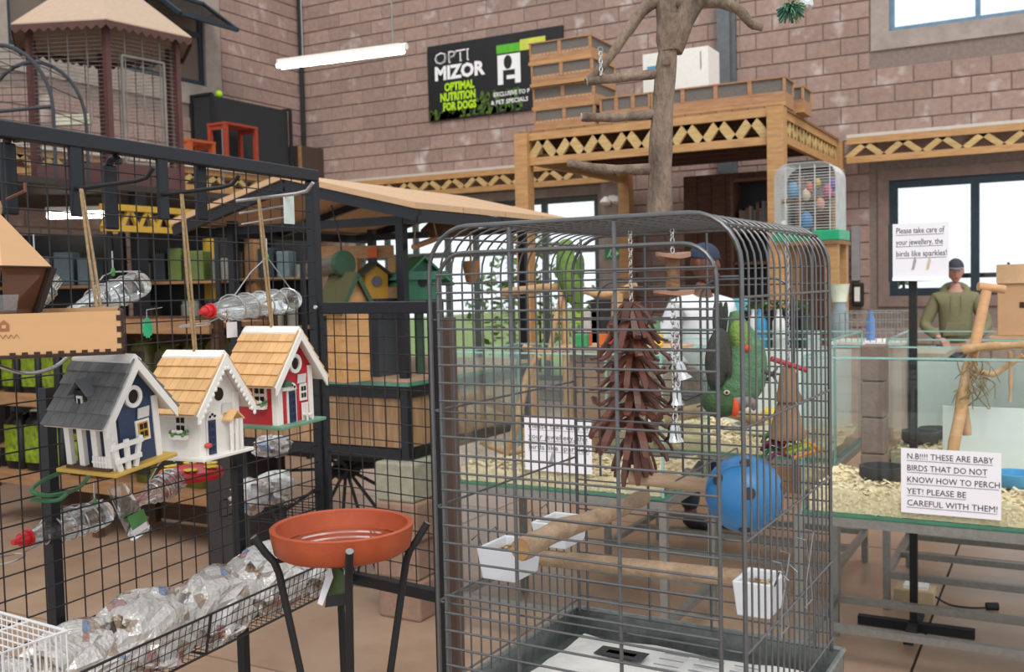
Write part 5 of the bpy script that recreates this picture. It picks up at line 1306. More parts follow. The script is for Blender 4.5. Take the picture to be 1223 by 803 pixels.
# ------------------------------------------------------------------ green parrot hanging head-down on the cage side
M_pg = mat('parrot_green', '#668f68', .8, scale=70, col2='#446a48', bump=.5); M_pd = mat('parrot_wing', '#3d3a34', .7, scale=70, col2='#26302a', bump=.3)
M_py = mat('parrot_lime', '#8fa650', .8, scale=60, col2='#6b8c42', bump=.5); M_po = mat('parrot_orange', '#e0522a', .6, var=.1); M_beak = mat('beak_grey', '#857c78', .35, var=.1); M_skin = mat('eye_ring', '#cdb9a8', .5); M_eyeb = mat('eye_black', '#1a1211', .2)
PZd = 1.66
def Q(px, py, dz=0): return W(px, py, PZd+dz)
t = thing('green_parrot', 'green parrot with red forehead clinging head-down inside the cage', 'parrot', Q(876, 498))
spine = bez([Q(876, 372), Q(882, 392), Q(888, 418), Q(886, 445), Q(876, 465), Q(862, 478), Q(853, 482)], 4)
def rad(i, n): 
    f_ = i/(n-1); pts = [(0, .006), (.16, .018), (.35, .036), (.52, .043), (.66, .040), (.78, .031), (.88, .0275), (.95, .020), (1, .004)]
    for (a0, b0), (a1, b1) in zip(pts, pts[1:]):
        if a0 <= f_ <= a1: return b0+(b1-b0)*(f_-a0)/(a1-a0)
    return .004
n = len(spine)
MB().tube(spine, [rad(i, n) for i in range(n)], 16).build('body', M_pg, t, smooth=True)
rot = lambda ang: Matrix((r0, V(-math.sin(YAW), math.cos(YAW), 0), V(0, 0, 1))).transposed() @ Matrix.Rotation(ang, 3, 'Y')
MB().ell(Q(861, 480, -.012), (.0325, .028, .0255), 16, 12, rot(.12)).build('head', mat('parrot_head', '#3f6038', .75, scale=60, col2='#2c4429', bump=.4), t, smooth=True)
wg = MB().ell(Q(858, 428, -.030), (.022, .014, .050), 16, 12, rot(.10)).build('wing', M_pd, t, smooth=True)
for k in range(6):
    a0 = Q(850+k*4.0, 418+k*3, -.040); MB().ell(a0, (.006, .003, .026), 8, 6, rot(.2-.05*k)).build('feather', M_pd, wg, smooth=True)
MB().ell(Q(852, 455, -.020), (.010, .010, .024), 10, 8, rot(-.3)).build('wing', mat('parrot_wing_green', '#234a32', .6), t, smooth=True)
tl = MB()
for k in range(3): tl.ell(Q(855+k*5, 384, -.012+.004*k), (.006, .003, .034), 8, 6, rot(.05*k))
tl.build('tail', M_pd, t, smooth=True)
MB().ell(Q(884, 404, -.012), (.019, .020, .032), 14, 10, rot(-.1)).build('rump', M_py, t, smooth=True)
MB().ell(Q(893, 416, -.036), (.0065, .006, .006), 10, 6).build('thigh_patch', M_po, t, smooth=True)
MB().ell(Q(909, 441, -.012), (.005, .006, .006), 10, 6).build('thigh_patch', M_po, t, smooth=True)
MB().ell(Q(877, 485, -.024), (.008, .016, .018), 12, 8, rot(.0)).build('forehead', M_po, t, smooth=True)
MB().tube(bez([Q(878, 480, -.024), Q(889, 479, -.028), Q(899, 482, -.028), Q(900, 491, -.026)], 4), [.0125, .0122, .012, .0115, .011, .0105, .0095, .0085, .0075, .006, .0045, .003, .0012], 10).build('beak', M_beak, t, smooth=True)
MB().ell(Q(868, 469, -.037), (.0055, .003, .0042), 10, 6, rot(0)).build('eye_ring', M_skin, t, smooth=True); MB().ell(Q(868, 469, -.0395), .0024, 8, 6).build('eye', M_eyeb, t, smooth=True)
for (x, y), (x2, y2) in (((893, 418), (905, 426)), ((907, 442), (922, 447))):
    lg = MB().tube([Q(x, y, -.03), Q((x+x2)/2, (y+y2)/2, -.02), Q(x2, y2, -.01)], [.006, .0045, .004], 8).build('leg', mat('foot_grey', '#57504c', .6), t, smooth=True)
    for dx, dy in ((6, -6), (8, 0), (5, 7), (-6, 6)):
        MB().tube(bez([Q(x2, y2, -.01), Q(x2+dx*.7, y2+dy*.8, -.016), Q(x2+dx, y2+dy*1.2, -.008)], 3), .0022, 6).build('toe', MATS['foot_grey'], lg, smooth=True)
# ------------------------------------------------------------------ driftwood play tree on top of the cage
M_drift = mat('driftwood', '#93806f', .9, scale=26, col2='#4f4138', bump=.9, stretch=(1, 1, .4)); M_driftp = mat('driftwood_pale', '#b7a48f', .85, scale=20, bump=.3)
DZ = 1.90
D = lambda px, py, dz=0: W(px, py, DZ+dz)
base = D(787, 270); base.z = CTOP+.003
t = thing('driftwood_perch', 'weathered driftwood trunk with stub perches standing on the cage', 'perch', base)
tp = bez([base, D(788, 240), D(789, 180), D(793, 110), D(799, 50), D(803, 20)], 4)
MB().tube(tp, [.0262-.001*math.sin(i*1.3)+(-.0005*i if i < 16 else .0) for i in range(len(tp))], 14).build('trunk', M_drift, t, smooth=True)
fk = bez([D(802, 60), D(816, 25), D(836, -12), D(850, -40)], 4); MB().tube(fk, [.022+.001*math.sin(i) for i in range(len(fk))], 12).build('fork', M_drift, t, smooth=True)
fk = bez([D(800, 62), D(797, 25), D(795, -10), D(800, -45)], 4); MB().tube(fk, [.022-.0004*i for i in range(len(fk))], 12).build('fork', M_drift, t, smooth=True)
def stub(pts, r0_, r1_, nm='branch', m=M_drift):
    p = bez([D(*q) for q in pts], 4); MB().tube(p, [r0_+(r1_-r0_)*i/(len(p)-1)+.0008*math.sin(i*2.1) for i in range(len(p))], 10).build(nm, m, t, smooth=True)
stub([(796, -2), (772, 8), (748, 40), (724, 74), (701, 98)], .0135, .007)
stub([(702, 97), (740, 93), (786, 88)], .0085, .0095, 'perch_stub'); stub([(695, 140), (735, 140), (786, 136)], .0085, .010, 'perch_stub'); stub([(677, 194), (720, 202), (786, 202)], .0075, .011, 'perch_stub')
stub([(818, 3), (852, 2), (880, 10), (897, 28), (911, 33)], .013, .007); stub([(790, 10), (808, 2), (828, 6)], .012, .012)
MB().cyl(D(702, 97), D(700.5, 97.3), .0075, n=10).build('cut_end', M_driftp, t); MB().cyl(D(695, 140), D(693.5, 140), .0078, n=10).build('cut_end', M_driftp, t)
kn = D(796, 72, -.022); MB().lathe([(.009, -.004), (.0095, .004), (.006, .006), (0, .005)], kn, 12, (CAM-kn).normalized()).build('knot', M_drift, t, smooth=True)
chain(D(717, 62, -.012), D(718, 90, -.012), M_chrome, t, .004, .0011); MB().tube(arc(D(717, 60, -.012), r0*.005, V(0, 0, .006), 0, 2*math.pi, 10)[:-1], .0013, 5, closed=True).build('eye_screw', M_galv, t)
# hanging raffia toy with a steel ball
hc = W(944, 8, 1.75)
t = thing('raffia_toy', 'green and blue raffia tuft hanging beside a steel ball', 'toy', hc)
random.seed(21); raf = [MB(), MB()]
for k in range(120):
    a_ = random.uniform(0, 6.28); e_ = random.uniform(-.9, .6); d_ = V(math.cos(a_)*math.cos(e_), math.sin(a_)*math.cos(e_), math.sin(e_)); raf[k % 2].tube([hc, hc+d_*.014+V(0, 0, -.002), hc+d_*random.uniform(.018, .027)+V(0, 0, -.008)], .0012, 4)
raf[0].build('raffia', mat('raffia_green', '#3f8f72', .8, col2='#9a8c44'), t, stuff=True); raf[1].build('raffia', mat('raffia_dark', '#24404a', .8, col2='#2f7a55'), t, stuff=True)
MB().ell(hc+r0*.028+V(0, 0, .004), .0125, 18, 12).build('steel_ball', M_chrome, t, smooth=True)
MB().tube([hc+V(0, 0, .01), hc+V(0, 0, .06), V(fk[-1].x, fk[-1].y, hc.z+.16)], .0015, 5).tube([V(fk[-1].x, fk[-1].y, hc.z+.16), fk[-1]], .0015, 5).build('cord', M_rope, t)
# ================================================================== steel tables and glass tanks
def steel_table(label, x0, x1, y0, y1, h, rails=(0, 1), lower=.17):
    t = thing('steel_table', label, 'table', ((x0+x1)/2, (y0+y1)/2, 0), 0, 'galvanised tank tables')
    s = .032
    for x in (x0, x1-s):
        for y in (y0, y1-s): MB().box(x, x+s, y, y+s, 0, h-s).build('leg', M_galv, t)
    for y in (y0, y1-s): MB().box(x0, x1, y, y+s, h-s, h).build('top_rail', M_galv, t)
    for x in (x0, x1-s): MB().box(x, x+s, y0+s, y1-s, h-s, h).build('top_rail', M_galv, t)
    for x in (x0, x1-s): MB().box(x, x+s, y0+s, y1-s, lower-.015, lower+.015).build('side_stretcher', M_galv, t)
    for f_ in rails:
        y = y0+(y1-y0-s)*f_; MB().box(x0+s, x1-s, y, y+s, lower-.015, lower+.015).build('stretcher', M_galv, t)
    return t
M_shav = mat('wood_shavings', '#f8e8c8', .9, scale=60, var=.12, col2='#e6d2ac', bump=.4)
def tank(label, x0, x1, y0, y1, z0, h, shav=.07, lab2=None, back=None):
    t = thing('glass_tank', label, 'tank', ((x0+x1)/2, (y0+y1)/2, z0), 0, 'open glass tanks')
    g = .008
    MB().box(x0, x1, y0, y1, z0, z0+.012).build('base_pane', M_glsgreen, t)
    for nm, b in (('front_pane', (x0, x1, y0, y0+g)), ('back_pane', (x0, x1, y1-g, y1)), ('side_pane', (x0, x0+g, y0+g, y1-g)), ('side_pane', (x1-g, x1, y0+g, y1-g))):
        MB().box(b[0], b[1], b[2], b[3], z0+.012, z0+h).build(nm, M_gls, t)
    e = .005
    for y in (y0, y1): MB().box(x0, x1, y-e, y+e, z0+h, z0+h+.007).build('rim_edge', M_glsedge, t)
    for x in (x0, x1): MB().box(x-e, x+e, y0+e, y1-e, z0+h, z0+h+.007).build('rim_edge', M_glsedge, t)
    for x in (x0, x1):
        for y in (y0, y1): MB().box(x-e, x+e, y-e, y+e, z0+.012, z0+h).build('corner_edge', M_glsedge, t)
    if shav:
        random.seed(int(abs(x0)*100)); mb = MB(); nx, ny = 26, 12
        for j in range(ny+1):
            for i in range(nx+1):
                mb.v.append(V(x0+.014+(x1-x0-.028)*i/nx, y0+.014+(y1-y0-.028)*j/ny, z0+.014+shav*(.75+.25*math.sin(i*.7+j*.5)*math.cos(j*.9))+random.uniform(-.008, .008)))
        for j in range(ny):
            for i in range(nx): mb.f.append((j*(nx+1)+i, j*(nx+1)+i+1, (j+1)*(nx+1)+i+1, (j+1)*(nx+1)+i))
        # closed down to the tank floor at the front
        b0 = len(mb.v)
        for i in range(nx+1): mb.v.append(V(mb.v[i].x, y0+.014, z0+.013))
        for i in range(nx): mb.f.append((i, i+1, b0+i+1, b0+i))
        for k in range(2600):
            p = V(random.uniform(x0+.03, x1-.03), random.uniform(y0+.02, y1-.03), 0)
            i, j = (p.x-x0)/(x1-x0)*nx, (p.y-y0)/(y1-y0)*ny
            p.z = z0+.018+shav*(.75+.25*math.sin(i*.7+j*.5)*math.cos(j*.9))+random.uniform(-.004, .014)
            a_ = random.uniform(0, 6.28); l_ = random.uniform(.006, .016); d_ = V(math.cos(a_), math.sin(a_), random.uniform(-.5, .5))*l_; s_ = V(-math.sin(a_), math.cos(a_), random.uniform(-.3, .3))*l_*.5
            mb.quad(p-d_-s_, p+d_-s_+V(0, 0, .003), p+d_+s_, p-d_+s_+V(0, 0, .002))
        for k in range(900):
            p = V(random.uniform(x0+.03, x1-.03), y0+.0125, z0+random.uniform(.02, .012+shav*.8)); l_ = random.uniform(.005, .012); a_ = random.uniform(0, 6.28)
            d_ = V(math.cos(a_)*l_, -.0015, math.sin(a_)*l_); s_ = V(-math.sin(a_)*l_*.5, .0015, math.cos(a_)*l_*.5); mb.quad(p-d_-s_, p+d_-s_, p+d_+s_, p-d_+s_)
        solo(mb, 'wood_shavings', M_shav, lab2, 'bedding', kind='stuff')
    return t
TH = .693
TY0, TY1 = 3.85, 4.46
steel_table('galvanised table under the glass tank beside the cart', -2.46, -1.42, TY0-.02, TY1+.04, TH, (0, 1))
tank('open glass tank with a paper sign beside the cart', -2.44, -1.44, TY0, TY1, TH+.001, .60, lab2='pale wood shavings in the tank beside the cart')
steel_table('galvanised table under the tank with the baby bird notice', -.90, .62, TY0-.02, TY1+.07, TH, (.42, 1))
TKB = tank('open glass tank with the baby bird notice on its front', -.87, .58, TY0, TY1, TH+.001, .60, shav=.085, lab2='pale wood shavings in the tank with the notice')
DY0, DY1 = 4.96, 5.72
steel_table('galvanised table behind the signpost', -.75, .9, DY0, DY1+.06, TH, (0, .5, 1))
TKD = tank('open glass tank behind the signpost', -.73, .86, DY0+.02, DY1, TH+.001, .60, lab2='pale wood shavings in the tank behind the signpost')
steel_table('galvanised table behind the parrot cage in the second row', -2.2, -.95, DY0, DY1+.06, TH, (0, .5, 1))
TKC = tank('open glass tank in the second row behind the parrot cage', -2.18, -.97, DY0+.02, DY1, TH+.001, .60, lab2='pale wood shavings in the second row tank behind the cage')
# ------------------------------------------------------------------ paper notices
def notice(name, label, tl, tr, h, lines, yn, lh, margin=.06, curl=False, und=True, x0f=.06, first=.14):
    """sheet with lettering, facing -Y; tl/tr world points of the top edge"""
    tl, tr = Vector(tl), Vector(tr); rt = (tr-tl); w = rt.length; rt.normalize(); up = V(0, 0, 1); up = (up-rt*up.dot(rt)).normalized(); n = rt.cross(up)
    t = thing(name, label, 'notice', tl.lerp(tr, .5)-up*h)
    MB().prism([tl, tr, tr-up*h, tl-up*h], -n*.0012).build('sheet', M_paper, t)
    y = h*first
    for ln, fw_ in lines:
        o = tl+rt*(w*x0f)-up*(y+lh); text(ln, 'text_line', M_ink, t, o, rt, up, lh, w*fw_, bold=.0)
        if und: MB().prism([o+n*.001-up*lh*.26, o+rt*w*fw_+n*.001-up*lh*.26, o+rt*w*fw_+n*.001-up*lh*.32, o+n*.001-up*lh*.32], n*.0003).build('underline', M_ink, t)
        y += lh*1.95 if und else lh*1.6
    return t, tl, rt, up, n, w
tl, tr = onY(1076, 535, TY0-.003), onY(1196, 541, TY0-.003)
tr.z = tl.z
notice('baby_bird_notice', 'white notice about baby birds taped to the tank front', tl, tr, .238, [('N.B!!!! THESE ARE BABY', .86), ('BIRDS THAT DO NOT', .80), ('KNOW HOW TO PERCH', .92), ('YET! PLEASE BE', .60), ('CAREFUL WITH THEM!', .90)], None, .022, first=.07)
tl, tr = onY(626, 498, TY0-.003), onY(706, 498, TY0-.003); tr.z = tl.z
t, tl, rt, up, n, w = notice('jewellery_notice', 'white jewellery notice taped to the tank beside the cart', tl, tr, .235, [('Please take care of', .90), ('your jewellery, the', .88), ('birds like sparkles!', .90)], None, .024, first=.10)
for dx, c in ((.36, 'parrot_print_grey'), (.62, 'parrot_print_tan')):
    MB().prism([tl+rt*w*(dx+u)-up*.235*(v)+n*.0008 for u, v in ((0, .88), (.05, .86), (.09, .70), (.06, .62), (.03, .72))], n*.0004).build('bird_picture', mat(c, '#a9a7b4' if 'grey' in c else '#d8c2a8', .8), t)
# signpost
sp = onZ(1095, 745, 0); spx, spy = sp.x, 4.72
st = thing('signpost', 'black steel signpost on a cross base holding a jewellery notice', 'signpost', (spx, spy, 0))
MB().box(spx-.016, spx+.016, spy-.016, spy+.016, .02, 1.82).build('pole', M_blackm, st)
MB().box(spx-.24, spx+.25, spy-.02, spy+.02, 0, .04).build('foot_bar', M_blackm, st); MB().box(spx-.02, spx+.02, spy-.2, spy+.22, 0, .04).build('foot_bar', M_blackm, st)
a, b = onY(1066, 268, spy-.03), onY(1133, 265, spy-.03); b.z = a.z
MB().box(a.x-.02, b.x-.01, spy-.018, spy-.012, a.z-.255, a.z+.0).build('board', mat('sign_board', '#30343c', .6), st)
t, tl, rt, up, n, w = notice('post_notice', 'white curling jewellery notice fixed on the black signpost', (a.x, spy-.03, a.z), (b.x, spy-.03, a.z), .235, [('Please take care of', .86), ('your jewellery, the', .84), ('birds like sparkles!', .90)], None, .026, first=.07)
for dx, c in ((.34, 'parrot_print_grey'), (.60, 'parrot_print_tan')):
    MB().prism([tl+rt*w*(dx+u)-up*.235*(v)+n*.0008 for u, v in ((0, .88), (.05, .86), (.09, .70), (.06, .62), (.03, .72))], n*.0004).build('bird_picture', MATS[c], t)
MB().prism([tl-up*.235, tl+rt*w-up*.235, tl+rt*(w+.005)-up*.255+n*.02, tl+rt*.0-up*.25+n*.014], n*.001).build('curled_edge', M_paper, t)
# ------------------------------------------------------------------ things in the tanks
M_rub = mat('black_rubber', '#3c3d40', .8, scale=30)
SZ = TH+.012+.075
def dish(c, r, h, m, label, fill=None, nm='rubber_bowl'):
    t = thing(nm, label, 'bowl', c)
    MB().lathe([(r*.86, 0), (r, h*.25), (r, h), (r*.9, h), (r*.82, h*.35), (0, h*.3)], c, 24).build('dish', m, t, smooth=True)
    if fill: MB().lathe([(r*.85, h*.35), (r*.86, h*.7), (0, h*.75)], c, 20).build('fill', fill, t, smooth=True)
    return t
c = onY(1053, 556, 4.14); c.z = SZ+.012; dish(c, .085, .055, M_rub, 'black rubber bowl on the shavings left of the baby bird notice')
c = onZ(1074, 520, SZ); dish(V(c.x+.12, DY0+.3, SZ-.01), .09, .06, M_rub, 'black rubber bowl in the tank behind the signpost'); 
dish(V(-.55, DY0+.42, SZ-.01), .09, .06, M_rub, 'black rubber bowl behind the brown block panel')
c = onY(1213, 560, 4.2); dish(V(c.x, c.y, SZ+.012), .085, .05, mat('blue_bowl', '#4fa3d6', .4), 'bright blue bowl on the shavings right of the notice', nm='blue_bowl')
a = onY(1126, 485, TY1-.03); b = onY(1222, 485, TY1-.03)
MB().box(a.x, b.x+.3, TY1-.035, TY1-.02, SZ, a.z).build('backing_board', mat('white_panel', '#d6dfdf', .5, var=.03), TKB, label='white board standing in the tank')
MB().box(-.70, .8, DY1-.03, DY1-.02, SZ-.03, 1.14).build('backing_board', MATS['white_panel'], TKD, label='long white board')
MB().box(-1.75, -1.02, DY1-.03, DY1-.02, SZ-.03, 1.2).build('backing_board', MATS['white_panel'], TKC, label='white board')
# brown blocks standing as a divider between the tanks
bt = thing('block_divider', 'column of brown blocks standing in the tank behind the rubber bowl', 'divider', (-.69, 4.38, TH+.014))
for k in range(4):
    MB().box(-.74, -.645, 4.33, 4.445, TH+.014+k*.152, TH+.014+k*.152+.149).build('block', mat('dull_brown_block', '#7f6d64', .9, scale=18, bump=.3), bt, bevel=.006)
# branches in the right tank
M_br2 = mat('tank_branch', '#c4a078', .75, scale=18, col2='#a07c54', bump=.3)
t = thing('forked_branch', 'forked natural branch with roots standing in the right tank', 'branch', onZ(1150, 520, SZ))
def tb(pts, r_, nm='branch', m=M_br2, root=None, y=4.25):
    P = bez([onY(px, py, y+dy) for px, py, dy in pts], 4); MB().tube(P, [r_*(1-.3*i/len(P))+.002*math.sin(i*1.7) for i in range(len(P))], 9).build(nm, m, root, smooth=True)
tb([(1138, 540, 0), (1148, 480, 0), (1155, 440, .02), (1165, 415, .05)], .022, root=t); tb([(1155, 520, .05), (1152, 470, .05), (1160, 430, .04), (1170, 412, .02)], .017, root=t)
tb([(1160, 440, .02), (1185, 447, .05), (1205, 436, .1), (1222, 425, .1)], .014, root=t); tb([(1150, 418, 0), (1180, 414, 0), (1223, 412, 0), (1240, 410, 0)], .018, root=t); tb([(1206, 420, .05), (1207, 450, .05), (1206, 480, .05)], .008, root=t)
random.seed(8); rt_ = MB()
for k in range(34):
    p = onY(1160+random.uniform(-12, 16), 432+random.uniform(-12, 30), 4.25); rt_.tube(bez([p, p+V(random.uniform(-.03, .05), random.uniform(-.03, .03), -.03), p+V(random.uniform(-.05, .07), random.uniform(-.03, .03), -.09)], 3), .002, 4)
rt_.build('rootlets', mat('rootlets', '#8f7a58', .9), t, stuff=True)
t = thing('slanted_pole', 'smooth wooden pole leaning in the tank among the forked branch', 'pole', onZ(1140, 540, SZ))
MB().cyl(onY(1136, 548, 4.20), onY(1178, 348, 4.38), .022, .020, n=14).build('pole', mat('smooth_pole', '#cf9f72', .6, wood=True, scale=5), t, smooth=True)
MB().cyl(onY(1168, 342, 4.38), onY(1200, 346, 4.42), .017, n=12).build('cross_perch', MATS['smooth_pole'], t, smooth=True)
# carton on a board over the back tank
a = onY(1191, 345, 5.0)
cz = TH+.61
solo(MB().box(a.x-.03, .85, DY0+.02, DY0+.5, cz, cz+.012), 'cover_board', M_ply, 'plywood board laid across the tank behind the signpost', 'board')
t = thing('cardboard_carton', 'brown cardboard carton on the board over the back tank', 'carton', (a.x+.25, DY0+.22, cz+.013))
M_card = mat('cardboard', '#c39a74', .8, scale=6, var=.05)
MB().box(a.x, a.x+.5, DY0+.05, DY0+.4, cz+.0125, cz+.32).build('box', M_card, t, bevel=.004)
MB().box(a.x-.004, a.x+.504, DY0+.04, DY0+.41, cz+.25, cz+.335).build('lid', mat('cardboard_lid', '#d3ac84', .8), t)
MB().box(a.x+.09, a.x+.2, DY0+.047, DY0+.05, cz+.14, cz+.165).build('hand_hole', M_burn, t)
# left tank: play stand with Amazon parrot, toys
t = thing('play_stand', 'wooden parrot play stand rising from the tank beside the cart', 'stand', onZ(668, 560, SZ))
yy = 4.16
def ps(pts, r_): tb([(x, y, dz) for x, y, dz in pts], r_, 'branch', M_br2, t, yy)
ps([(597, 570, 0), (617, 505, 0), (630, 450, 0), (643, 425, 0)], .022); ps([(680, 575, .1), (678, 480, .1), (675, 400, .1), (672, 335, .1)], .022); ps([(655, 430, .05), (662, 390, .05), (672, 345, .08)], .015)
ps([(600, 350, .1), (640, 345, .1), (680, 343, .1), (722, 352, .12), (760, 340, .14)], .022); ps([(738, 350, .12), (735, 400, .12), (742, 440, .12)], .026); ps([(575, 527, 0), (605, 540, 0), (640, 535, 0)], .018); ps([(625, 415, .05), (650, 420, .06), (680, 412, .08)], .016)
def parrot(name, label, px, py, z, s, mats, facing=1, grp=None):
    """perched parrot seen from behind; (px,py) the feet"""
    f = W(px, py, z); t = thing(name, label, 'parrot', f)
    K_ = s; R0 = r0; UPV = V(0, 0, 1); BK = V(-math.sin(YAW), math.cos(YAW), 0)
    G = lambda a, b, c=0: f+R0*a*K_*facing+UPV*b*K_+BK*c*K_
    sp_ = bez([G(.10, -.30), G(.06, -.12), G(.02, .06), G(-.02, .24), G(-.02, .36), G(-.03, .44)], 4); n_ = len(sp_)
    prof = [.012, .03, .05, .075, .095, .11, .12, .122, .12, .118, .115, .11, .1, .09, .085, .085, .085, .08, .07, .05, .02]
    MB().tube(sp_, [prof[min(i, 20)]*K_ for i in range(n_)], 14).build('body', mats[0], t, smooth=True)
    for s_ in (-1, 1): MB().ell(G(.02+.085*s_, .10, -.03), (.045*K_, .075*K_, .19*K_), 12, 9, Matrix.Rotation(.12*s_, 3, BK)).build('wing', mats[1], t, smooth=True)
    MB().ell(G(.12, .24, .0), (.02*K_, .03*K_, .035*K_)).build('shoulder_patch', mats[2], t, smooth=True)
    MB().obox(G(.10, -.27), R0*.09*K_, BK*.03*K_, UPV*.26*K_).build('tail', mats[3], t, bevel=.006)
    MB().tube(bez([G(-.09, .37, -.02), G(-.15, .36, -.03), G(-.17, .31, -.03)], 3), [.035*K_, .034*K_, .032*K_, .028*K_, .022*K_, .014*K_, .004*K_], 8).build('beak', M_beak, t, smooth=True)
    for s_ in (-.05, .06):
        lg = MB().cyl(G(s_, .02), G(s_, -.02, 0), .018*K_).build('leg', M_beak, t)
        for k in (-1, 0, 1): MB().tube([G(s_, -.0), G(s_+.02*k, -.01, -.05), G(s_+.025*k, -.05, -.055)], .008*K_, 5).build('toe', M_beak, lg)
    MB().ell(G(-.10, .40, -.045), .012*K_).build('eye', M_eyeb, t, smooth=True)
    return t
M_am = mat('amazon_green', '#6a8a3c', .8, scale=50, col2='#4c682c'); M_am2 = mat('amazon_wing', '#4f7030', .8, scale=50, col2='#31491f'); M_amt = mat('amazon_tail', '#8fae3a', .6)
_f = onY(679, 341, yy+.1); parrot('amazon_parrot', 'grass-green parrot with red shoulder perched on the play stand', 679, 339, (_f-CAM).dot(fw), .48, (M_am, M_am2, M_po, M_amt))
parrot('small_parrot', 'small green parrot crouching in the second row behind the toys', 782, 404, 5.3, .26, (mat('dull_green', '#5f8a5a', .6, scale=50), mat('dull_green2', '#4a6e4c', .6), M_po, mat('dull_tail', '#4d7a48', .6)), -1)
pz_ = W(782, 406, 5.3); MB_ = thing('bird_perch', 'T-shaped wooden perch holding the small green parrot', 'perch', (pz_.x, pz_.y, SZ)); MB().cyl(V(pz_.x, pz_.y, SZ-.05), V(pz_.x, pz_.y, pz_.z-.03), .015).build('stem', M_oldwood, MB_); MB().cyl(V(pz_.x-.1, pz_.y, pz_.z-.02), V(pz_.x+.1, pz_.y, pz_.z-.02), .016).build('crossbar', M_oldwood, MB_)
# colourful toys lying on a board across the left tank
solo(MB().box(-2.0, -1.45, TY0+.1, TY0+.45, TH+.61, TH+.622), 'toy_board', M_ply, 'plywood board across the tank carrying bright toys', 'board')
zt = TH+.623
def toy_cup(x, y, r_, h_, m, label): solo(MB().lathe([(r_*.7, 0), (r_, h_*.9), (r_*1.1, h_), (r_*.9, h_), (r_*.6, h_*.1)], (x, y, zt), 16), 'toy_cup', m, label, 'toy', 'bright toys on the board', smooth=True)
toy_cup(-1.72, 4.05, .035, .10, mat('pink_plastic', '#d2385c', .4), 'tall pink plastic cup on the toy board'); toy_cup(-1.62, 4.0, .04, .05, M_red, 'low red plastic cup on the toy board')
for k, (x, y, col, nm) in enumerate(((-1.86, 4.0, '#2f9a58', 'green'), (-1.80, 4.1, '#e0742a', 'orange'), (-1.55, 4.1, '#e3c23a', 'yellow'), (-1.66, 4.15, '#3f7fc0', 'blue'), (-1.9, 4.12, '#d8503c', 'vermilion'))):
    solo(MB().obox((x, y, zt+.03), (.05, .01, 0), (-.01, .05, 0), (0, 0, .06)), 'toy_block', mat('toy_'+nm, col, .45), '%s toy block lying on the board over the tank' % nm, 'toy', 'bright toys on the board', bevel=.006)
# white bowl and yellow toy in the second-row tank
c = onZ(843, 545, SZ); c = V(c.x, DY0+.3, SZ-.005); dish(c, .11, .05, mat('cream_bowl', '#e6e2d6', .5), 'cream food bowl in the second row tank behind the cage', fill=mat('orange_food', '#c98a45', .9, scale=80, var=.3), nm='food_bowl')
solo(MB().ell(c+V(.03, .25, .055), (.06, .05, .055)), 'yellow_toy', mat('yellow_toy', '#e6c24a', .6), 'pale yellow rounded toy behind the cream food bowl', 'toy', smooth=True)
# driftwood log under glass in second row
t = solo(MB().tube(bez([V(-1.95, DY0+.3, SZ+.05), V(-1.7, DY0+.35, SZ+.11), V(-1.4, DY0+.3, SZ+.06)], 5), .035, 10), 'driftwood_log', M_br2, 'crooked pale log lying in the second row tank', 'log', smooth=True)
# floor box with plug
a = onZ(1093, 722, 0)
t = thing('power_box', 'small cream box with a black cable on the floor under the tables', 'box', (a.x, a.y, 0))
MB().box(a.x-.09, a.x+.09, a.y-.06, a.y+.06, 0, .085).build('case', mat('cream_box', '#d6bd98', .6), t, bevel=.006); MB().box(a.x-.05, a.x+.06, a.y-.04, a.y+.04, .085, .1).build('top_plate', M_white, t)
MB().tube(bez([V(a.x+.09, a.y, .05), V(a.x+.15, a.y+.03, .01), V(a.x+.24, a.y+.02, .01), V(a.x+.32, a.y+.05, .012)], 5), .005, 6).build('cable', M_blackm, t); MB().cyl(V(a.x+.31, a.y+.05, .018), V(a.x+.36, a.y+.07, .018), .018).build('plug', M_blackm, t)
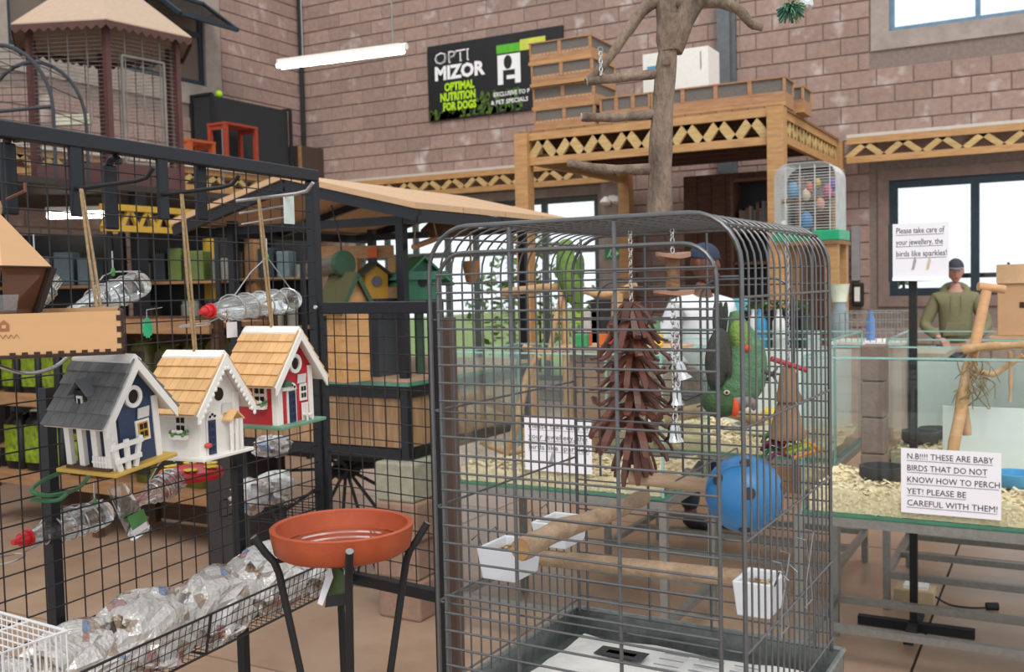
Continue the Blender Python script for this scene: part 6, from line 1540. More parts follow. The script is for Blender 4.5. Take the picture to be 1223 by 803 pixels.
# ================================================================== people
def skin_obj(name, joints, edges, m, parent, sub=2, root=0):
    me = bpy.data.meshes.new(name); inv = ROOT.get(parent.name) or Matrix.Identity(4)
    me.from_pydata([tuple(j[0]) for j in joints], edges, []); o = bpy.data.objects.new(name, me); COL.objects.link(o); o.parent = parent; me.materials.append(m); ROOT[o.name] = ROOT.get(parent.name)
    md = o.modifiers.new('skin', 'SKIN'); md.use_smooth_shade = True
    for i, j in enumerate(joints):
        r = j[1]; r = r if isinstance(r, tuple) else (r, r); me.skin_vertices[0].data[i].radius = r; me.skin_vertices[0].data[i].use_root = (i == root)
    s = o.modifiers.new('sub', 'SUBSURF'); s.levels = sub; s.render_levels = sub
    return o
def person(label, loc, yaw, height, skinc, top, bottom, cap, headyaw=0, headtilt=0, arms='front', hood=False, cap_brim=None):
    t = thing('person', label, 'person', loc, yaw)
    k = height/1.75; S = lambda x, y, z: V(x*k, y*k, z*k)           # faces local -y
    # body: pelvis, spine, neck, arms to wrist, legs
    if arms == 'front': el, wr = (.30, -.02, 1.12), (.16, -.26, 1.00)
    else: el, wr = (.29, .04, 1.14), (.24, -.20, 1.04)
    J = [(S(0, 0, .95), (.12*k, .085*k)), (S(0, -.005, 1.12), (.10*k, .07*k)), (S(0, 0, 1.30), (.115*k, .075*k)), (S(0, .01, 1.43), (.06*k, .05*k)), (S(0, .0, 1.50), .052*k), (S(0, -.012, 1.57), .05*k)]
    E = [(0, 1), (1, 2), (2, 3), (3, 4), (4, 5)]
    arms_i = []
    for s in (-1, 1):
        b = len(J); J += [(S(s*.175, .01, 1.40), .045*k), (S(s*el[0], el[1], el[2]), .036*k), (S(s*wr[0], wr[1], wr[2]), .030*k)]; E += [(3, b), (b, b+1), (b+1, b+2)]; arms_i.append(b)
    for s in (-1, 1):
        b = len(J); J += [(S(s*.09, 0, .86), .088*k), (S(s*.10, -.01, .48), .060*k), (S(s*.10, .02, .09), .042*k), (S(s*.11, -.12, .04), .035*k)]; E += [(0, b), (b, b+1), (b+1, b+2), (b+2, b+3)]
    body = skin_obj('body', J, E, skinc, t)
    body.data.transform(Matrix.Identity(4))
    for s, b in zip((-1, 1), arms_i):                                  # hands with five fingers
        w = J[b+2][0]; e = J[b+1][0]; d = (w-e).normalized(); side = V(s, 0, 0)-d*d.x*s; side.normalize(); dn = d.cross(side)*s
        HJ = [(w, .026*k), (w+d*.05*k, (.036*k, .018*k)), (w+d*.085*k, (.036*k, .016*k))]; HE = [(0, 1), (1, 2)]
        for q, ln in zip((-.026, -.009, .009, .026), (.06, .072, .068, .054)):
            i = len(HJ); p = w+d*.088*k+side*q*k; HJ += [(p, .010*k), (p+d*ln*.55*k-V(0, 0, .012*k), .009*k), (p+d*ln*.8*k-V(0, 0, .04*k), .007*k)]; HE += [(2, i), (i, i+1), (i+1, i+2)]
        i = len(HJ); HJ += [(w+d*.045*k-side*.035*k, .011*k), (w+d*.085*k-side*.055*k-V(0, 0, .012*k), .009*k)]; HE += [(1, i), (i, i+1)]
        skin_obj('hand', HJ, HE, skinc, t)
    # clothes
    g = .014*k
    TJ = [(J[i][0].copy(), tuple((x+g) for x in (J[i][1] if isinstance(J[i][1], tuple) else (J[i][1],)*2))) for i in range(4)]
    TJ = [(S(0, 0, .90), (.18*k, .135*k)), (J[1][0], (.165*k, .125*k)), (J[2][0], (.18*k, .13*k)), (J[3][0], (.125*k, .10*k))]; TE = [(0, 1), (1, 2), (2, 3)]
    TJ += [(S(0, .0, 1.495), (.082*k, .076*k))]; TE += [(3, 4)]
    for b in arms_i:
        i = len(TJ); TJ += [(J[b][0], J[b][1]+g*2.2), (J[b+1][0], J[b+1][1]+g*2.0), (J[b+1][0].lerp(J[b+2][0], .93), J[b+2][1]+g*1.1)]; TE += [(3, i), (i, i+1), (i+1, i+2)]
    skin_obj('hoodie' if hood else 'sweatshirt', TJ, TE, top, t)
    if hood:
        hp = arc(S(0, .03, 1.47), S(.105, 0, 0), S(0, .085, .05), -.5, math.pi+.5, 14); MB().tube(hp, [.035*k+.018*k*math.sin(math.pi*i/14) for i in range(15)], 10).build('hood', top, t, world=False, smooth=True)
        for s in (-1, 1): MB().tube(bez([S(s*.045, -.095, 1.43), S(s*.05, -.125, 1.36), S(s*.045, -.135, 1.26)], 3), .004*k, 5).build('drawstring', top, t, world=False)
        MB().prism([S(-.13, -.128, 1.02), S(.13, -.128, 1.02), S(.09, -.135, 1.16), S(-.09, -.135, 1.16)], S(0, -.012, 0)).build('front_pocket', top, t, world=False, bevel=.008)
    PJ = [(S(0, 0, .97), (.16*k, .12*k))]; PE = []
    for s in (-1, 1):
        i = len(PJ); PJ += [(S(s*.09, 0, .84), .105*k), (S(s*.10, -.01, .48), .078*k), (S(s*.10, .02, .10), .062*k)]; PE += [(0, i), (i, i+1), (i+1, i+2)]
    skin_obj('trousers', PJ, PE, bottom, t)
    for s in (-1, 1): MB().ell(S(s*.105, -.055, .042), S(.05, .135, .042)[:], 14, 9).build('shoe', M_blackm, t, world=False, smooth=True)
    # head
    Rh = Matrix.Translation(S(0, -.012, 1.56)) @ Matrix.Rotation(headyaw, 4, 'Z') @ Matrix.Rotation(headtilt, 4, 'X')
    h = MB(); nu, nv = 24, 18
    for j in range(nv+1):
        th = math.pi*j/nv
        for q in range(nu):
            a = 2*math.pi*q/nu; x = .073*math.sin(th)*math.cos(a); y = .093*math.sin(th)*math.sin(a); z = -.118*math.cos(th)
            if z < 0: x *= 1-.30*(-z/.118)**1.3; y = y*(1-.12*(-z/.118)) - .012*(-z/.118)
            fr_ = max(0, -math.sin(a))*math.sin(th)
            if y < 0:
                y -= .020*math.exp(-((x/.014)**2))*math.exp(-(((z+.012)/.026)**2))          # nose
                y += .010*(math.exp(-(((abs(x)-.030)/.014)**2))*math.exp(-(((z-.012)/.013)**2)))  # eye sockets
                y -= .006*math.exp(-((x/.026)**2))*math.exp(-(((z+.062)/.010)**2))         # lips
                y -= .008*math.exp(-((x/.026)**2))*math.exp(-(((z+.098)/.016)**2))         # chin
            h.v.append(V(x, y, z+.118)*k)
    for j in range(nv):
        for q in range(nu): h.f.append((j*nu+q, j*nu+(q+1) % nu, (j+1)*nu+(q+1) % nu, (j+1)*nu+q))
    h.xf(Rh); hd = h.build('head', skinc, t, world=False, smooth=True)
    X = lambda mb, n, m: mb.xf(Rh).build(n, m, hd, world=False, smooth=True)
    for s in (-1, 1):
        X(MB().ell(V(s*.030, -.080, .131)*k, (.0125*k, .008*k, .007*k)), 'eye', M_white); X(MB().ell(V(s*.030, -.087, .131)*k, (.005*k, .003*k, .005*k)), 'iris', M_eyeb)
        X(MB().ell(V(s*.074, .008, .115)*k, (.010*k, .020*k, .032*k)), 'ear', skinc)
        X(MB().ell(V(s*.030, -.090, .151)*k, (.020*k, .006*k, .004*k)), 'eyebrow', M_blackm)
    X(MB().ell(V(0, -.099, .056)*k, (.022*k, .005*k, .0055*k)), 'mouth', mat('lip', '#8a4f45', .6))
    cp = MB(); 
    for j in range(8):
        th = math.pi/2*j/7
        for q in range(20):
            a = 2*math.pi*q/20; cp.v.append(V(.081*math.cos(th)*math.cos(a), .102*math.cos(th)*math.sin(a)+.004, .155+.095*math.sin(th))*k)
    for j in range(7):
        for q in range(20): cp.f.append((j*20+q, j*20+(q+1) % 20, (j+1)*20+(q+1) % 20, (j+1)*20+q))
    X(cp, 'cap', cap)
    if cap_brim: X(MB().prism([V(.072*math.cos(a), -.05-.125*math.sin(a), .158)*k for a in [math.pi*i/10 for i in range(11)]], V(0, 0, .007)*k), 'cap_brim', cap_brim)
    return t
M_skl = mat('light_skin', '#c79483', .55, var=.05, scale=20); M_skd = mat('dark_skin', '#6b4232', .5, var=.08, scale=20)
M_hood = mat('olive_fleece', '#7d7a5c', .95, scale=40, var=.08, bump=.3); M_wsh = mat('white_jersey', '#dcdde2', .9, scale=12, var=.05, bump=.1)
M_navyc = mat('navy_cap', '#2b3650', .8); M_trou = mat('dark_trousers', '#3c4350', .9)
c = W(1141, 335, 9.9)
person('person in an olive hoodie and dark cap standing by the window', (c.x, c.y, 0), math.radians(29-20), 1.70, M_skl, M_hood, M_trou, mat('dark_cap', '#3a3c46', .8), math.radians(0), math.radians(8), 'front', True, mat('pale_brim', '#8d9098', .6))
c = W(838, 330, 6.4)
person('person in a white sweatshirt and navy cap standing behind the cage', (c.x, c.y, 0), math.radians(29+22), 1.78, M_skd, M_wsh, M_trou, M_navyc, math.radians(32), math.radians(6), 'side', False, None)
# ================================================================== bird bath
bc_ = flat((401-611.5)/FPX*2.27, 2.27); BR, BH = .164, 1.056
bb = thing('bird_bath', 'terracotta saucer bird bath on a black tubular stand', 'bird bath', (bc_.x, bc_.y, 0))
M_terra = mat('terracotta', '#b2532f', .45, var=.08, scale=10, col2='#9a4225')
MB().lathe([(.0, BH-.060), (BR*.88, BH-.060), (BR*.95, BH-.052), (BR*.985, BH-.02), (BR, BH), (BR-.006, BH+.003), (BR-.013, BH), (BR*.9, BH-.040), (BR*.82, BH-.047), (0, BH-.047)], bc_, 48).build('saucer', M_terra, bb, smooth=True)
MB().lathe([(BR*.84, BH-.0465), (BR*.86, BH-.040), (0, BH-.040)], bc_, 40).build('water', glass('water', (.95, .97, .96), base=.08, refl=1.6), bb, smooth=True)
vd = V(-bc_.x, -bc_.y, 0).normalized()
for k in range(4):
    a_ = math.atan2(vd.y, vd.x)+math.radians(4)+k*math.pi/2; d_ = V(math.cos(a_), math.sin(a_), 0)
    pts = [d_*.198+V(0, 0, BH-.012), d_*.172+V(0, 0, BH-.052), d_*.155+V(0, 0, BH-.072), d_*.145+V(0, 0, BH-.10), d_*.07+V(0, 0, .52), d_*.16+V(0, 0, .0)]
    lg = MB().tube([bc_+p for p in pts], .0088, 10).build('leg', M_blackm, bb, smooth=True)
    MB().lathe([(.0086, 0), (.0086, .0015), (0, .002)], bc_+pts[0], 12, (pts[0]-pts[1]).normalized()).build('end_cap', M_galv, lg)
MB().tube(arc(bc_+V(0, 0, BH-.067), V(.10, 0, 0), V(0, .10, 0), 0, 2*math.pi, 32)[:-1], .006, 8, closed=True).build('support_ring', M_blackm, bb, smooth=True)
for k in range(4):
    a_ = math.atan2(vd.y, vd.x)+math.radians(4)+k*math.pi/2; d_ = V(math.cos(a_), math.sin(a_), 0); MB().cyl(bc_+d_*.10+V(0, 0, BH-.067), bc_+d_*.155+V(0, 0, BH-.072), .006).build('support_arm', M_blackm, bb)
MB().tube(arc(bc_+V(0, 0, .52), V(.07, 0, 0), V(0, .07, 0), 0, 2*math.pi, 24)[:-1], .006, 8, closed=True).build('lower_ring', M_blackm, bb, smooth=True)
tg = thing('bath_tag', 'green printed swing tag hanging under the terracotta saucer', 'tag', W(400, 720, 2.25))
MB().prism([W(396, 668, 2.25), W(422, 700, 2.22), W(418, 722, 2.22), W(388, 726, 2.24)], fw*.0015).build('card', mat('tag_green', '#55683a', .6, scale=20, var=.25), tg)
MB().prism([W(390, 712, 2.215), W(418, 709, 2.21), W(417, 722, 2.21), W(388, 726, 2.215)], fw*.0012).build('card_foot', M_blackm, tg)
MB().prism([W(394, 672, 2.235), W(398, 690, 2.23), W(385, 724, 2.225), W(379, 721, 2.225)], fw*.0012).build('folded_leaf', M_paper, tg)
MB().tube([W(397, 669, 2.248), W(398, 655, 2.25)], .001, 5).build('string', M_rope, tg)
# ================================================================== white wire cage, bottom left
hz_ = 1.06; C0 = onZ(79, 754, hz_); e1 = (onZ(0, 732, hz_)-C0); e2 = (onZ(0, 781, hz_)-C0)
e1n = e1.normalized(); e2n = e2.normalized(); L1, L2_ = .40, .36
ww_ = thing('white_wire_cage', 'white wire cage standing on the floor below the snack bags', 'cage', C0+e1n*.2+e2n*.15-V(0, 0, hz_))
M_ww = mat('white_wire', '#d9d9da', .4, var=.04)
for z in (hz_, hz_-.45):
    MB().tube([C0-V(0, 0, hz_-z), C0+e1n*L1-V(0, 0, hz_-z), C0+e1n*L1+e2n*L2_-V(0, 0, hz_-z), C0+e2n*L2_-V(0, 0, hz_-z)], .003, 6, closed=True).build('frame_wire', M_ww, ww_)
n1, n2 = 26, 20
for k in range(n2+1):
    p = C0+e2n*(L2_*k/n2); MB().cyl(p, p+e1n*L1, .0014, n=5).build('top_wire', M_ww, ww_)
for k in range(1, 4): p = C0+e1n*(L1*k/4); MB().cyl(p, p+e2n*L2_, .0018, n=5).build('top_wire', M_ww, ww_)
for k in range(n1+1):
    p = C0+e1n*(L1*k/n1); MB().cyl(p, p-V(0, 0, .45), .0014, n=5).build('side_wire', M_ww, ww_)
for k in range(1, n2+1):
    p = C0+e2n*(L2_*k/n2); MB().cyl(p, p-V(0, 0, .45), .0014, n=5).build('side_wire', M_ww, ww_)
for p in (C0, C0+e1n*L1, C0+e2n*L2_, C0+e1n*L1+e2n*L2_): MB().cyl(p-V(0, 0, .45), V(p.x, p.y, 0), .01).build('leg', M_ww, ww_)
# ================================================================== back of the shop
# shop counter with monitor and goods
t = thing('shop_counter', 'long shop counter with pale top behind the tanks', 'counter', (-2.2, 7.6, 0))
for k in range(5): MB().box(-3.6+k*.56, -3.6+k*.56+.55, 7.4, 8.0, 0, 1.02).build('panel', M_oldwood, t)
MB().box(-3.7, -.7, 7.34, 8.06, 1.021, 1.06).build('worktop', mat('worktop', '#b9aa98', .5), t)
cz_ = 1.061
def bx(name, label, cat, x0, x1, y0, y1, h, m, z=cz_, grp=None, bevel=.006): return solo(MB().box(x0, x1, y0, y1, z, z+h), name, m, label, cat, grp, bevel=bevel)
mo = W(893, 345, 8.0)
t = thing('monitor', 'flat screen monitor glowing blue and green on the counter', 'monitor', (mo.x, 7.65, cz_))
MB().box(mo.x-.11, mo.x+.11, 7.62, 7.66, cz_+.2, cz_+.40).build('case', M_blackm, t); MB().box(mo.x-.10, mo.x+.10, 7.615, 7.62, cz_+.21, cz_+.39).build('screen', mat('screen_glow', '#4f8fb8', .3, col2='#5fa04a', scale=3, emit='#4f90b0', estr=.5), t); MB().box(mo.x-.03, mo.x+.03, 7.62, 7.66, cz_+.01, cz_+.2).box(mo.x-.1, mo.x+.1, 7.58, 7.7, cz_, cz_+.012).build('stand', M_blackm, t)
for px, w_, h_, col, nm, lb in ((722, .26, .40, '#2a2526', 'till', 'black till standing on the shop counter'), (760, .3, .12, '#b7ae9c', 'paper_tray', 'beige paper tray on the counter beside the till'), (700, .18, .3, '#c9c4ba', 'printer', 'pale printer on the shop counter end'), (985, .2, .12, '#c8d0d4', 'pale_box', 'pale flat box at the window end of the counter')):
    p = W(px, 360, 8.2); bx(nm, lb, 'box', p.x-w_/2, p.x+w_/2, 7.55, 7.8, h_, mat(nm, col, .6))
for k, (px, col, nm) in enumerate(((828, '#c8315c', 'pink'), (843, '#d99a35', 'amber'), (935, '#d8dadb', 'white'), (943, '#3f9ccc', 'sky blue'), (966, '#e4e6e2', 'frosted'))):
    p = W(px, 335, 8.2); yb_ = 7.40 if k > 1 else 7.48; zz_ = cz_+(.0 if k < 2 else .265 if k == 4 else .205 if k < 4 else 0)
    zz_ = cz_
    solo(MB().lathe([(.045, 0), (.05, .01), (.05, .22), (.02, .27), (.02, .31), (0, .312)], (p.x, yb_-.02, zz_), 16), 'spray_bottle', mat('bottle_'+nm.replace(' ', '_'), col, .35), '%s plastic bottle on the shop counter' % nm, 'bottle', 'bottles on the counter', smooth=True)
xa, xb = W(905, 380, 8.0).x, W(985, 380, 8.0).x
t = thing('dark_mesh_crate', 'wide dark mesh crate filled with plants on the shop counter', 'crate', ((xa+xb)/2, 7.6, cz_))
for z0_, z1_ in ((0, .05), (.27, .30)): MB().box(xa, xb, 7.42, 7.46, cz_+z0_, cz_+z1_).build('frame_rail', M_black, t)
for k in range(7): x_ = xa+(xb-xa-.02)*k/6; MB().box(x_, x_+.02, 7.42, 7.46, cz_+.05, cz_+.27).build('frame_post', M_black, t)
MB().box(xa, xb, 7.47, 7.75, cz_, cz_+.26).build('body', mat('dark_green_net', '#3c4440', .9, scale=40, col2='#20241f'), t)
random.seed(77); f_ = MB()
for k in range(160):
    p_ = V(random.uniform(xa, xb), random.uniform(7.47, 7.75), cz_+.26+random.uniform(0, .1)); d_ = V(random.uniform(-1, 1), random.uniform(-1, 1), random.uniform(-.3, 1)).normalized()*.04; e_ = d_.cross(V(.3, .5, 1)).normalized()*.014; f_.quad(p_-d_, p_+e_, p_+d_, p_-e_)
f_.build('plants', mat('plant_leaf', '#6d8a5c', .7, scale=8), t, stuff=True)
# pine stand with the green-based bird cage
p0, p1 = onY(933, 280, 8.3), onY(1009, 277, 8.3)
sz_ = onY(1000, 279, 8.3).z-.06
t = thing('pine_stand', 'pine post stand carrying the green-based bird cage', 'stand', ((p0.x+p1.x)/2, 8.3, 0))
for x in (p0.x+.05, p1.x-.06):
    for y in (8.12, 8.48): MB().box(x-.045, x+.045, y-.045, y+.045, 0, sz_-.03).build('post', M_pine, t)
MB().box(p0.x, p1.x, 8.05, 8.55, sz_-.03, sz_).build('top_board', M_oldwood, t)
t = thing('bird_cage', 'white wire bird cage with green tray full of toys', 'cage', ((p0.x+p1.x)/2, 8.3, sz_))
M_gtray = mat('green_tray', '#17a673', .4); gx0, gx1, gy0, gy1 = p0.x-.02, p1.x-.0, 8.08, 8.52
MB().box(gx0, gx1, gy0, gy1, sz_+.001, sz_+.085).build('tray', M_gtray, t, bevel=.008); MB().box((gx0+gx1)/2-.05, (gx0+gx1)/2+.03, gy0-.004, gy0, sz_+.03, sz_+.05).build('latch', M_darkwood, t)
ht = onY(970, 197, 8.3).z-sz_; w = MB(); r_ = .12
def garch(y): return [V(gx0+.02, y, sz_+.085)]+arc(V(gx0+.02+r_, y, sz_+ht-r_), V(-r_, 0, 0), V(0, 0, r_), 0, math.pi/2, 5)+arc(V(gx1-.03-r_, y, sz_+ht-r_), V(r_, 0, 0), V(0, 0, r_), math.pi/2, 0, 5)+[V(gx1-.03, y, sz_+.085)]
for k in range(19): w.tube(garch(gy0+.02+(gy1-gy0-.04)*k/18), .0025, 4)
for k in range(22):
    z = sz_+.1+(ht-.12)*k/22; w.cyl((gx0+.02, gy0+.018, z), (gx1-.03, gy0+.018, z), .0022, n=4); w.cyl((gx0+.02, gy1-.018, z), (gx1-.03, gy1-.018, z), .0022, n=4)
for f_ in (.2, .42, .64, .86): x = gx0+(gx1-gx0)*f_; w.cyl((x, gy0+.016, sz_+.085), (x, gy0+.016, sz_+ht-.02), .005, n=5)
w.build('wire_body', mat('white_cage_wire', '#c9cbcb', .4), t, stuff=True)
MB().cyl((gx0+.03, 8.3, sz_+.34), (gx1-.04, 8.3, sz_+.36), .02).build('perch', M_oldwood, t)
for k, (f_, z, col, s_) in enumerate(((.25, .42, '#5f8fb0', .05), (.45, .38, '#d8c8b0', .035), (.5, .44, '#c8705a', .03), (.62, .47, '#d0b050', .025), (.78, .4, '#c86a8f', .04), (.86, .45, '#7d5fa8', .035), (.66, .3, '#d89a90', .035), (.45, .17, '#4f86c0', .05), (.1, .14, '#e8e8e6', .03))):
    MB().ell((gx0+(gx1-gx0)*f_, 8.25, sz_+z), (s_, s_*.8, s_*1.5), 8, 6).build('toy', mat('cage_toy_%d' % k, col, .5), t, smooth=True)
# bucket and jug at the foot of the stand, on a crate
p = onY(1001, 345, 8.0)
solo(MB().box(p.x-.18, p.x+.18, 7.85+.25, 8.0+.05, 0, 1.04), 'crate_plinth', M_darkwood, 'dark crate plinth under the grey water jug', 'crate')
solo(MB().lathe([(.055, 0), (.07, .03), (.07, .26), (.05, .32), (.05, .36), (0, .362)], (p.x, 8.07-.02, 1.041), 18), 'water_jug', mat('grey_jug', '#8d9ca3', .3), 'tall grey water jug under the white bucket', 'jug', smooth=True)
solo(MB().lathe([(.055, 0), (.075, .13), (.08, .14), (.07, .14), (.05, .01)], (p.x, 8.05, 1.404), 18), 'white_bucket', mat('white_bucket', '#e8f0d8', .5), 'small white bucket on top of the grey jug', 'bucket', smooth=True)
# pilaster with exit signs and twin spot lamp
pa_ = onY(719, 300, YB-.2).x; pb_ = onY(743, 300, YB-.2).x
pl = MB().box(pa_, pb_, YB-.2, YB, 0, 2.9).build('trim_3', M_conc); pl['kind'] = 'structure'
M_exg = mat('exit_green', '#1f9a5e', .5)
for k, (py0, py1) in enumerate(((264, 278), (297, 309))):
    a, b = onY(722, py0, YB-.22), onY(741, py1, YB-.22)
    t = thing('exit_sign', ['green running figure sign high on the pilaster', 'green running figure sign lower on the pilaster'][k], 'sign', ((a.x+b.x)/2, YB-.21, b.z), 0, 'green signs on the pilaster')
    MB().box(a.x, b.x, YB-.215, YB-.201, b.z, a.z).build('panel', M_exg, t)
    m_ = (a.z+b.z)/2; h_ = (a.z-b.z); xx = a.x+(b.x-a.x)*.35; y_ = YB-.218
    MB().ell((xx+.012, y_, m_+h_*.28), (h_*.09, .002, h_*.09), 10, 6).build('figure', M_wprint, t)
    MB().bar((xx, y_, m_+h_*.17), (xx-h_*.08, y_, m_-h_*.08), h_*.12, .003, up=(0, 1, 0)).bar((xx-h_*.08, y_, m_-h_*.08), (xx+h_*.12, y_, m_-h_*.32), h_*.08, .003, up=(0, 1, 0)).bar((xx-h_*.08, y_, m_-h_*.08), (xx-h_*.3, y_, m_-h_*.3), h_*.08, .003, up=(0, 1, 0)).build('figure', M_wprint, t)
    MB().prism([(b.x-.10, y_, m_+h_*.1), (b.x-.06, y_, m_+h_*.1), (b.x-.06, y_, m_+h_*.25), (b.x-.02, y_, m_), (b.x-.06, y_, m_-h_*.25), (b.x-.06, y_, m_-h_*.1), (b.x-.10, y_, m_-h_*.1)], (0, .002, 0)).build('arrow', M_wprint, t)
a = onY(731, 238, YB-.25)
t = thing('twin_spot_lamp', 'white twin-head emergency lamp at the top of the pilaster', 'lamp', (a.x, YB-.2, a.z-.1))
for s in (-1, 1): MB().lathe([(.03, 0), (.07, -.06), (.075, -.09), (.05, -.1), (0, -.1)], (a.x+s*.085, YB-.25, a.z+.03), 16, (0, .3, 1)).build('lamp_head', M_white, t, smooth=True)
MB().box(a.x-.05, a.x+.05, YB-.25, YB-.2, a.z-.02, a.z+.05).build('bracket', M_white, t)
# wall trunking and dispenser right of the bird cage
a, b = onY(1017, 270, YB-.06), onY(1027, 335, YB-.06)
solo(MB().box(a.x, b.x, YB-.08, YB-.016, b.z, a.z), 'wall_trunking', mat('pale_trunking', '#9b989a', .6), 'pale vertical trunking on the block wall beside the window', 'trunking')
a, b = onY(1018, 338, YB-.1), onY(1031, 366, YB-.1)
t = thing('wall_dispenser', 'black wall dispenser with a pale panel below the trunking', 'dispenser', ((a.x+b.x)/2, YB-.08, b.z)); MB().box(a.x, b.x, YB-.14, YB-.016, b.z, a.z).build('case', M_blackm, t, bevel=.02); MB().box(a.x+.03, b.x-.03, YB-.145, YB-.14, b.z+.06, a.z-.05).build('panel', M_white, t)
# low cage with clutter on the floor by the window
a = onY(1012, 400, 7.0); a.x -= .05
t = thing('low_wire_crate', 'low wire crate with a blue bottle on a pink carton by the window', 'crate', (a.x+.25, 7.1, 0))
MB().box(a.x, a.x+.42, 6.8, 7.2, 0, 1.15).build('plinth', mat('pink_carton', '#c9a090', .7), t); MB().box(a.x-.02, a.x+.44, 6.78, 7.22, 1.151, 1.17).build('tray', M_white, t)
w = MB()
for k in range(12): x = a.x+.42*k/11; w.cyl((x, 6.8, 1.17), (x, 6.8, 1.36), .003, n=4); w.cyl((x, 7.2, 1.17), (x, 7.2, 1.36), .003, n=4)
for z in (1.23, 1.3, 1.36): w.cyl((a.x, 6.8, z), (a.x+.42, 6.8, z), .003, n=4); w.cyl((a.x, 7.2, z), (a.x+.42, 7.2, z), .003, n=4)
w.build('wire_sides', M_galv, t, stuff=True)
solo(MB().lathe([(.03, 0), (.03, .14), (.015, .17), (.018, .2), (0, .201)], (a.x+.2, 7.0, 1.171), 14), 'blue_top_bottle', mat('blue_cap', '#5f86c0', .4), 'small blue bottle standing inside the low wire crate', 'bottle', smooth=True)
# garden gate outside the window
t = thing('garden_fence', 'dark garden fence rails seen outside the sunlit window', 'fence', (-.4, 13.6, 0))
for z in (.5, 1.55): MB().box(-2.5, 2.5, 13.58, 13.62, z, z+.06).build('rail', M_blackm, t)
for k in range(9): MB().box(-2.4+k*.6, -2.37+k*.6, 13.58, 13.62, 0, 1.68+.05*(k % 2)).build('post', M_blackm, t)
# planting outside
M_fol = mat('garden_leaf', '#8fae5a', .7, scale=6, col2='#5f8040', objvar=.2)
def shrub(x, y, r_, h_, label, n=700, seed=0):
    random.seed(seed); t = thing('garden_shrub', label, 'shrub', (x, y, -.02), 0, 'shrubs outside the windows'); f_ = MB()
    for k in range(n):
        a_ = random.uniform(0, 6.28); q = random.random()**.5; z = random.uniform(.15, 1)*h_; rr_ = r_*math.sin(math.pi*min(.97, .2+.75*z/h_))
        p = V(x+rr_*q*math.cos(a_), y+rr_*q*math.sin(a_), z); s_ = random.uniform(.06, .13); d_ = V(random.uniform(-1, 1), random.uniform(-1, 1), random.uniform(-.6, .6)).normalized()*s_; e_ = d_.cross(V(random.uniform(-1, 1), random.uniform(-1, 1), 1)).normalized()*s_*.5
        f_.quad(p-d_, p+e_, p+d_, p-e_)
    f_.build('foliage', M_fol, t, stuff=True)
    for k in range(3): MB().cyl((x+random.uniform(-.1, .1), y, 0), (x+random.uniform(-.3, .3), y+random.uniform(-.2, .2), h_*.7), .03, .012, n=6).build('stem', M_darkwood, t)
shrub(-8.4, 16.0, 1.3, 2.6, 'broad shrub outside the left panes of the glazed shopfront', seed=1); shrub(-5.95, 15.2, 1.1, 2.1, 'middle shrub outside the glazed shopfront', seed=2); shrub(-5.3, 18.5, 1.6, 3.6, 'tall tree-like shrub far outside the glazed shopfront', 1100, 3)
shrub(-2.6, 15.4, 1.0, 2.0, 'low shrub outside the narrow pane of the sunlit window', seed=4); shrub(.9, 15.2, .9, 1.8, 'low shrub outside the wide pane of the sunlit window', seed=5)
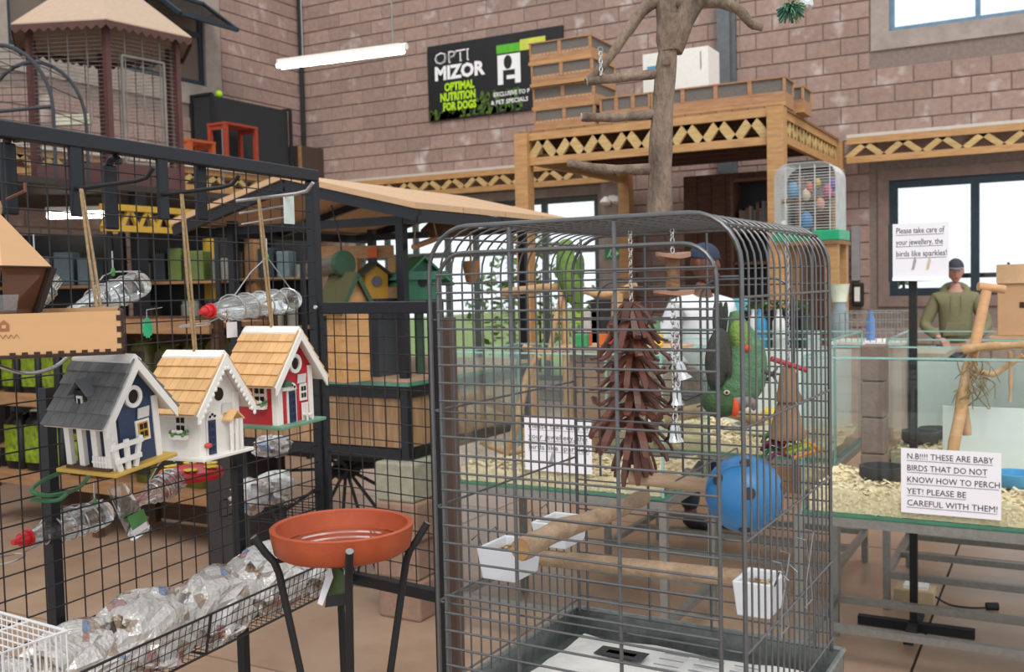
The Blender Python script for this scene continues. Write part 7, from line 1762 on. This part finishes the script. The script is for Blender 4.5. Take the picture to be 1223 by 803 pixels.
# shop racks below the aviary platform
def rack(label, x, y, yaw, w_, levels, seed, z_item=.22):
    t = thing('shop_rack', label, 'rack', (x, y, 0), yaw, 'dark shop racks')
    b = lambda mb, n, m: mb.build(n, m, t, world=False)
    H_ = levels[-1]+.45
    for sx in (-1, 1):
        for sy in (-1, 1): b(MB().box(sx*w_/2-.02, sx*w_/2+.02, sy*.2-.02, sy*.2+.02, 0, H_), 'upright', M_black)
    b(MB().box(-w_/2, w_/2, .19, .21, .1, H_), 'back_panel', M_blackm)
    random.seed(seed); R_ = Matrix.Translation((x, y, 0)) @ Matrix.Rotation(yaw, 4, 'Z')
    cols = ['#3f5f30', '#8a8a80', '#2a333b', '#5f6f32', '#948e7c', '#4c3e31', '#62747a', '#244c3c']
    for li, z in enumerate(levels):
        b(MB().box(-w_/2, w_/2, -.2, .19, z-.025, z), 'shelf', M_oldwood)
        xx = -w_/2+.1; k = 0
        while xx < w_/2-.12:
            ww = random.uniform(.1, .2); hh = random.uniform(.12, .3); ci = random.randrange(8); p = R_ @ V(xx+ww/2, -.05, z+.001)
            nm, words = ('storage_tin', 'tin') if random.random() < .4 else ('goods_box', 'box')
            m_ = mat('goods_%d' % ci, cols[ci], .5)
            mb = MB()
            if nm == 'storage_tin': mb.lathe([(ww*.42, 0), (ww*.44, .01), (ww*.44, hh*.86), (ww*.38, hh*.88), (ww*.38, hh), (0, hh)], p, 14)
            else: mb.obox(p+V(0, 0, hh/2), R_.to_3x3() @ V(ww*.92, 0, 0), R_.to_3x3() @ V(0, .2, 0), V(0, 0, hh))
            solo(mb, nm, m_, '%s %s on the %s shelf of the %s' % (['leaf-green', 'pale grey', 'blue-black', 'olive', 'cream', 'brown', 'grey-blue', 'deep green'][ci], words, ['lowest', 'second', 'third', 'top'][li], label.split(' under')[0].split(' by')[0]), words, 'goods on the shop racks', smooth=(nm == 'storage_tin'), bevel=0 if nm == 'storage_tin' else .008)
            xx += ww+.02
    return t
p = W(70, 340, 8.6); rack('wide dark rack under the aviary platform', p.x, p.y, math.radians(35), 1.0, (.35, .8, 1.25, 1.68), 41)
p = W(215, 340, 8.9); rack('narrow dark rack by the yellow post', p.x, p.y, math.radians(25), .85, (.35, .8, 1.25, 1.7), 42)
p = W(318, 345, 9.6); rack('tall dark rack by the pine posts', p.x, p.y, math.radians(20), .9, (.35, .8, 1.25, 1.72), 43)
for k, (px, py, z, ln, lb) in enumerate(((92, 257, 8.6, .5, 'short glowing batten lamp under the aviary platform'), (270, 284, 10.0, .42, 'small glowing batten lamp between the pine posts'))):
    c = W(px, py, z); a, b = c-r0*ln/2, c+r0*ln/2
    t = thing('batten_lamp', lb, 'light', c, 0, 'batten lamps below the platform')
    MB().bar(a+V(0, 0, .05), b+V(0, 0, .05), .1, .04).build('housing', M_white, t); MB().cyl(a, b, .03).build('tube', M_tube, t, smooth=True)
    MB().cyl(c+V(0, 0, .06), V(c.x, c.y, PZ-.05 if k == 0 else LEDGE), .006, n=6).build('rod', M_galv, t)
